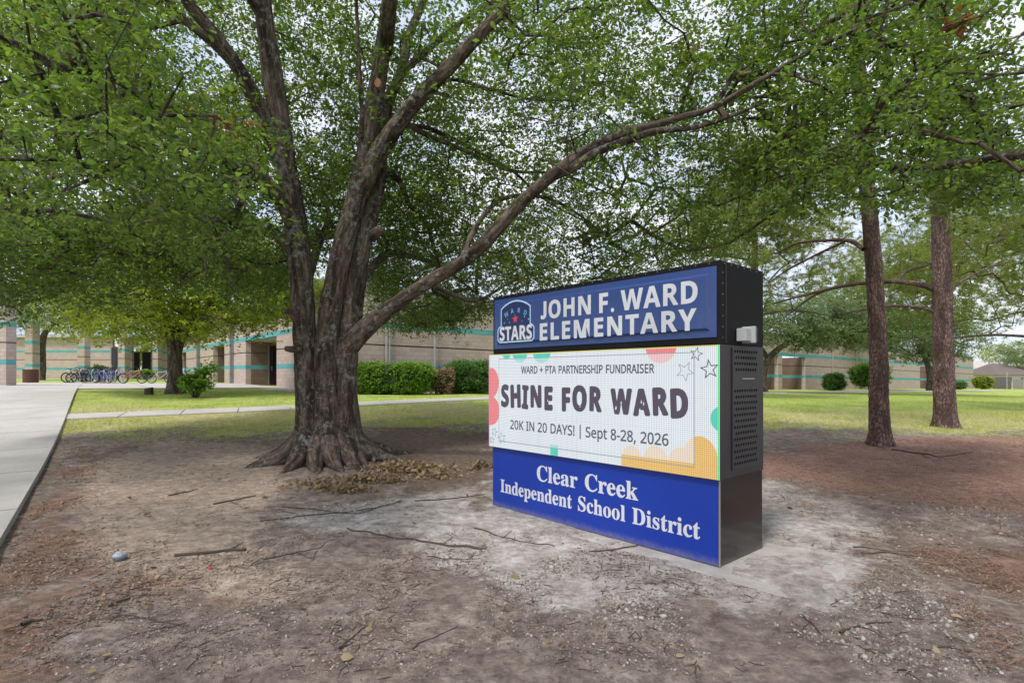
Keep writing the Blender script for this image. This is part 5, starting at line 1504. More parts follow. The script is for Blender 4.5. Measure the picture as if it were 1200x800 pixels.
def broad_tree(label, base, stems_, cen, per, size, mat, group=None, seed=1, shape=(KITE, KITE_F), spread=0.32, tmat='oak_bark', name='oak_tree', rr=0.006, sprig=7, kind_cat='tree'):
    t = empty(name, (0, 0, 0), 0, label, kind_cat, group)
    b = Bark(seed)
    nd = []
    for pts, rad in stems_:
        c, r = b.limb(pts, rad, 0.12, 14, 0.02, 8.0, 0.12)
        nd.append(c[len(c) // 3:][::2])
    Nn, pr, wt, ii, tp = grow(np.vstack(nd), cen, 0.6, 0.03, seed)
    rd = np.minimum(rr * np.maximum(wt, 1) ** 0.48, 0.09)
    b.segs(Nn[pr[ii]], Nn[ii], np.minimum(rd[ii] * 1.3, rd[pr[ii]] + 0.02), rd[ii], 4)
    b.build('trunk', M[tmat], t)
    foliage('crown', cen, per, spread, size, M[mat], t, seed + 50, shape, sprig)
    return t

# second oak, by the bicycles
bx_, by_ = ground_at(205, 461)[:2]
b0 = gz(bx_, by_)
def up(dx, dy, z): return (bx_ + dx, by_ + dy, b0 + z)
broad_tree('smaller oak with bright yellow green leaves on the lawn before the bicycles', None,
    [([up(0, 0, -0.1), up(0, 0, 0.25), up(0.02, 0, 1.0), up(-0.03, 0, 2.0), up(-0.3, 0, 3.0), up(-0.9, 0.1, 4.2), up(-1.2, 0.3, 5.6)], [0.50, 0.34, 0.27, 0.26, 0.20, 0.13, 0.07]),
     ([up(0.05, 0, 1.6), up(0.35, -0.1, 2.4), up(0.95, -0.1, 3.1), up(1.9, -0.2, 4.1), up(2.6, 0.2, 5.2)], [0.20, 0.18, 0.15, 0.10, 0.05]),
     ([up(0.0, 0, 1.9), up(0.1, 0.3, 3.2), up(0.3, 0.8, 4.6), up(0.1, 1.0, 6.2)], [0.2, 0.16, 0.11, 0.06]),
     ([up(0.0, 0, 2.2), up(-0.8, -0.6, 3.0), up(-2.2, -1.0, 3.6), up(-3.6, -1.0, 4.0)], [0.14, 0.11, 0.08, 0.04])],
    ellipsoid_centers(2500, up(0.2, 0, 4.7), (6.0, 4.8, 3.1), 4, 0.25, b0 + 2.15), 42, 0.135, 'young_leaf', None, 4)
# surface roots of that tree
# third, grey green, by the litter bin
bx_, by_ = -42.0, 49.5
b0 = gz(bx_, by_)
broad_tree('small grey green tree standing among the entrance pillars at far left', None,
    [([up(0, 0, -0.1), up(0.1, 0, 1.2), up(0.15, 0, 3.4), up(0.7, 0, 4.6), up(2.0, 0, 5.6)], [0.36, 0.32, 0.29, 0.20, 0.08]),
     ([up(0.1, 0, 2.2), up(-0.7, 0, 3.6), up(-1.8, 0, 5.0)], [0.16, 0.12, 0.06])],
    ellipsoid_centers(700, up(3.2, -1, 6.2), (6.8, 4.0, 2.3), 6, 0.2, b0 + 3.6), 42, 0.15, 'grey_leaf', None, 6)
# tree in the open court behind the back wall
bx_, by_ = (167 - 600) / F * 80, 80
b0 = gz(bx_, by_)
broad_tree('green tree showing through the opening between the entrance pillars', None,
    [([up(0, 0, -0.1), up(0.1, 0, 1.8), up(0.2, 0, 4.0)], [0.22, 0.18, 0.1])],
    ellipsoid_centers(420, up(0, 0, 4.2), (3.2, 2.4, 2.6), 8, 0.2), 35, 0.20, 'young_leaf', None, 8)
# spreading live oak right of the sign
bx_, by_ = (895 - 600) / F * 38, 38
b0 = gz(bx_, by_)
broad_tree('low spreading live oak with a curved leaning trunk just right of the sign', None,
    [([up(0, 0, -0.1), up(-0.05, 0, 1.0), up(0.15, 0, 2.0), up(0.9, 0, 2.9), up(1.9, 0, 3.5), up(3.6, 0, 4.2), up(6.0, 0, 4.4)], [0.30, 0.26, 0.24, 0.21, 0.17, 0.11, 0.05]),
     ([up(0.3, 0, 2.3), up(-0.5, 0, 3.4), up(-2.0, 0, 4.6)], [0.17, 0.13, 0.07]),
     ([up(1.4, 0, 3.2), up(2.0, 0.4, 4.3), up(2.6, 0.8, 5.4)], [0.14, 0.1, 0.06]),
     ([up(1.9, 0, 3.5), up(3.8, -0.8, 3.5), up(6.4, -1.2, 3.3)], [0.10, 0.08, 0.04])],
    ellipsoid_centers(1300, up(4.2, 0, 4.8), (7.4, 4.0, 2.0), 10, 0.2, b0 + 2.5), 42, 0.15, 'grey_leaf', None, 10)
bx_, by_ = (1089 - 600) / F * 56, 56
b0 = gz(bx_, by_)
broad_tree('dark leaved tree standing against the far school wing behind the right pine', None,
    [([up(0, 0, -0.1), up(0.1, 0, 1.4), up(-0.3, 0, 3.0), up(-1.2, 0, 4.6)], [0.34, 0.30, 0.22, 0.12]),
     ([up(0.1, 0, 1.6), up(0.8, 0, 3.0), up(1.8, 0, 4.6)], [0.24, 0.18, 0.1])],
    ellipsoid_centers(1100, up(-0.8, 0, 5.6), (6.8, 4.0, 3.0), 12, 0.2, b0 + 2.7), 42, 0.18, 'grey_leaf', None, 12)
for lab, px_, Y_, h_, rx_, mat_, n_, sd_ in (
    ('tall broad tree rising behind the middle school wing', 500, 62, 6.5, 9, 'oak_leaf', 900, 14),
    ('broad pale green tree behind the school roof left of the big oak', 300, 85, 7.0, 9, 'young_leaf', 600, 15),
    ('rounded green tree behind the far school wing', 985, 84, 6.5, 9, 'young_leaf', 800, 16),
    ('pale green tree beyond the fence at the far right', 1190, 150, 8, 12, 'young_leaf', 600, 17),
    ('dark tree at the far right edge behind the houses', 1215, 110, 6.0, 10, 'grey_leaf', 500, 18),
    ('bushy green tree behind the entrance roof at far left', 60, 95, 7.0, 10, 'grey_leaf', 500, 19)):
    bx_, by_ = (px_ - 600) / F * Y_, Y_
    b0 = gz(bx_, by_)
    broad_tree(lab, None, [([up(0, 0, -0.1), up(0.1, 0, 2.0), up(0.3, 0, 4.5), up(0.1, 0, h_)], [0.35, 0.28, 0.2, 0.1])],
        ellipsoid_centers(n_, up(0, 0, h_), (rx_, 5, 3.6), sd_, 0.3, b0 + 2.2), 35, 0.26, mat_, None, sd_, spread=0.5)

# ------------------------------------------------------------------ pines
def pine(label, pts, rad, limbs, cen, n_needles=26, seed=1, tuft=0.20, seg=60, group=None, bare=0):
    t = empty('pine_tree', (0, 0, 0), 0, label, 'tree', group)
    b = Bark(seed)
    rs = np.random.default_rng(seed)
    def fl(rr, c, ang, along):
        z0 = c[0, 2] + 0.1
        s = np.exp(-np.clip(c[:, 2] - z0, 0, 9) / 0.20)[:, None] * 0.16
        return rr + s * np.clip(0.6 + 0.5 * np.cos(5 * ang[None] + seed) + 0.3 * np.cos(3 * ang[None]), 0, 2)
    c, r = b.limb(pts, rad, 0.035, seg, 0.022, 13.0, 0.05, fl, 0.30)
    nd = [c[c[:, 2] > c[0, 2] + 4][::8]]
    for lp, lr in limbs:
        c2, _ = b.limb(lp, lr, 0.08, 10, 0.008, 9, 0.12)
        nd.append(c2[len(c2) // 2:][::3])
    Nn, pr, wt, ii, tp = grow(np.vstack(nd), cen, 0.45, -0.03, seed)
    rd = np.minimum(0.006 * np.maximum(wt, 1) ** 0.5, 0.06)
    b.segs(Nn[pr[ii]], Nn[ii], np.minimum(rd[ii] * 1.3, rd[pr[ii]] + 0.01), rd[ii], 4)
    b.build('trunk', M['pine_bark'], t)
    C = np.repeat(cen, 5, 0); C = C + rs.normal(0, 0.17, C.shape)
    dirc = unit(rs.normal(0, 1, C.shape) * np.array([1, 1, 0.5]) + np.array([0, 0, 0.35]))
    Pn = np.repeat(C, n_needles, 0); dn = np.repeat(dirc, n_needles, 0)
    Pn = Pn + dn * rs.uniform(-0.1, 0.05, (len(Pn), 1))
    dn = unit(dn + rs.normal(0, 0.5, dn.shape))
    place_leaves('crown', Pn, dn, rs.normal(0, 1, dn.shape), tuft * rs.uniform(0.7, 1.2, len(Pn)), np.full(len(Pn), 1.0), M['needle'], t, (NEEDLE, NEEDLE_F))
    return t

g1 = ground_at(1030, 524); Y1 = g1[1] + 0.25
g2 = ground_at(1108, 502); Y2 = g2[1] + 0.28
def q(x, y, Y): return tuple(P(x, y, Y))
pine('tall reddish pine trunk nearest the sign on the right', [q(1031, 532, Y1), q(1031, 515, Y1), q(1030, 480, Y1), q(1029, 400, Y1), q(1025, 330, Y1), q(1020, 260, Y1), q(1014, 190, Y1), q(1008, 110, Y1), q(1003, 30, Y1), q(1000, -80, Y1), q(998, -250, Y1 + .3)],
     [0.235, 0.20, 0.185, 0.168, 0.162, 0.155, 0.148, 0.14, 0.13, 0.115, 0.09],
     [([q(1012, 292, Y1), q(995, 282, Y1 + .5), q(965, 282, Y1 + 1.1), q(935, 285, Y1 + 1.8), q(908, 298, Y1 + 2.5)], [0.05, 0.045, 0.035, 0.028, 0.015]),
      ([q(990, 283, Y1 + .5), q(960, 297, Y1 + 1.2), q(925, 315, Y1 + 2), q(900, 332, Y1 + 2.8)], [0.03, 0.028, 0.022, 0.012]),
      ([q(1000, 60, Y1), q(1050, 30, Y1 + .5), q(1120, -20, Y1 + 1)], [0.06, 0.05, 0.02]),
      ([q(1002, 0, Y1), q(940, -60, Y1 + .5), q(860, -120, Y1 + 1)], [0.06, 0.05, 0.02])],
     ellipsoid_centers(300, (7.0, Y1 + 0.5, 13.5), (3.6, 3.6, 3.2), 3, 0.2), 22, 3, 0.24)
pine('tall reddish pine trunk farther right on the lawn, leaning slightly left at its top', [q(1109, 509, Y2), q(1108, 494, Y2), q(1107, 470, Y2), q(1105, 400, Y2), q(1104, 330, Y2), q(1102, 260, Y2), q(1100, 190, Y2), q(1098, 110, Y2), q(1096, 20, Y2), q(1093, -100, Y2)],
     [0.30, 0.265, 0.25, 0.232, 0.222, 0.205, 0.19, 0.17, 0.15, 0.12],
     [([q(1098, 340, Y2), q(1080, 334, Y2 + .2), q(1052, 330, Y2 + .5), q(1010, 332, Y2 + 1), q(965, 340, Y2 + 1.6), q(905, 356, Y2 + 2.4)], [0.085, 0.075, 0.065, 0.055, 0.05, 0.022]),
      ([q(1098, 366, Y2), q(1075, 360, Y2 + .3), q(1035, 359, Y2 + .8), q(985, 368, Y2 + 1.6)], [0.05, 0.045, 0.04, 0.02]),
      ([q(1052, 330, Y2 + .5), q(1062, 318, Y2 + .7), q(1085, 311, Y2 + .9), q(1100, 306, Y2 + 1.1)], [0.04, 0.04, 0.035, 0.02]),
      ([q(965, 341, Y2 + 1.6), q(945, 352, Y2 + 2), q(920, 372, Y2 + 2.6)], [0.035, 0.03, 0.012]),
      ([q(1108, 345, Y2), q(1140, 322, Y2 + .6), q(1200, 300, Y2 + 1.2)], [0.04, 0.03, 0.012]),
      ([q(1098, 30, Y2), q(1150, 0, Y2 + .5), q(1220, -40, Y2 + 1)], [0.06, 0.05, 0.02])],
     np.vstack([ellipsoid_centers(300, (10.6, Y2, 15.5), (3.8, 3.8, 3.6), 5, 0.2)]), 22, 5, 0.24)
def pine_auto(label, px_, Y_, h, cw, n, seed, low, tuft=0.26, r0=0.26):
    x, y = (px_ - 600) / F * Y_, Y_
    z = gz(x, y)
    rs = random.Random(seed)
    limbs = []
    for k in range(9):
        zz = low + (h - low) * k / 10; an = rs.uniform(0, 6.28); L = cw * (1 - 0.6 * k / 10)
        limbs.append(([(x, y, z + zz), (x + 0.5 * L * math.cos(an), y + 0.5 * L * math.sin(an), z + zz + 0.3), (x + L * math.cos(an), y + L * math.sin(an), z + zz + 0.1)], [0.06, 0.045, 0.015]))
    cen = ellipsoid_centers(n, (x, y, z + (h + low) / 2), (cw, cw, (h - low) / 2), seed, 0.15, None, 0.8, (0.35, 0.62))
    return pine(label, [(x, y, z - 0.1), (x, y, z + 0.5), (x + 0.1, y, z + h * 0.5), (x, y, z + h * 0.95)], [r0, r0 * 0.85, r0 * 0.6, r0 * 0.2], limbs, cen, 20, seed, tuft, 20)
pine_auto('bushy light green pine at the right edge whose boughs hang before the fence', 1262, 19, 12, 4.6, 1300, 41, 2.5, 0.26)
pine_auto('light green pine standing behind the two reddish trunks', 1106, 36, 13, 5.6, 1100, 42, 3.8, 0.32)
pine_auto('pale green pine showing between the sign and the nearer pine trunk', 882, 27, 13, 4.6, 1200, 43, 4.0, 0.30)
pine_auto('pine with hazy needles rising behind the low live oak', 1028, 45, 12.5, 5.6, 900, 44, 4.2, 0.36)

# ------------------------------------------------------------------ the school
def block_mat(name, c0, c1, mortar):
    t = NT(name)
    o = t.obj()
    sp = t.n('ShaderNodeSeparateXYZ'); t.l(o, sp.inputs[0])
    cb = t.n('ShaderNodeCombineXYZ')
    t.l(t.math('ADD', sp.outputs[0], sp.outputs[1]), cb.inputs[0]); t.l(sp.outputs[2], cb.inputs[1])
    b = t.n('ShaderNodeTexBrick')
    b.offset = 0.5
    t.l(cb.outputs[0], b.inputs['Vector'])
    b.inputs['Color1'].default_value = (*c0, 1); b.inputs['Color2'].default_value = (*c1, 1); b.inputs['Mortar'].default_value = (*mortar, 1)
    b.inputs['Scale'].default_value = 1.0
    b.inputs['Mortar Size'].default_value = 0.012
    b.inputs['Brick Width'].default_value = 0.40
    b.inputs['Row Height'].default_value = 0.20
    n = t.noise(o, 1.2, 5, 0.65); n2 = t.noise(o, 30, 4, 0.7)
    c = t.mix(t.math('MULTIPLY', n, 0.5), b.outputs['Color'], tuple(k * 0.72 for k in c0))
    c = t.mix(t.math('MULTIPLY', n2, 0.35), c, tuple(min(1, k * 1.25) for k in c1))
    h = t.math('ADD', t.math('MULTIPLY', b.outputs['Fac'], -1.0), t.math('MULTIPLY', n2, 0.8))
    return t.done(t.bsdf(c, 0.93, 0.15, 0, t.bump(h, 0.5, 0.02)))
M['block'] = block_mat('school_block', (0.40, 0.315, 0.27), (0.53, 0.435, 0.385), (0.33, 0.27, 0.24))
M['block_brown_shaded'] = block_mat('brown_block_shaded', (0.17, 0.118, 0.092), (0.23, 0.165, 0.13), (0.14, 0.10, 0.08))  # brown recess block, darkened so the recess shade is in its colour
M['teal'] = block_mat('teal_block', (0.095, 0.33, 0.35), (0.14, 0.40, 0.42), (0.10, 0.29, 0.30))
M['joint'] = simple('joint', (0.12, 0.085, 0.075), 0.9, 0.1)
M['roof_metal'] = simple('roof_metal', (0.42, 0.47, 0.52), 0.42, 0.5, 0.3, 0.1, 2)
M['pipe_grey'] = simple('pipe_grey', (0.24, 0.25, 0.26), 0.5, 0.4, 0.2, 0.1, 4)
M['pipe_pale'] = simple('pipe_pale', (0.42, 0.42, 0.42), 0.5, 0.4, 0.1, 0.1, 4)
M['door'] = simple('door', (0.035, 0.018, 0.028), 0.4, 0.4, 0, 0.2, 3)
M['glass'] = simple('dark_glass', (0.012, 0.014, 0.016), 0.08, 0.6)
M['soffit'] = simple('soffit', (0.42, 0.36, 0.28), 0.8, 0.2)

school = empty('school_building', (0, 0, 0), 0, 'long single storey school of pink grey block with teal stripes', 'school')

def wall(parent, p0, p1, z0, z1, h=4.9, thick=0.35, z_from=0.0, z_to=None, mat='block', bands=True, nm='wall'):
    """a wall whose outer face runs p0 -> p1 (seen with the outside on the right-hand side of that direction)"""
    p0 = np.array(p0, float); p1 = np.array(p1, float)
    L = np.linalg.norm(p1 - p0)
    an = math.atan2(p1[1] - p0[1], p1[0] - p0[0])
    top = z_to or h
    def piece(za, zb, off, name, m, par):
        mb = MB()
        vs = []
        for x, zz in ((0, 0.0), (L, z1 - z0)):
            for y in (off, thick):
                for z in (za, zb):
                    vs.append((x, y, zz + z))
        mb.add(vs, [(0, 1, 5, 4), (2, 6, 7, 3), (0, 2, 3, 1), (4, 5, 7, 6), (1, 3, 7, 5), (0, 4, 6, 2)])
        o = mb.build(name, M[m], par)
        return o
    segs = []
    cuts = [(-0.7, 1.15, 0, 'b'), (1.15, 1.42, -0.004, 't'), (1.42, 2.26, 0, 'b'), (2.26, 2.33, 0.025, 'j'), (2.33, 3.10, 0, 'b'), (3.10, 3.38, -0.004, 't'), (3.38, top, 0, 'b')] if bands else [(-0.7, top, 0, 'b')]
    root = None
    for za, zb, off, k in cuts:
        za2, zb2 = max(za, z_from if z_from else za), min(zb, top)
        if zb2 - za2 < 0.02:
            continue
        segs.append((za2, zb2, off, k))
    first = next(s for s in segs if s[3] == 'b')
    root = piece(first[0], first[1], first[2], nm, mat, parent)
    root.location = (p0[0], p0[1], z0); root.rotation_euler = (0, 0, an)
    for s in segs:
        if s is first:
            continue
        piece(s[0], s[1], s[2], {'b': 'block_course', 't': 'teal_band', 'j': 'joint_line'}[s[3]], {'b': mat, 't': 'teal', 'j': 'joint'}[s[3]], root)
    return root

CA, CB_ = 24.2, 9.3
zA = lambda a: 0.67 + (min(a, 60) - CA) * 0.008
zB = lambda b: 0.66 - (b - CB_) * 0.0118
def wA(a0, a1, b=CB_, **k):      # left wing: outside faces -B; going from far to near keeps the outside to the right
    return wall(school, ab(a1, b), ab(a0, b), zA(a1), zA(a0), **k)
def jambA(a, b0, b1, mat='block_brown_shaded', **k):   # faces -A, b0 < b1
    return wall(school, ab(a, b0), ab(a, b1), zA(a), zA(a), mat=mat, **k)
# left wing with three recesses
wA(CA + 0.35, 34.4)
wA(42.0, 49.1)
wA(53.7, 68.8)
wA(72.6, 80.0)
for (a0, a1, dp) in ((34.4, 42.0, 3.2), (49.1, 53.7, 2.4), (68.8, 72.6, 2.2)):
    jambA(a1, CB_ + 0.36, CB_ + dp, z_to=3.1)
    wall(school, ab(a1, CB_ + dp), ab(a0, CB_ + dp), zA(a1), zA(a0), z_to=3.1, mat='block_brown_shaded')
    wall(school, ab(a0 - 0.35, CB_ + dp), ab(a0 - 0.35, CB_ + 0.36), zA(a0), zA(a0), z_to=3.1, mat='block_brown_shaded')
    wA(a0, a1, z_from=3.1, thick=0.35)
    mb = MB()
    x0, y0_ = ab(a0, CB_ + 0.36); x1, y1_ = ab(a1, CB_ + 0.36); x2, y2_ = ab(a1, CB_ + dp); x3, y3_ = ab(a0, CB_ + dp)
    zz = zA(a0) + 3.12
    mb.add([(x0, y0_, zz), (x1, y1_, zz), (x2, y2_, zz), (x3, y3_, zz), (x0, y0_, zz + .1), (x1, y1_, zz + .1), (x2, y2_, zz + .1), (x3, y3_, zz + .1)], [(0, 1, 2, 3), (7, 6, 5, 4), (0, 4, 5, 1), (1, 5, 6, 2), (2, 6, 7, 3), (3, 7, 4, 0)])
    mb.build('soffit', M['soffit'], school)
# door in the near recess, on the far jamb
def door_at(pa, pb, z, h):
    pa, pb = np.array(pa), np.array(pb)
    L = np.linalg.norm(pb - pa); an = math.atan2(pb[1] - pa[1], pb[0] - pa[0])
    d = MB().box((L / 2, -0.03, h / 2), (L, 0.06, h)).build('door', M['door'], school, bevel=0.01)
    d.location = (pa[0], pa[1], z); d.rotation_euler = (0, 0, an)
    MB().box((L / 2, -0.07, h * 0.62), (L * 0.5, 0.02, h * 0.5)).build('door_glass', M['glass'], d)
    MB().box((L * 0.15, -0.10, h * 0.42), (0.05, 0.08, 0.3)).build('door_handle', M['steel'], d)
    m = MB(); m.box((-0.04, -0.02, h / 2), (0.08, 0.10, h)); m.box((L + 0.04, -0.02, h / 2), (0.08, 0.10, h))
    m.build('door_frame', M['pipe_grey'], d)
door_at(ab(42.0, 10.85), ab(42.0, 11.85), zA(42) + 0.05, 2.75)
# right wing and its recesses
def wB(b0, b1, a=CA, **k):       # outside faces -A
    return wall(school, ab(a, b0), ab(a, b1), zB(b0), zB(b1), **k)
wB(CB_, 27.0); wB(27.0, 44.0)
wB(48.97, 49.7)
wB(54.2, 86.6)
wB(92.5, 111.6)
for (b0, b1, dp) in ((44.0, 48.97, 2.6), (49.7, 54.2, 2.6), (86.6, 92.5, 4.5)):
    wall(school, ab(CA + dp, b1), ab(CA + 0.36, b1), zB(b1), zB(b1), z_to=3.1, mat='block_brown_shaded')
    wall(school, ab(CA + dp, b0), ab(CA + dp, b1), zB(b0), zB(b1), z_to=3.1, mat='block_brown_shaded')
    wall(school, ab(CA + 0.36, b0 - 0.35), ab(CA + dp, b0 - 0.35), zB(b0), zB(b0), z_to=3.1, mat='block_brown_shaded')
    wB(b0, b1, z_from=3.1)
wall(school, ab(CA + 12, 111.6), ab(CA, 111.6), zB(111.6), zB(111.6))
# coping
def coping(p0, p1, z0, z1, d=0.42):
    p0, p1 = np.array(p0), np.array(p1)
    L = np.linalg.norm(p1 - p0); an = math.atan2(p1[1] - p0[1], p1[0] - p0[0])
    m = MB(); vs = []
    for x, zz in ((0, 0.0), (L, z1 - z0)):
        for y in (-0.06, d):
            for z in (0, 0.12):
                vs.append((x, y, zz + z))
    m.add(vs, [(0, 1, 5, 4), (2, 6, 7, 3), (0, 2, 3, 1), (4, 5, 7, 6), (1, 3, 7, 5), (0, 4, 6, 2)])
    o = m.build('coping', M['pipe_grey'], school)
    o.location = (p0[0], p0[1], z0); o.rotation_euler = (0, 0, an)
coping(ab(CA, CB_ - 0.06), ab(CA, 111.6), zB(CB_) + 4.903, zB(111.6) + 4.903)
coping(ab(80, CB_), ab(CA + .4, CB_), zA(80) + 4.903, zA(CA) + 4.903)
# standing seam roof over the left wing
def roof(p0, p1, z, run, rise, nrm, seam=0.9):
    p0, p1, nrm = np.array(p0), np.array(p1), np.array(nrm)
    m = MB()
    a, b = np.append(p0, z), np.append(p1, z)
    u = np.append(nrm * run, rise)
    t = np.array([0, 0, 0.08])
    m.add([a, b, b + u, a + u, a + t, b + t, b + u + t, a + u + t], [(0, 1, 2, 3), (7, 6, 5, 4), (0, 4, 5, 1), (1, 5, 6, 2), (2, 6, 7, 3), (3, 7, 4, 0)])
    o = m.build('roof', M['roof_metal'], school)
    m = MB(); L = np.linalg.norm(p1 - p0); k = int(L / seam)
    for i in range(k + 1):
        c = a + (b - a) * i / k + t
        m.tube([c, c + u], 0.03, 4)
    m.build('roof_seam', M['roof_metal'], o)['kind'] = 'stuff'
    return o
roof(ab(CA + 2, CB_ - 0.5), ab(80, CB_ - 0.5), zA(50) + 5.05, 9, 2.2, B_DIR)
m = MB()
x0, y0_ = ab(CA + 2, CB_ - 0.55); x1, y1_ = ab(80, CB_ - 0.55)
m.tube([(x0, y0_, zA(50) + 4.98), (x1, y1_, zA(50) + 4.98)], 0.11, 6)
m.build('gutter', M['pipe_grey'], school)
roof(ab(CA + 8, 14), ab(CA + 8, 60), zB(20) + 4.4, 10, 2.4, A_DIR)
def downpipe(x, y, z0, z1, mat, r=0.07):
    m = MB(); m.box((x, y, (z0 + z1) / 2), (r * 1.6, r * 1.6, z1 - z0), 0.7)
    for z in (z0 + 0.8, z0 + 2.4, z0 + 4):
        m.box((x, y, z), (r * 2.2, r * 2.2, 0.05), 0.7)
    m.build('downpipe', M[mat], school)
def onA(px):     # point of the left wing's face seen at image column px
    k = (px - 600) / F
    Y = CB_ / (0.617 + 0.787 * k); return k * Y, Y
def onB(px):
    k = (px - 600) / F
    Y = CA / (0.787 - 0.617 * k); return k * Y, Y
for px_, r_ in ((234, 0.14), (273.5, 0.12)):
    x, y = onA(px_); a = x * A_DIR[0] + y * A_DIR[1]; x, y = ab(a, CB_ - 0.16)
    downpipe(x, y, zA(a), zA(a) + 4.95, 'pipe_grey', r_)
for px_ in (451.5, 455.0, 508):
    x, y = onB(px_); b = x * B_DIR[0] + y * B_DIR[1]; x, y = ab(CA - 0.12, b)
    downpipe(x, y, zB(b), zB(b) + 4.9, 'pipe_pale', 0.045)
for b in (60, 66, 75):
    x, y = ab(CA - 0.1, b); downpipe(x, y, zB(b), zB(b) + 4.9, 'block', 0.05)

# entrance court at far left: back wall, pillars, canopy roof
zc = gz(-42, 60)
wall(school, (-58.5, 63), (-45.3, 63), zc - .1, zc - .1)
wall(school, (-44.6, 64), (-43.8, 64), zc - .1, zc - .1)
wall(school, (-43.0, 68), (-38.5, 72), zc - .1, zc - .1)
x0 = (131 - 600) / F * 62.9; x1 = (138.5 - 600) / F * 62.9
door_at((x0, 62.9), (x1, 62.9), zc, 3.6)
for (pxl, pxr, Y) in ((156, 164, 72), (167, 177, 72)):
    a, b = (pxl - 600) / F * Y, (pxr - 600) / F * Y
    o = MB().box(((a + b) / 2, Y, zc + 1.7), (b - a, 0.1, 3.4)).build('window', M['glass'], school)
    MB().box(((a + b) / 2, Y - 0.07, zc + 3.45), (b - a + 0.3, 0.12, 0.12)).build('window_frame', M['pipe_grey'], o)
wall(school, ((177 - 600) / F * 66, 66), ((196 - 600) / F * 66, 66), zc - .1, zc - .1)
def pillar(pxc, Y, wl, wd, h=4.9):
    x = (pxc - 600) / F * Y
    z = gz(x, Y)
    rt = wall(school, (x - wl, Y), (x, Y), z, z, h=h, thick=wd, nm='pillar')
    return rt
pillar(7, 28.5, 1.5, 0.60)
pillar(38, 47, 0.66, 0.75)
pillar(99, 56, 0.72, 0.80)
pillar(146, 62, 0.72, 0.85)
pillar(185, 62, 0.6, 0.8)
o = roof((-62, 62.7), (-33, 62.7), zc + 4.95, 8, 2.6, (0, 1))
MB().box((-47.5, 62.55, zc + 4.85), (29, 0.2, 0.30)).build('fascia', M['white_plastic'], o)

# ------------------------------------------------------------------ houses and fence at the far right
M['house_wall'] = simple('house_wall', (0.46, 0.40, 0.34), 0.9, 0.2)
M['house_roof'] = simple('house_roof', (0.16, 0.13, 0.12), 0.9, 0.2, 0, 0.2, 1)
M['house_roof_pale'] = simple('house_roof_pale', (0.45, 0.43, 0.41), 0.9, 0.2, 0, 0.1, 1)
M['fence_wood'] = simple('fence_wood', (0.085, 0.075, 0.078), 0.9, 0.1, 0, 0.35, 3)
M['fence_wood_pale'] = simple('fence_wood_pale', (0.22, 0.20, 0.18), 0.9, 0.1, 0, 0.3, 3)
M['galv'] = simple('galvanised', (0.45, 0.45, 0.45), 0.4, 0.5, 0.5, 0.1)
def house(px0, px1, Y, label, rm, eave=2.6, ridge=5.4, dep=9):
    x0, x1 = (px0 - 600) / F * Y, (px1 - 600) / F * Y
    z = gz((x0 + x1) / 2, Y)
    t = empty('house', ((x0 + x1) / 2, Y, z), 0, label, 'house')
    w = x1 - x0
    MB().box((0, dep / 2, eave / 2), (w, dep, eave)).build('wall', M['house_wall'], t)
    m = MB()
    e = 0.5
    vs = [(-w / 2 - e, -e, eave), (w / 2 + e, -e, eave), (w / 2 + e, dep + e, eave), (-w / 2 - e, dep + e, eave), (-w / 2 + w * 0.28, dep / 2, ridge), (w / 2 - w * 0.28, dep / 2, ridge)]
    m.add(vs, [(0, 1, 5, 4), (1, 2, 5), (2, 3, 4, 5), (3, 0, 4), (3, 2, 1, 0)])
    m.build('roof', M[rm], t)
    for fx in (-0.25, 0.2):
        f = MB().box((fx * w, -0.03, 1.5), (1.3, 0.06, 1.1)).build('window', M['white_plastic'], t)
        MB().box((fx * w, -0.07, 1.5), (1.1, 0.03, 0.9)).build('pane', M['glass'], f)
house(1149, 1178, 120, 'white roofed house beyond the fence at far right', 'house_roof_pale', 3.0, 5.6)
house(1172, 1212, 105, 'brown roofed house at the right edge behind the fence', 'house_roof', 2.4, 4.6)
house(1215, 1290, 110, 'low brown roofed house cut off by the right edge', 'house_roof', 2.4, 4.8)
# wooden fence: single boards
def fence(px0, px1, Y, label, mat, h, bw, seed):
    x0, x1 = (px0 - 600) / F * Y, (px1 - 600) / F * Y
    z = gz((x0 + x1) / 2, Y)
    t = empty('wooden_fence', (x0, Y, z), 0, label, 'fence')
    L = x1 - x0; n = int(L / bw); r = random.Random(seed)
    me = None
    for i in range(n):
        if me is None:
            o = MB().box((0, 0, h / 2), (bw - 0.012, 0.03, h)).build('board', M[mat], t)
            me = o.data
        else:
            o = bpy.data.objects.new('board', me); COL.objects.link(o); o.parent = t
        o.location = ((i + 0.5) * bw, r.uniform(-0.008, 0.008), r.uniform(-0.04, 0.02) - 0.03)
    for zz in (0.35, h - 0.3):
        MB().box((L / 2, 0.05, zz), (L, 0.05, 0.09)).build('rail', M[mat], t)
fence(1163, 1186, 88, 'dark weathered wooden fence panel between bush and chain link fence', 'fence_wood', 1.95, 0.15, 1)
fence(1187, 1262, 90, 'paler wooden fence behind the chain link at the right edge', 'fence_wood_pale', 1.7, 0.15, 2)
fx0, fx1, fY = (1140 - 600) / F * 86, (1300 - 600) / F * 86, 86.0
t = empty('chain_link_fence', (fx0, fY, gz(fx0, fY)), 0, 'thin galvanised chain link fence with rail running off the right edge', 'fence')
for k in range(9):
    MB().tube([(k * (fx1 - fx0) / 8, 0, 0), (k * (fx1 - fx0) / 8, 0, 1.9 if k not in (2,) else 2.6)], 0.055, 8).build('post', M['galv'], t)
MB().tube([(0, 0, 1.86), (fx1 - fx0, 0, 1.86)], 0.035, 6).build('rail', M['galv'], t)
m = MB()
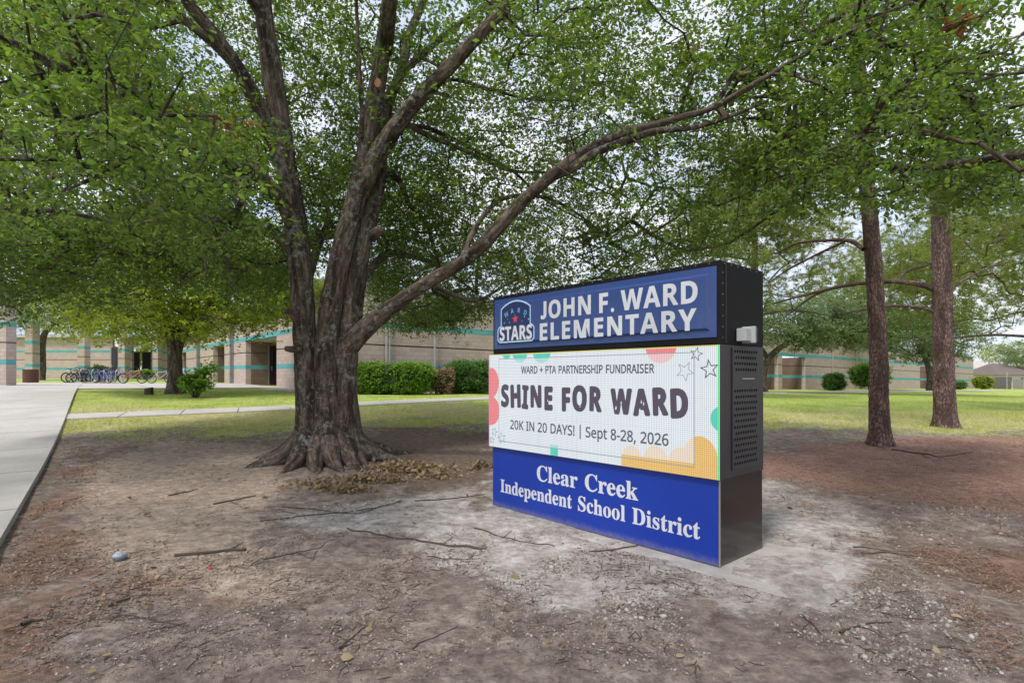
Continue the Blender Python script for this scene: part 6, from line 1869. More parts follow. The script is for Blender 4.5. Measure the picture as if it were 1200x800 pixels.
for k in range(70):
    x = k * (fx1 - fx0) / 70
    m.tube([(x, 0, 0.05), (x + 0.9, 0, 1.8)], 0.006, 3, False); m.tube([(x + 0.9, 0, 0.05), (x, 0, 1.8)], 0.006, 3, False)
m.build('wire_mesh', M['galv'], t)['kind'] = 'stuff'

# ------------------------------------------------------------------ hedges and shrubs
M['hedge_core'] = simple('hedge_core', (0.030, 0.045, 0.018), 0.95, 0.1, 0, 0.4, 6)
def bush(name, label, px0, px1, pyt, Y, depth, mat, n, per, size, seed, group=None, cat='shrub', boxy=0.6, lowz=0.0, stems=3, dead=None):
    x0, x1 = (px0 - 600) / F * Y, (px1 - 600) / F * Y
    cx = (x0 + x1) / 2
    z = gz(cx, Y)
    h = EYE - (pyt - 440) / F * Y - z
    t = empty(name, (0, 0, 0), 0, label, cat, group)
    r = np.random.default_rng(seed)
    v = unit(r.normal(0, 1, (n, 3)))
    v = np.sign(v) * np.abs(v) ** boxy
    v /= np.maximum(1, np.abs(v).max(1))[:, None]
    bumps = 1 + 0.55 * fbm(v * 2.6 + seed, 3)[:, None]
    rad = np.array([(x1 - x0) / 2, depth / 2, (h - lowz) / 2])
    p = np.array([cx, Y, z + lowz + (h - lowz) / 2]) + v * bumps * rad * (1 - 0.10 / rad.min()) * r.uniform(0.82, 1.0, (n, 1))
    p[:, 2] = np.maximum(p[:, 2], z + 0.05)
    b = Bark(seed)
    for k in range(stems):
        a = r.uniform(0, 6.28); rr_ = r.uniform(0.1, 0.5)
        b.limb([(cx + 0.1 * math.cos(a), Y + 0.1 * math.sin(a), z - 0.05), (cx + rr_ * rad[0] * 0.4 * math.cos(a), Y + rr_ * rad[1] * 0.4 * math.sin(a), z + h * 0.3), (cx + rr_ * rad[0] * math.cos(a), Y + rr_ * rad[1] * math.sin(a), z + h * 0.7)], [0.04, 0.03, 0.012], 0.1, 8)
    b.build('stem', M['oak_bark'], t)
    # solid bumpy core, its dark colour stands in for the shade inside
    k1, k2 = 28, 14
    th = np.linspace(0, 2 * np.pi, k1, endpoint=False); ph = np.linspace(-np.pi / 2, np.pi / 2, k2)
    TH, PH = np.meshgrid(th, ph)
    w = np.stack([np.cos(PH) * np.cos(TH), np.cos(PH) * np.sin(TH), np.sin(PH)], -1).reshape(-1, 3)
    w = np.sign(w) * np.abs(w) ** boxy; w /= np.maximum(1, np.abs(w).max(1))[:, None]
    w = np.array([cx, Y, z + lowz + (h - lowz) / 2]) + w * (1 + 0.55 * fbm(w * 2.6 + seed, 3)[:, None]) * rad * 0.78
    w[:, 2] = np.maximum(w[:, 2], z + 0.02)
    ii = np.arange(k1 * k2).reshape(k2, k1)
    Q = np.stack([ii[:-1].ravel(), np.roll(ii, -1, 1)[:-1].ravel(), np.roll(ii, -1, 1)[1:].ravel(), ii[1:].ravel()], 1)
    mesh_np('dark_core', w, [Q], M['hedge_core'], t)
    if dead is not None:
        dx = (dead[0] - 600) / F * Y
        md = np.abs(p[:, 0] - dx) < dead[1]
        foliage('dead_patch', p[md], per, 0.09, size, M['dry_leaf'], t, seed + 2, (KITE, KITE_F), 7, 1.0, 1.3)
        p = p[~md]
    foliage('foliage', p, per, 0.085, size, M[mat], t, seed + 1, (KITE, KITE_F), 7, 1.0, 1.3, 0.0)
    return t
bush('hedge', 'wide lumpy light green hedge left of the brown dead patch', 404, 516, 424, 25.2, 1.9, 'hedge_leaf', 1500, 42, 0.085, 51, None, 'hedge', 0.55, dead=None)
bush('shrub', 'half dead shrub with brown leaves between the two green hedges', 503, 533, 431, 25.9, 1.3, 'dry_leaf', 200, 42, 0.075, 57, None, 'shrub', 0.75)
bush('hedge', 'darker green rounded hedge just left of the sign', 517, 590, 422, 27.2, 2.0, 'dark_hedge_leaf', 1100, 42, 0.085, 52, None, 'hedge', 0.6)
bush('shrub', 'flat topped dark shrub against the far right wing', 966, 989, 436, 50, 1.6, 'dark_hedge_leaf', 260, 35, 0.11, 53, None, 'shrub', 0.6)
bush('shrub', 'tall rounded light green shrub partly behind the nearer pine', 998, 1042, 423.5, 49, 3.0, 'hedge_leaf', 480, 35, 0.12, 54, None, 'shrub', 0.85, 0.3)
bush('shrub', 'small dark shrub peeping out right of the farther pine', 1116, 1133, 446, 72, 1.6, 'dark_hedge_leaf', 180, 28, 0.12, 55, None, 'shrub', 0.8)
bush('shrub', 'yellow green bush at the end of the school beside the dark fence', 1141, 1163, 440, 80, 2.4, 'young_leaf', 300, 28, 0.14, 56, None, 'shrub', 0.8)
bush('shrub', 'green planting at the foot of the glass doors by the pink bicycle', 158, 181, 433, 60, 1.6, 'hedge_leaf', 160, 28, 0.14, 58, None, 'shrub', 0.8)
bush('shrub', 'dark spiky planting against the back wall behind the bicycles', 106, 129, 428, 58, 1.4, 'dark_hedge_leaf', 160, 28, 0.16, 59, None, 'shrub', 0.8)

# leafy sprout shrub by the second oak
x, y = ground_at(229, 466)[:2]; z = gz(x, y)
t = empty('sprouting_shrub', (0, 0, 0), 0, 'bright green leafy shrub with a leaning top beside the smaller oak', 'shrub')
b = Bark(61); r = np.random.default_rng(61)
tips = []
for k in range(16):
    a = r.uniform(0, 6.28); l = r.uniform(0.2, 0.55); h = r.uniform(0.35, 0.85)
    tip = (x + l * math.cos(a) - 0.02, y + l * math.sin(a) * 0.8, z + h)
    b.limb([(x + 0.05 * math.cos(a), y + 0.05 * math.sin(a), z - 0.03), (x + l * 0.6 * math.cos(a), y + l * 0.5 * math.sin(a), z + h * 0.7), tip], [0.02, 0.015, 0.006], 0.08, 6)
    for f in (0.5, 0.75, 1.0, 1.08):
        tips.append((x + l * f * math.cos(a), y + l * f * math.sin(a) * 0.8, z + h * (0.45 + 0.55 * f)))
for k in range(7):
    f = k / 6
    for e in range(4):
        tips.append((x + 0.12 + 0.40 * f + r.normal(0, 0.10), y + r.normal(0, 0.1), z + 0.72 + 0.52 * f + r.normal(0, 0.07)))
b.limb([(x, y, z), (x + 0.1, y, z + 0.6), (x + 0.3, y, z + 0.95), (x + 0.5, y, z + 1.25)], [0.03, 0.025, 0.018, 0.006], 0.08, 6)
b.build('stem', M['oak_bark'], t)
foliage('foliage', np.array(tips), 21, 0.06, 0.15, M['hedge_leaf'], t, 62, (KITE, KITE_F), 7, 1.0, 1.1, 0.0, 0.06)

# short stump on the lawn
x, y = ground_at(174.5, 462)[:2]; z = gz(x, y)
t = empty('tree_stump', (x, y, z), 0, 'short brown squared stump on the grass left of the smaller oak', 'stump')
m = MB(); n = 10; vs = []
for zz, s in ((-0.05, 1.15), (0.08, 1.02), (0.26, 0.98)):
    for k in range(n):
        a = 2 * math.pi * k / n; rr_ = 0.145 * s / max(abs(math.cos(a)), abs(math.sin(a))) ** 0.6
        vs.append((rr_ * math.cos(a), rr_ * math.sin(a), zz + (0.03 * math.cos(a) if zz > .2 else 0)))
fs = [(j * n + k, j * n + (k + 1) % n, (j + 1) * n + (k + 1) % n, (j + 1) * n + k) for j in range(2) for k in range(n)] + [tuple(2 * n + k for k in range(n))]
m.add(vs, fs); m.build('trunk', M['twig'], t)
m = MB(); m.add([(vs[2 * n + k][0] * .92, vs[2 * n + k][1] * .92, vs[2 * n + k][2] + 0.008) for k in range(n)], [tuple(range(n))]); m.build('sawn_face', M['fence_wood_pale'], t)

# ------------------------------------------------------------------ litter bin
M['bin_slat'] = simple('bin_slat', (0.13, 0.055, 0.04), 0.6, 0.3, 0, 0.25, 8)
M['bin_dark'] = simple('bin_dark', (0.03, 0.025, 0.025), 0.6, 0.3)
x, y = (36 - 600) / F * 36, 36.0
t = empty('litter_bin', (x, y, gz(x, y)), 0, 'round brown slatted litter bin on the grass between the left pillars', 'bin')
t.scale = (0.86, 0.86, 0.95)
n = 26; R0 = 0.46
m = MB().box((0, 0, 0), (0.085, 0.03, 0.86)); sl = None
for k in range(n):
    a = 2 * math.pi * k / n
    if sl is None:
        o = m.build('slat', M['bin_slat'], t); sl = o.data
    else:
        o = bpy.data.objects.new('slat', sl); COL.objects.link(o); o.parent = t
    o.location = (R0 * math.cos(a), R0 * math.sin(a), 0.49); o.rotation_euler = (0, 0, a + math.pi / 2)
def lathe(prof, n=28):
    vs = [(r_ * math.cos(2 * math.pi * k / n), r_ * math.sin(2 * math.pi * k / n), z) for r_, z in prof for k in range(n)]
    fs = [(j * n + k, j * n + (k + 1) % n, (j + 1) * n + (k + 1) % n, (j + 1) * n + k) for j in range(len(prof) - 1) for k in range(n)]
    m = MB(); m.add(vs, fs); return m
lathe([(0.0, 0.05), (0.43, 0.05), (0.43, 0.90), (0.40, 0.90), (0.40, 0.1)]).build('liner', M['bin_dark'], t)
lathe([(0.40, 0.90), (0.47, 0.90), (0.49, 0.93), (0.47, 0.965), (0.30, 0.98), (0.27, 0.96)]).build('lid_ring', M['bin_dark'], t)

# ------------------------------------------------------------------ bicycles
M['tyre'] = simple('tyre', (0.018, 0.018, 0.02), 0.8, 0.2)
M['rim'] = simple('rim', (0.42, 0.42, 0.44), 0.3, 0.5, 0.7)
M['saddle'] = simple('saddle', (0.02, 0.02, 0.022), 0.6, 0.3)
paints = {'pink': (0.55, 0.16, 0.15), 'blue': (0.045, 0.09, 0.40), 'violet': (0.16, 0.17, 0.42), 'teal': (0.06, 0.22, 0.24), 'black': (0.03, 0.03, 0.035), 'silver': (0.42, 0.44, 0.47), 'navy': (0.02, 0.035, 0.12)}
for k, v in paints.items():
    M['paint_' + k] = simple('paint_' + k, v, 0.3, 0.5, 0.1, 0.05)
PROTO = {}
def make_bike():
    root_ = bpy.data.objects.new('bicycle', None); COL.objects.link(root_)
    wr = 0.295
    for wx in (-0.50, 0.50):
        w = MB().ring((wx, 0, wr), wr - 0.025, 0.025, 'Y', 28, 6).build('tyre', M['tyre'], None)
        wh = MB().tube([(wx, -0.04, wr), (wx, 0.04, wr)], 0.025, 8).build('wheel', M['rim'], root_)
        w.parent = wh
        MB().ring((wx, 0, wr), wr - 0.055, 0.012, 'Y', 24, 4).build('rim', M['rim'], wh)
        m = MB()
        for k in range(16):
            a = 2 * math.pi * k / 16
            m.tube([(wx, 0.02 * (-1) ** k, wr), (wx + (wr - .05) * math.cos(a), 0, wr + (wr - .05) * math.sin(a))], 0.002, 3, False)
        m.build('spokes', M['rim'], wh)
    m = MB()
    bb, st, hd_, hb = (-0.07, 0, 0.29), (-0.20, 0, 0.66), (0.33, 0, 0.72), (0.37, 0, 0.62)
    m.tube([bb, st], 0.018, 8); m.tube([st, hd_], 0.018, 8); m.tube([bb, hb], 0.021, 8); m.tube([(0.32, 0, 0.77), (0.385, 0, 0.585)], 0.022, 8)
    for s in (-1, 1):
        m.tube([(-0.50, 0.055 * s, wr), (bb[0], 0.03 * s, bb[2])], 0.010, 6); m.tube([(-0.50, 0.055 * s, wr), (st[0], 0.02 * s, st[2] - 0.02)], 0.009, 6)
    m.build('frame', M['paint_blue'], root_)
    m = MB()
    for s in (-1, 1):
        m.tube([(0.39, 0.03 * s, 0.585), (0.43, 0.055 * s, 0.42), (0.50, 0.055 * s, wr)], 0.013, 6)
    m.tube([(0.39, -0.045, 0.585), (0.39, 0.045, 0.585)], 0.016, 6)
    m.tube([(0.39, 0, 0.585), (0.32, 0, 0.77), (0.30, 0, 0.86)], 0.014, 6)
    m.build('fork', M['paint_blue'], root_)
    m = MB(); m.tube([(0.24, -0.30, 0.90), (0.28, -0.20, 0.93), (0.31, -0.05, 0.86), (0.31, 0.05, 0.86), (0.28, 0.20, 0.93), (0.24, 0.30, 0.90)], 0.012, 6)
    m.tube([(0.25, -0.31, 0.90), (0.27, -0.21, 0.93)], 0.018, 6); m.tube([(0.25, 0.31, 0.90), (0.27, 0.21, 0.93)], 0.018, 6)
    m.build('handlebar', M['saddle'], root_)
    m = MB(); m.tube([st, (-0.235, 0, 0.78)], 0.013, 6)
    sv = []
    for xx, ww, zz in ((-0.38, 0.075, 0.80), (-0.30, 0.085, 0.815), (-0.20, 0.05, 0.81), (-0.11, 0.02, 0.805)):
        sv += [(xx, -ww, zz - 0.03), (xx, -ww * 0.6, zz), (xx, ww * 0.6, zz), (xx, ww, zz - 0.03)]
    m.add(sv, [(i * 4 + j, i * 4 + j + 1, i * 4 + 5 + j, i * 4 + 4 + j) for i in range(3) for j in range(3)] + [(0, 4, 7, 3), (4, 8, 11, 7), (8, 12, 15, 11), (0, 1, 2, 3), (15, 14, 13, 12)])
    m.build('saddle', M['saddle'], root_)
    m = MB().ring((-0.07, 0.05, 0.29), 0.075, 0.008, 'Y', 18, 4)
    m.tube([(-0.07, 0.05, 0.29), (0.03, 0.07, 0.17)], 0.010, 5); m.tube([(-0.07, -0.05, 0.29), (-0.17, -0.07, 0.41)], 0.010, 5)
    m.box((0.03, 0.12, 0.165), (0.09, 0.09, 0.02)); m.box((-0.17, -0.12, 0.415), (0.09, 0.09, 0.02))
    m.build('crank', M['rim'], root_)
    return root_
bike0 = make_bike()
G = 'bicycles parked in front of the school'
blist = [(92, 39.2, 100, 'blue', 1.12, 0.05, 'blue bicycle at the very back behind the black ones'),
         (105, 38.6, 80, 'silver', 1.12, -0.05, 'silver bicycle turned end on, third in the row'),
         (117, 39.0, 95, 'violet', 1.15, 0.06, 'violet bicycle end on behind the blue ones'),
         (129, 39.2, 140, 'silver', 1.12, 0.0, 'silver bicycle behind the right end of the row'),
         (111, 39.6, 10, 'black', 1.15, 0.0, 'black bicycle lying behind the middle of the row'),
         (155.5, 37.0, 4, 'pink', 1.18, 0.0, 'pink and red bicycle standing alone, side on, right of the bicycle row'),
         (133, 37.4, 12, 'violet', 1.12, 0.05, 'violet bicycle at the right end of the crowded row'),
         (126, 38.2, -18, 'blue', 1.12, -0.05, 'bright blue bicycle second from the right end of the row'),
         (120, 36.8, 165, 'blue', 1.10, 0.06, 'blue bicycle in the middle of the row facing left'),
         (114, 38.0, 30, 'silver', 1.12, -0.04, 'silver bicycle in the middle of the row'),
         (108, 37.0, 150, 'teal', 1.12, 0.07, 'dark teal bicycle left of the row middle'),
         (102, 37.6, 20, 'navy', 1.12, -0.06, 'navy bicycle third from the left end of the row'),
         (95, 37.0, 60, 'black', 1.12, 0.05, 'black bicycle turned almost end on near the left end'),
         (88, 37.4, 75, 'black', 1.15, -0.07, 'black bicycle end on at the left end of the row'),
         (99, 38.8, 130, 'teal', 1.05, 0.0, 'teal bicycle at the back of the row'),
         (188, 38.5, 8, 'silver', 1.12, 0.0, 'pale silver bicycle just left of the smaller oak trunk'),
         (214, 38.0, 185, 'silver', 1.10, 0.03, 'pale bicycle half hidden by the smaller oak trunk'),
         (224, 38.6, 200, 'navy', 1.22, -0.03, 'navy bicycle behind the leafy sprouting shrub')]
first = True
for px_, Y, an, colr, sc, lean, lab in blist:
    x = (px_ - 600) / F * Y
    o = bike0 if first else copy_tree(bike0)
    first = False
    o.location = (x, Y, gz(x, Y) + 0.075); o.rotation_euler = (lean, 0, R(an)); o.scale = (sc, sc, sc)
    tag(o, lab, 'bicycle', G)
    for ch in o.children:
        if ch.name.split('.')[0] in ('frame', 'fork'):
            if o is bike0 or True:
                ch.data = ch.data.copy()
            ch.data.materials.clear(); ch.data.materials.append(M['paint_' + colr])
x, y = (112 - 600) / F * 37.5, 37.5
z = gz(x, y) + 0.07
t = empty('bicycle_rack', (x, y, z), 0, 'pale steel bicycle rack buried among the crowded bicycles', 'rack')
for k in range(5):
    xx = -1.6 + k * 0.8
    MB().tube([(xx, -0.35, 0), (xx, -0.35, 0.75), (xx, -0.2, 0.9), (xx, 0.2, 0.9), (xx, 0.35, 0.75), (xx, 0.35, 0)], 0.028, 8).build('hoop', M['galv'], t)
m = MB(); m.tube([(-1.8, -0.35, 0.04), (1.8, -0.35, 0.04)], 0.03, 6); m.tube([(-1.8, 0.35, 0.04), (1.8, 0.35, 0.04)], 0.03, 6); m.build('ground_rail', M['galv'], t)
x, y = (209, 40.5)[0], 40.5
x = (212 - 600) / F * 40.5
t = empty('sign_board', (x, y, gz(x, y) + 0.07), 0, 'small pale blue board standing behind the smaller oak trunk', 'board')
MB().box((0, 0, 0.72), (0.55, 0.04, 0.75)).build('panel', simple('pale_blue', (0.42, 0.50, 0.62), 0.5, 0.3), t)
m = MB(); m.tube([(-0.24, 0.03, 0), (-0.24, 0.03, 1.1)], 0.02, 6); m.tube([(0.24, 0.03, 0), (0.24, 0.03, 1.1)], 0.02, 6); m.build('posts', M['galv'], t)

# ------------------------------------------------------------------ grass
r = np.random.default_rng(77)
def grass(name, label, n, region, hmin, hmax, wid, mat, seed, need='z_grass'):
    r = np.random.default_rng(seed)
    X, Y = region(r, n)
    zz = zones(X, Y)[need]
    # off the pavements
    a_ = X * A_DIR[0] + Y * A_DIR[1]; b_ = X * B_DIR[0] + Y * B_DIR[1]
    wb, wa = walk_b(X, Y)
    ok = r.uniform(0, 1, len(X)) < np.clip(zz * 1.1, 0, 1)
    ok &= ~((wb < 0.01) & (wb > -6.2) & (wa < 40))
    ok &= ~((a_ > 32.5) & (a_ < 46) & (b_ > -3.9) & (b_ < 9.6)) & ~((b_ > 7.85) & (a_ > 22) & (a_ < 34)) & ~((b_ > CB_) & (a_ > CA))
    pc = np.array(pts_c)
    dmin = np.full(len(X), 9.0)
    for q0, q1 in zip(pc[:-1], pc[1:]):
        e = q1 - q0; tt = np.clip(((X - q0[0]) * e[0] + (Y - q0[1]) * e[1]) / (e @ e), 0, 1)
        dmin = np.minimum(dmin, np.hypot(X - q0[0] - tt * e[0], Y - q0[1] - tt * e[1]))
    ok &= dmin > 0.60
    X, Y = X[ok], Y[ok]
    Z = gz_near(X, Y)
    pos = np.stack([X, Y, Z - 0.005], 1)
    pos = np.repeat(pos, 3, 0)
    pos[:, :2] += r.normal(0, 0.02, (len(pos), 2))
    d = np.stack([r.normal(0, 0.45, len(pos)), r.normal(0, 0.45, len(pos)), np.ones(len(pos))], 1)
    s = r.uniform(hmin, hmax, len(pos)) * (0.6 + 0.8 * vnoise(pos * np.array([0.8, 0.8, 0])))
    o = place_leaves(name, pos, d, r.normal(0, 1, pos.shape), s, np.full(len(pos), wid), M[mat], None, (NEEDLE, NEEDLE_F))
    tag(o, label, None, None, 'stuff')
def wedge(y0, y1, x0, x1):
    def f(r, n):
        Y = y0 + (y1 - y0) * r.uniform(0, 1, n) ** 1.3
        k = r.uniform(x0, x1, n)
        return k * Y, Y
    return f
grass('grass', 'short thin lawn grass growing beyond the bare dirt', 120000, wedge(12.0, 40, -0.96, 0.96), 0.025, 0.08, 1.4, 'grass_blade', 71)

grass('grass', 'straggling taller grass tufts where the lawn thins into dirt', 14000, wedge(10.8, 19, -0.96, 0.96), 0.05, 0.12, 1.3, 'grass_blade', 72)

# ------------------------------------------------------------------ stones, litter and sticks
def stones(name, label, X, Y, size, mat, seed, sink=0.35, low=False):
    r = np.random.default_rng(seed)
    ico = octa() if low else bmesh_ico()
    V0, F0 = ico
    n = len(X)
    Z = gz_near(X, Y)
    s = size
    rot = r.normal(0, 1, (n, 4)); rot /= np.linalg.norm(rot, axis=1)[:, None]
    w, x, y, z = rot.T
    Rm = np.stack([np.stack([1 - 2 * (y * y + z * z), 2 * (x * y - w * z), 2 * (x * z + w * y)], 1), np.stack([2 * (x * y + w * z), 1 - 2 * (x * x + z * z), 2 * (y * z - w * x)], 1), np.stack([2 * (x * z - w * y), 2 * (y * z + w * x), 1 - 2 * (x * x + y * y)], 1)], 1)
    loc = V0[None] * r.uniform(0.65, 1.25, (n, len(V0), 1)) * np.stack([np.ones(n), r.uniform(0.6, 1, n), r.uniform(0.45, 0.8, n)], 1)[:, None, :]
    V = np.einsum('nij,nkj->nki', Rm, loc) * s[:, None, None]
    V[:, :, 2] *= 0.75
    V += np.stack([X, Y, Z + s * (0.5 - sink)], 1)[:, None, :]
    Fc = (F0[None] + (np.arange(n) * len(V0))[:, None, None]).reshape(-1, 3)
    o = mesh_np(name, V.reshape(-1, 3), [Fc], M[mat])
    tag(o, label, None, None, 'stuff')
    return o
def octa():
    return np.array([(1, 0, 0), (-1, 0, 0), (0, 1, 0), (0, -1, 0), (0, 0, 1), (0, 0, -1)], float), np.array([(0, 2, 4), (2, 1, 4), (1, 3, 4), (3, 0, 4), (2, 0, 5), (1, 2, 5), (3, 1, 5), (0, 3, 5)])
def bmesh_ico():
    t = (1 + 5 ** 0.5) / 2
    v = np.array([(-1, t, 0), (1, t, 0), (-1, -t, 0), (1, -t, 0), (0, -1, t), (0, 1, t), (0, -1, -t), (0, 1, -t), (t, 0, -1), (t, 0, 1), (-t, 0, -1), (-t, 0, 1)], float)
    v /= np.linalg.norm(v[0])
    f = np.array([(0, 11, 5), (0, 5, 1), (0, 1, 7), (0, 7, 10), (0, 10, 11), (1, 5, 9), (5, 11, 4), (11, 10, 2), (10, 7, 6), (7, 1, 8), (3, 9, 4), (3, 4, 2), (3, 2, 6), (3, 6, 8), (3, 8, 9), (4, 9, 5), (2, 4, 11), (6, 2, 10), (8, 6, 7), (9, 8, 1)])
    return v, f
M['chalk'] = leaf_mat('chalk', [(0.1, (0.17, 0.145, 0.125)), (0.5, (0.31, 0.285, 0.26)), (0.95, (0.52, 0.50, 0.47))], (0.1, 0.1, 0.1), 0.0, 0.9, 6)
def scatter_px(r, polys, ns):
    """points spread over ground regions given in photo pixels"""
    X, Y = [], []
    for poly, n in zip(polys, ns):
        g_ = np.array(gpoly(poly))
        lo, hi = g_.min(0), g_.max(0)
        got = 0
        while got < n:
            q_ = r.uniform(lo, hi, (n * 3, 2))
            sdv = poly_sd(q_[:, 0], q_[:, 1], [tuple(v) for v in g_])
            nz = vnoise(np.stack([q_[:, 0] * 2.5, q_[:, 1] * 2.5, 0 * q_[:, 0]], 1))
            k = (sdv > 0) & (r.uniform(0, 1, len(q_)) < smooth(0.2, 0.7, nz) * smooth(0, 0.35, sdv + 0.08))
            q_ = q_[k][:n - got]
            X += list(q_[:, 0]); Y += list(q_[:, 1]); got += len(q_)
    return np.array(X), np.array(Y)
def clear_sign(X, Y):
    s = (X + 0.217) * 0.663 + (Y - 6.42) * -0.748
    n = (X + 0.217) * 0.748 + (Y - 6.42) * 0.663
    return ~((s > -0.06) & (s < 2.84) & (n > -0.07) & (n < 0.80)) & ~((s > 1.9) & (s < 3.6) & (n > -0.2) & (n < 1.1))
r = np.random.default_rng(80)
ZG = [[(860, 690), (1000, 670), (1100, 730), (1160, 790), (1000, 800), (880, 740)], [(1000, 690), (1080, 650), (1200, 680), (1210, 800), (1080, 800)],
      [(540, 640), (620, 640), (760, 690), (860, 730), (860, 770), (700, 740), (560, 690)], [(1010, 600), (1090, 585), (1210, 590), (1210, 640), (1060, 640)],
      [(310, 602), (380, 590), (470, 583), (470, 598), (380, 612), (320, 612)], [(0, 700), (1200, 700), (1200, 800), (0, 800)], [(350, 560), (1200, 560), (1200, 700), (300, 700)], [(0, 560), (350, 560), (300, 700), (0, 700)]]
X, Y = scatter_px(r, ZG, [1300, 1300, 1900, 1000, 900, 1300, 2600, 700])
k = clear_sign(X, Y) & (height(X, Y) < 5); X, Y = X[k], Y[k]
sz = 0.0026 + 0.011 * r.uniform(0, 1, len(X)) ** 4
stones('gravel', 'small pale stones strewn over the dusty dirt', X, Y, sz, 'chalk', 81)
X, Y = scatter_px(r, ZG[:5], [60, 50, 70, 40, 60]); k = clear_sign(X, Y); X, Y = X[k], Y[k]
stones('gravel', 'larger chalky stones strewn before the sign', X, Y, r.uniform(0.012, 0.026, len(X)), 'chalk', 82)
M['clod'] = leaf_mat('clod', [(0.1, (0.075, 0.055, 0.045)), (0.5, (0.20, 0.155, 0.13)), (0.95, (0.42, 0.35, 0.30))], (0.1, 0.1, 0.1), 0.0, 0.95, 6)
X, Y = scatter_px(r, [[(0, 640), (1200, 640), (1200, 800), (0, 800)], [(60, 500), (340, 500), (340, 640), (0, 640)]], [24000, 8000]); k = clear_sign(X, Y); X, Y = X[k], Y[k]
stones('soil_clods', 'crumbs and clods of dry soil', X, Y, 0.0025 + 0.012 * r.uniform(0, 1, len(X)) ** 4, 'clod', 83, low=True)

def flat_leaves(name, label, X, Y, size, mat, seed, shape=(OAK, OAK_F), lift=0.012, width=1.1, tilt=0.35, hump=None):
    r = np.random.default_rng(seed)
    Z = gz_near(X, Y) + lift * r.uniform(0.4, 1.6, len(X))
    if hump is not None:
        Z = Z + hump * r.uniform(0, 1, len(X))
    d = np.stack([r.normal(0, 1, len(X)), r.normal(0, 1, len(X)), r.normal(0, tilt, len(X))], 1)
    nrm = np.array([0, 0, 1.0]) + r.normal(0, tilt, (len(X), 3))
    o = place_leaves(name, np.stack([X, Y, Z], 1), d, nrm, size, width * r.uniform(0.7, 1.2, len(X)), M[mat], None, shape)
    tag(o, label, None, None, 'stuff')
    return o
# the raked heap of dead leaves at the foot of the oak
def heap(c, rad, rot, n, r):
    q_ = r.normal(0, 0.5, (n, 2)) * rad
    ca, sa = math.cos(rot), math.sin(rot)
    return c[0] + q_[:, 0] * ca - q_[:, 1] * sa, c[1] + q_[:, 0] * sa + q_[:, 1] * ca, np.exp(-(q_[:, 0] / rad[0]) ** 2 * 1.5 - (q_[:, 1] / rad[1]) ** 2 * 1.5)
hx, hy, hh = [], [], []
for px_, py_, rad, rot, n in ((478, 552, (0.72, 0.45), 0.25, 900), (420, 566, (0.75, 0.22), 0.2, 520), (405, 577, (0.35, 0.16), 0.1, 220), (515, 560, (0.4, 0.3), 0, 110), (562, 548, (0.25, 0.2), 0, 110), (370, 573, (0.4, 0.12), 0, 90)):
    a_, b_, c_ = heap(ground_at(px_, py_)[:2], rad, rot, n, r); hx.append(a_); hy.append(b_); hh.append(c_)
hx, hy, hh = map(np.concatenate, (hx, hy, hh)); k = clear_sign(hx, hy); hx, hy, hh = hx[k], hy[k], hh[k]
flat_leaves('leaf_heap', 'heap of dry brown oak leaves at the foot of the big oak', hx, hy, r.uniform(0.04, 0.09, len(hx)), 'dry_leaf', 84, hump=hh * 0.10, tilt=0.75, width=1.15)
# loose leaves
X, Y = scatter_px(r, [[(0, 560), (1200, 560), (1200, 800), (0, 800)], [(60, 500), (580, 500), (560, 640), (0, 640)]], [330, 260]); k = clear_sign(X, Y)
flat_leaves('fallen_leaves', 'single dry leaves lying about on the dirt', X[k], Y[k], r.uniform(0.03, 0.075, k.sum()), 'dry_leaf', 85, tilt=0.5)
X, Y = scatter_px(r, [[(-40, 800), (-40, 690), (20, 610), (80, 520), (120, 520), (110, 600), (130, 660), (260, 690), (120, 740), (60, 800)]], [4200]);
flat_leaves('leaf_litter', 'reddish leaf and bark litter along the edge of the walkway', X, Y, 0.006 + 0.034 * r.uniform(0, 1, len(X)) ** 1.6, 'pine_straw', 86, (KITE, KITE_F), tilt=0.5)
# pine straw
X, Y = scatter_px(r, [[(900, 560), (905, 530), (1000, 515), (1300, 505), (1300, 590), (1100, 600)], [(1060, 640), (1210, 640), (1210, 800), (1150, 790)], [(880, 560), (1210, 580), (1210, 660), (900, 640)]], [9000, 1500, 2500]); k = clear_sign(X, Y)
flat_leaves('pine_straw', 'red brown pine straw lying under the pines', X[k], Y[k], r.uniform(0.08, 0.19, k.sum()), 'pine_straw', 87, (NEEDLE, NEEDLE_F), 0.015, 0.7, 0.12)
# bits of twig
def twig_bits(name, label, X, Y, lo, hi, rad, mat, seed):
    r = np.random.default_rng(seed)
    b = Bark(seed)
    n = len(X); L = r.uniform(lo, hi, n) * r.uniform(0.4, 1, n); a = r.uniform(0, 6.28, n)
    Z = gz_near(X, Y) + rad
    p0 = np.stack([X, Y, Z], 1); mid = p0 + np.stack([np.cos(a) * L / 2, np.sin(a) * L / 2, 0 * L], 1)
    mid[:, 2] = gz_near(mid[:, 0], mid[:, 1]) + rad * 1.6
    a2 = a + r.normal(0, 0.4, n); p1 = mid + np.stack([np.cos(a2) * L / 2, np.sin(a2) * L / 2, 0 * L], 1); p1[:, 2] = gz_near(p1[:, 0], p1[:, 1]) + rad
    rr_ = rad * r.uniform(0.5, 1.3, n)
    b.segs(p0, mid, rr_, rr_ * 0.9, 4); b.segs(mid, p1, rr_ * 0.9, rr_ * 0.5, 4)
    o = b.build(name, M[mat], None); tag(o, label, None, None, 'stuff')
X, Y = scatter_px(r, [[(0, 640), (1200, 640), (1200, 800), (0, 800)], [(40, 500), (1200, 500), (1200, 640), (0, 640)]], [750, 650]); k = clear_sign(X, Y)
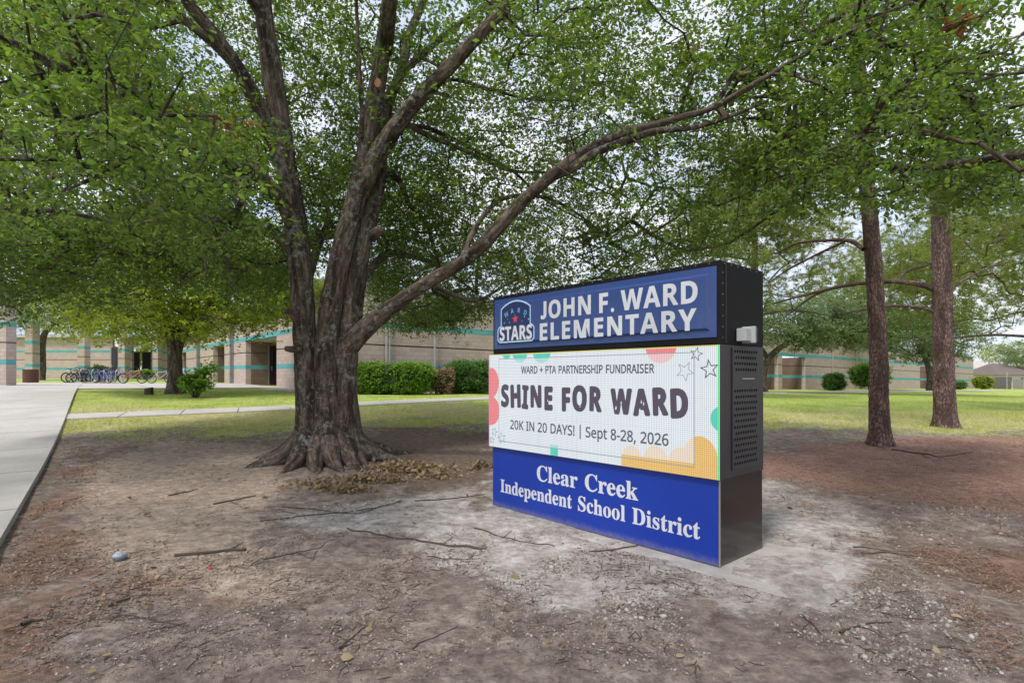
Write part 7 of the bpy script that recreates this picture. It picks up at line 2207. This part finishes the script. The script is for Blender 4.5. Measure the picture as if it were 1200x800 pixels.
twig_bits('twig_litter', 'short dark twigs scattered over the dirt', X[k], Y[k], 0.04, 0.17, 0.0026, 'twig', 88)
X, Y = scatter_px(r, [[(0, 640), (1200, 640), (1200, 800), (0, 800)], [(40, 520), (1200, 520), (1200, 640), (0, 640)]], [900, 500]); k = clear_sign(X, Y)
twig_bits('twig_litter', 'short pale twigs and straws scattered over the dirt', X[k], Y[k], 0.03, 0.12, 0.0018, 'twig_light', 89)

# crumbs of leaf and bark over the whole foreground
M['crumb'] = leaf_mat('crumb', [(0.1, (0.06, 0.04, 0.03)), (0.4, (0.15, 0.10, 0.075)), (0.7, (0.30, 0.22, 0.17)), (0.97, (0.55, 0.48, 0.40))], (0.2, 0.15, 0.1), 0.05, 0.95, 3)
X, Y = scatter_px(r, [[(0, 620), (1200, 620), (1200, 800), (0, 800)], [(40, 500), (1200, 500), (1200, 640), (0, 640)]], [15000, 9000]); k = clear_sign(X, Y)
flat_leaves('litter_crumbs', 'fine crumbs of leaf and bark over the dirt', X[k], Y[k], 0.007 + 0.03 * r.uniform(0, 1, k.sum()) ** 3, 'crumb', 90, (KITE, KITE_F), 0.004, 1.0, 0.3)

# individual sticks
def stick(label, px, r0, forks=(), mat='twig', lift=0.0, bark=True, name='fallen_stick', cat='stick', taper=0.45, seed=0):
    r0 *= 0.68
    t = empty(name, (0, 0, 0), 0, label, cat)
    b = Bark(seed + 100); rs_ = random.Random(seed)
    def path(pp):
        out = []
        for x, y in pp:
            g_ = ground_at(x, y); out.append((g_[0], g_[1]))
        fin = []
        for (xa, ya), (xb, yb) in zip(out[:-1], out[1:]):
            L = math.hypot(xb - xa, yb - ya)
            for k in range(3):
                f = k / 3
                w_ = 0.035 * L if k else 0
                fin.append((xa + (xb - xa) * f + rs_.uniform(-w_, w_) * 2, ya + (yb - ya) * f + rs_.uniform(-w_, w_) * 2))
        fin.append(out[-1])
        return [(x, y, float(gz_near(x, y)[0]) + r0 * 0.6 + lift + rs_.uniform(0, r0 * 0.5)) for x, y in fin]
    p_ = path(px); b.limb(p_, [r0 * (1 - (1 - taper) * i / (len(p_) - 1)) for i in range(len(p_))], 0.02, 10, r0 * 0.15, 30, 0.16)
    for f in forks:
        p_ = path(f); b.limb(p_, [r0 * 0.5 * (1 - 0.6 * i / (len(p_) - 1)) for i in range(len(p_))], 0.02, 7, 0, 30, 0.2)
    b.build('branch', M[mat], t)
    return t
stick('thick dark stick lying on the dirt in front of the oak at left', [(205, 651), (225, 650), (250, 648), (270, 646), (288, 646)], 0.019, [[(270, 646), (280, 640), (286, 636)]], taper=0.9, seed=1)
stick('stout forked branch with bark on the pale dust left of the sign', [(407, 620), (440, 627), (470, 632), (487, 633), (510, 637), (535, 640), (570, 643)], 0.009, [[(520, 637), (530, 629), (522, 624)], [(487, 633), (470, 629)]], taper=2.3, seed=2)
stick('thin forked twig lying left of the stout branch', [(308, 658), (330, 653), (350, 648), (372, 645)], 0.009, [[(350, 650), (360, 655), (380, 652)], [(372, 645), (380, 638), (392, 632)], [(372, 647), (368, 655), (360, 662)]], seed=3)
stick('short mossy forked twig in the centre foreground', [(398, 762), (408, 752), (420, 742), (434, 730)], 0.009, [[(405, 755), (398, 765), (394, 762)], [(402, 760), (412, 756)]], seed=4)
stick('long thin twig lying across the left foreground', [(138, 722), (165, 724), (190, 728), (215, 730)], 0.008, [[(165, 724), (140, 728), (118, 726)], [(215, 730), (180, 738), (145, 748), (118, 760)]], seed=5)
stick('slender twig pointing at the sign in the centre foreground', [(484, 762), (495, 752), (508, 748), (520, 742), (536, 733)], 0.007, seed=6)
stick('dark stick running along the dusty ground right of the sign', [(1010, 648), (1040, 646), (1070, 650), (1100, 655)], 0.010, seed=7)
stick('long thin dark stick lying right of the dust pad', [(1000, 640), (1060, 645), (1110, 652)], 0.008, seed=8)
stick('forked stick in the gravel at the lower right', [(985, 742), (1005, 734), (1025, 730), (1045, 730)], 0.010, [[(1005, 734), (1020, 738), (1036, 748)]], seed=9)
stick('stick lying in the gravel below the sign corner', [(940, 720), (955, 735), (965, 745)], 0.009, [[(948, 727), (940, 738)]], seed=10)
stick('thin branch lying along the foot of the blue sign base', [(556, 618), (590, 628), (620, 634), (650, 640)], 0.010, [[(590, 628), (600, 620)]], seed=11)
stick('curved stick on the gravel just below the sign', [(690, 646), (720, 644), (745, 640), (752, 638)], 0.011, seed=12)
stick('short dark stick near the walkway in the left middle ground', [(198, 582), (216, 578), (232, 574)], 0.013, seed=13)
stick('dark stick lying in front of the oak roots at left', [(250, 592), (270, 588), (300, 582)], 0.016, [[(270, 588), (280, 592)]], seed=14)
stick('long root like branch before the leaf heap', [(305, 612), (350, 606), (400, 601), (440, 596), (470, 588)], 0.011, [[(350, 606), (330, 598), (312, 594)]], seed=15)
stick('second long branch across the chalky dust below the oak', [(330, 594), (375, 598), (420, 602), (462, 590), (470, 586)], 0.010, seed=16)
stick('thin branch on the dust left of the sign foot', [(486, 587), (510, 586), (540, 583), (568, 580)], 0.012, seed=17)
stick('dark curled bark piece lying at the far lower left', [(25, 735), (38, 730), (50, 728)], 0.020, seed=18)
stick('bark strip lying near the long twig at lower left', [(128, 712), (140, 706), (153, 702)], 0.015, seed=19)
stick('small branch at the foot of the nearer pine', [(1045, 527), (1080, 532), (1100, 536), (1140, 530)], 0.020, [[(1080, 532), (1095, 540)]], seed=20)
stick('twig lying across the gravel at the lower right edge', [(1080, 762), (1110, 758), (1140, 764)], 0.008, seed=21)
stick('short stick beside the forked twig in the centre foreground', [(500, 652), (530, 655), (560, 654)], 0.007, seed=22)

# crumpled plastic
x, y, z = ground_at(140, 655)
z = float(gz_near(x, y)[0])
V0, F0 = bmesh_ico()
rr_ = np.random.default_rng(5)
vs = []; fs = []
n = 0
th = np.linspace(0, 2 * np.pi, 16, endpoint=False); ph = np.linspace(-1.2, 1.5, 9)
TH, PH = np.meshgrid(th, ph)
w = np.stack([np.cos(PH) * np.cos(TH), np.cos(PH) * np.sin(TH), np.sin(PH)], -1).reshape(-1, 3)
w = w * rr_.uniform(0.6, 1.25, (len(w), 1)) * np.array([0.055, 0.045, 0.038]) + np.array([x, y, z + 0.035])
ii = np.arange(16 * 9).reshape(9, 16)
Q = np.stack([ii[:-1].ravel(), np.roll(ii, -1, 1)[:-1].ravel(), np.roll(ii, -1, 1)[1:].ravel(), ii[1:].ravel()], 1)
o = mesh_np('plastic_wrapper', w, [Q], simple('wrapper', (0.34, 0.38, 0.43), 0.25, 0.6, 0, 0.5, 60))
tag(o, 'crumpled pale blue plastic wrapper lying on the dirt at left', 'litter')
for px_, py_, lab in ((243, 617, 'red scrap beside the chalky dust'), (245, 667, 'faded red scrap below the thick stick')):
    g_ = ground_at(px_, py_); zz = float(gz_near(g_[0], g_[1])[0])
    m = MB(); m.add([(g_[0] - .02, g_[1], zz + .012), (g_[0] + .018, g_[1] - .01, zz + .01), (g_[0] + .022, g_[1] + .012, zz + .022), (g_[0] - .012, g_[1] + .018, zz + .014), (g_[0] + .002, g_[1] + .004, zz + .03)], [(0, 1, 4), (1, 2, 4), (2, 3, 4), (3, 0, 4)])
    tag(m.build('paper_scrap', simple('red_scrap', (0.34, 0.05, 0.045), 0.6, 0.3)), lab, 'litter')
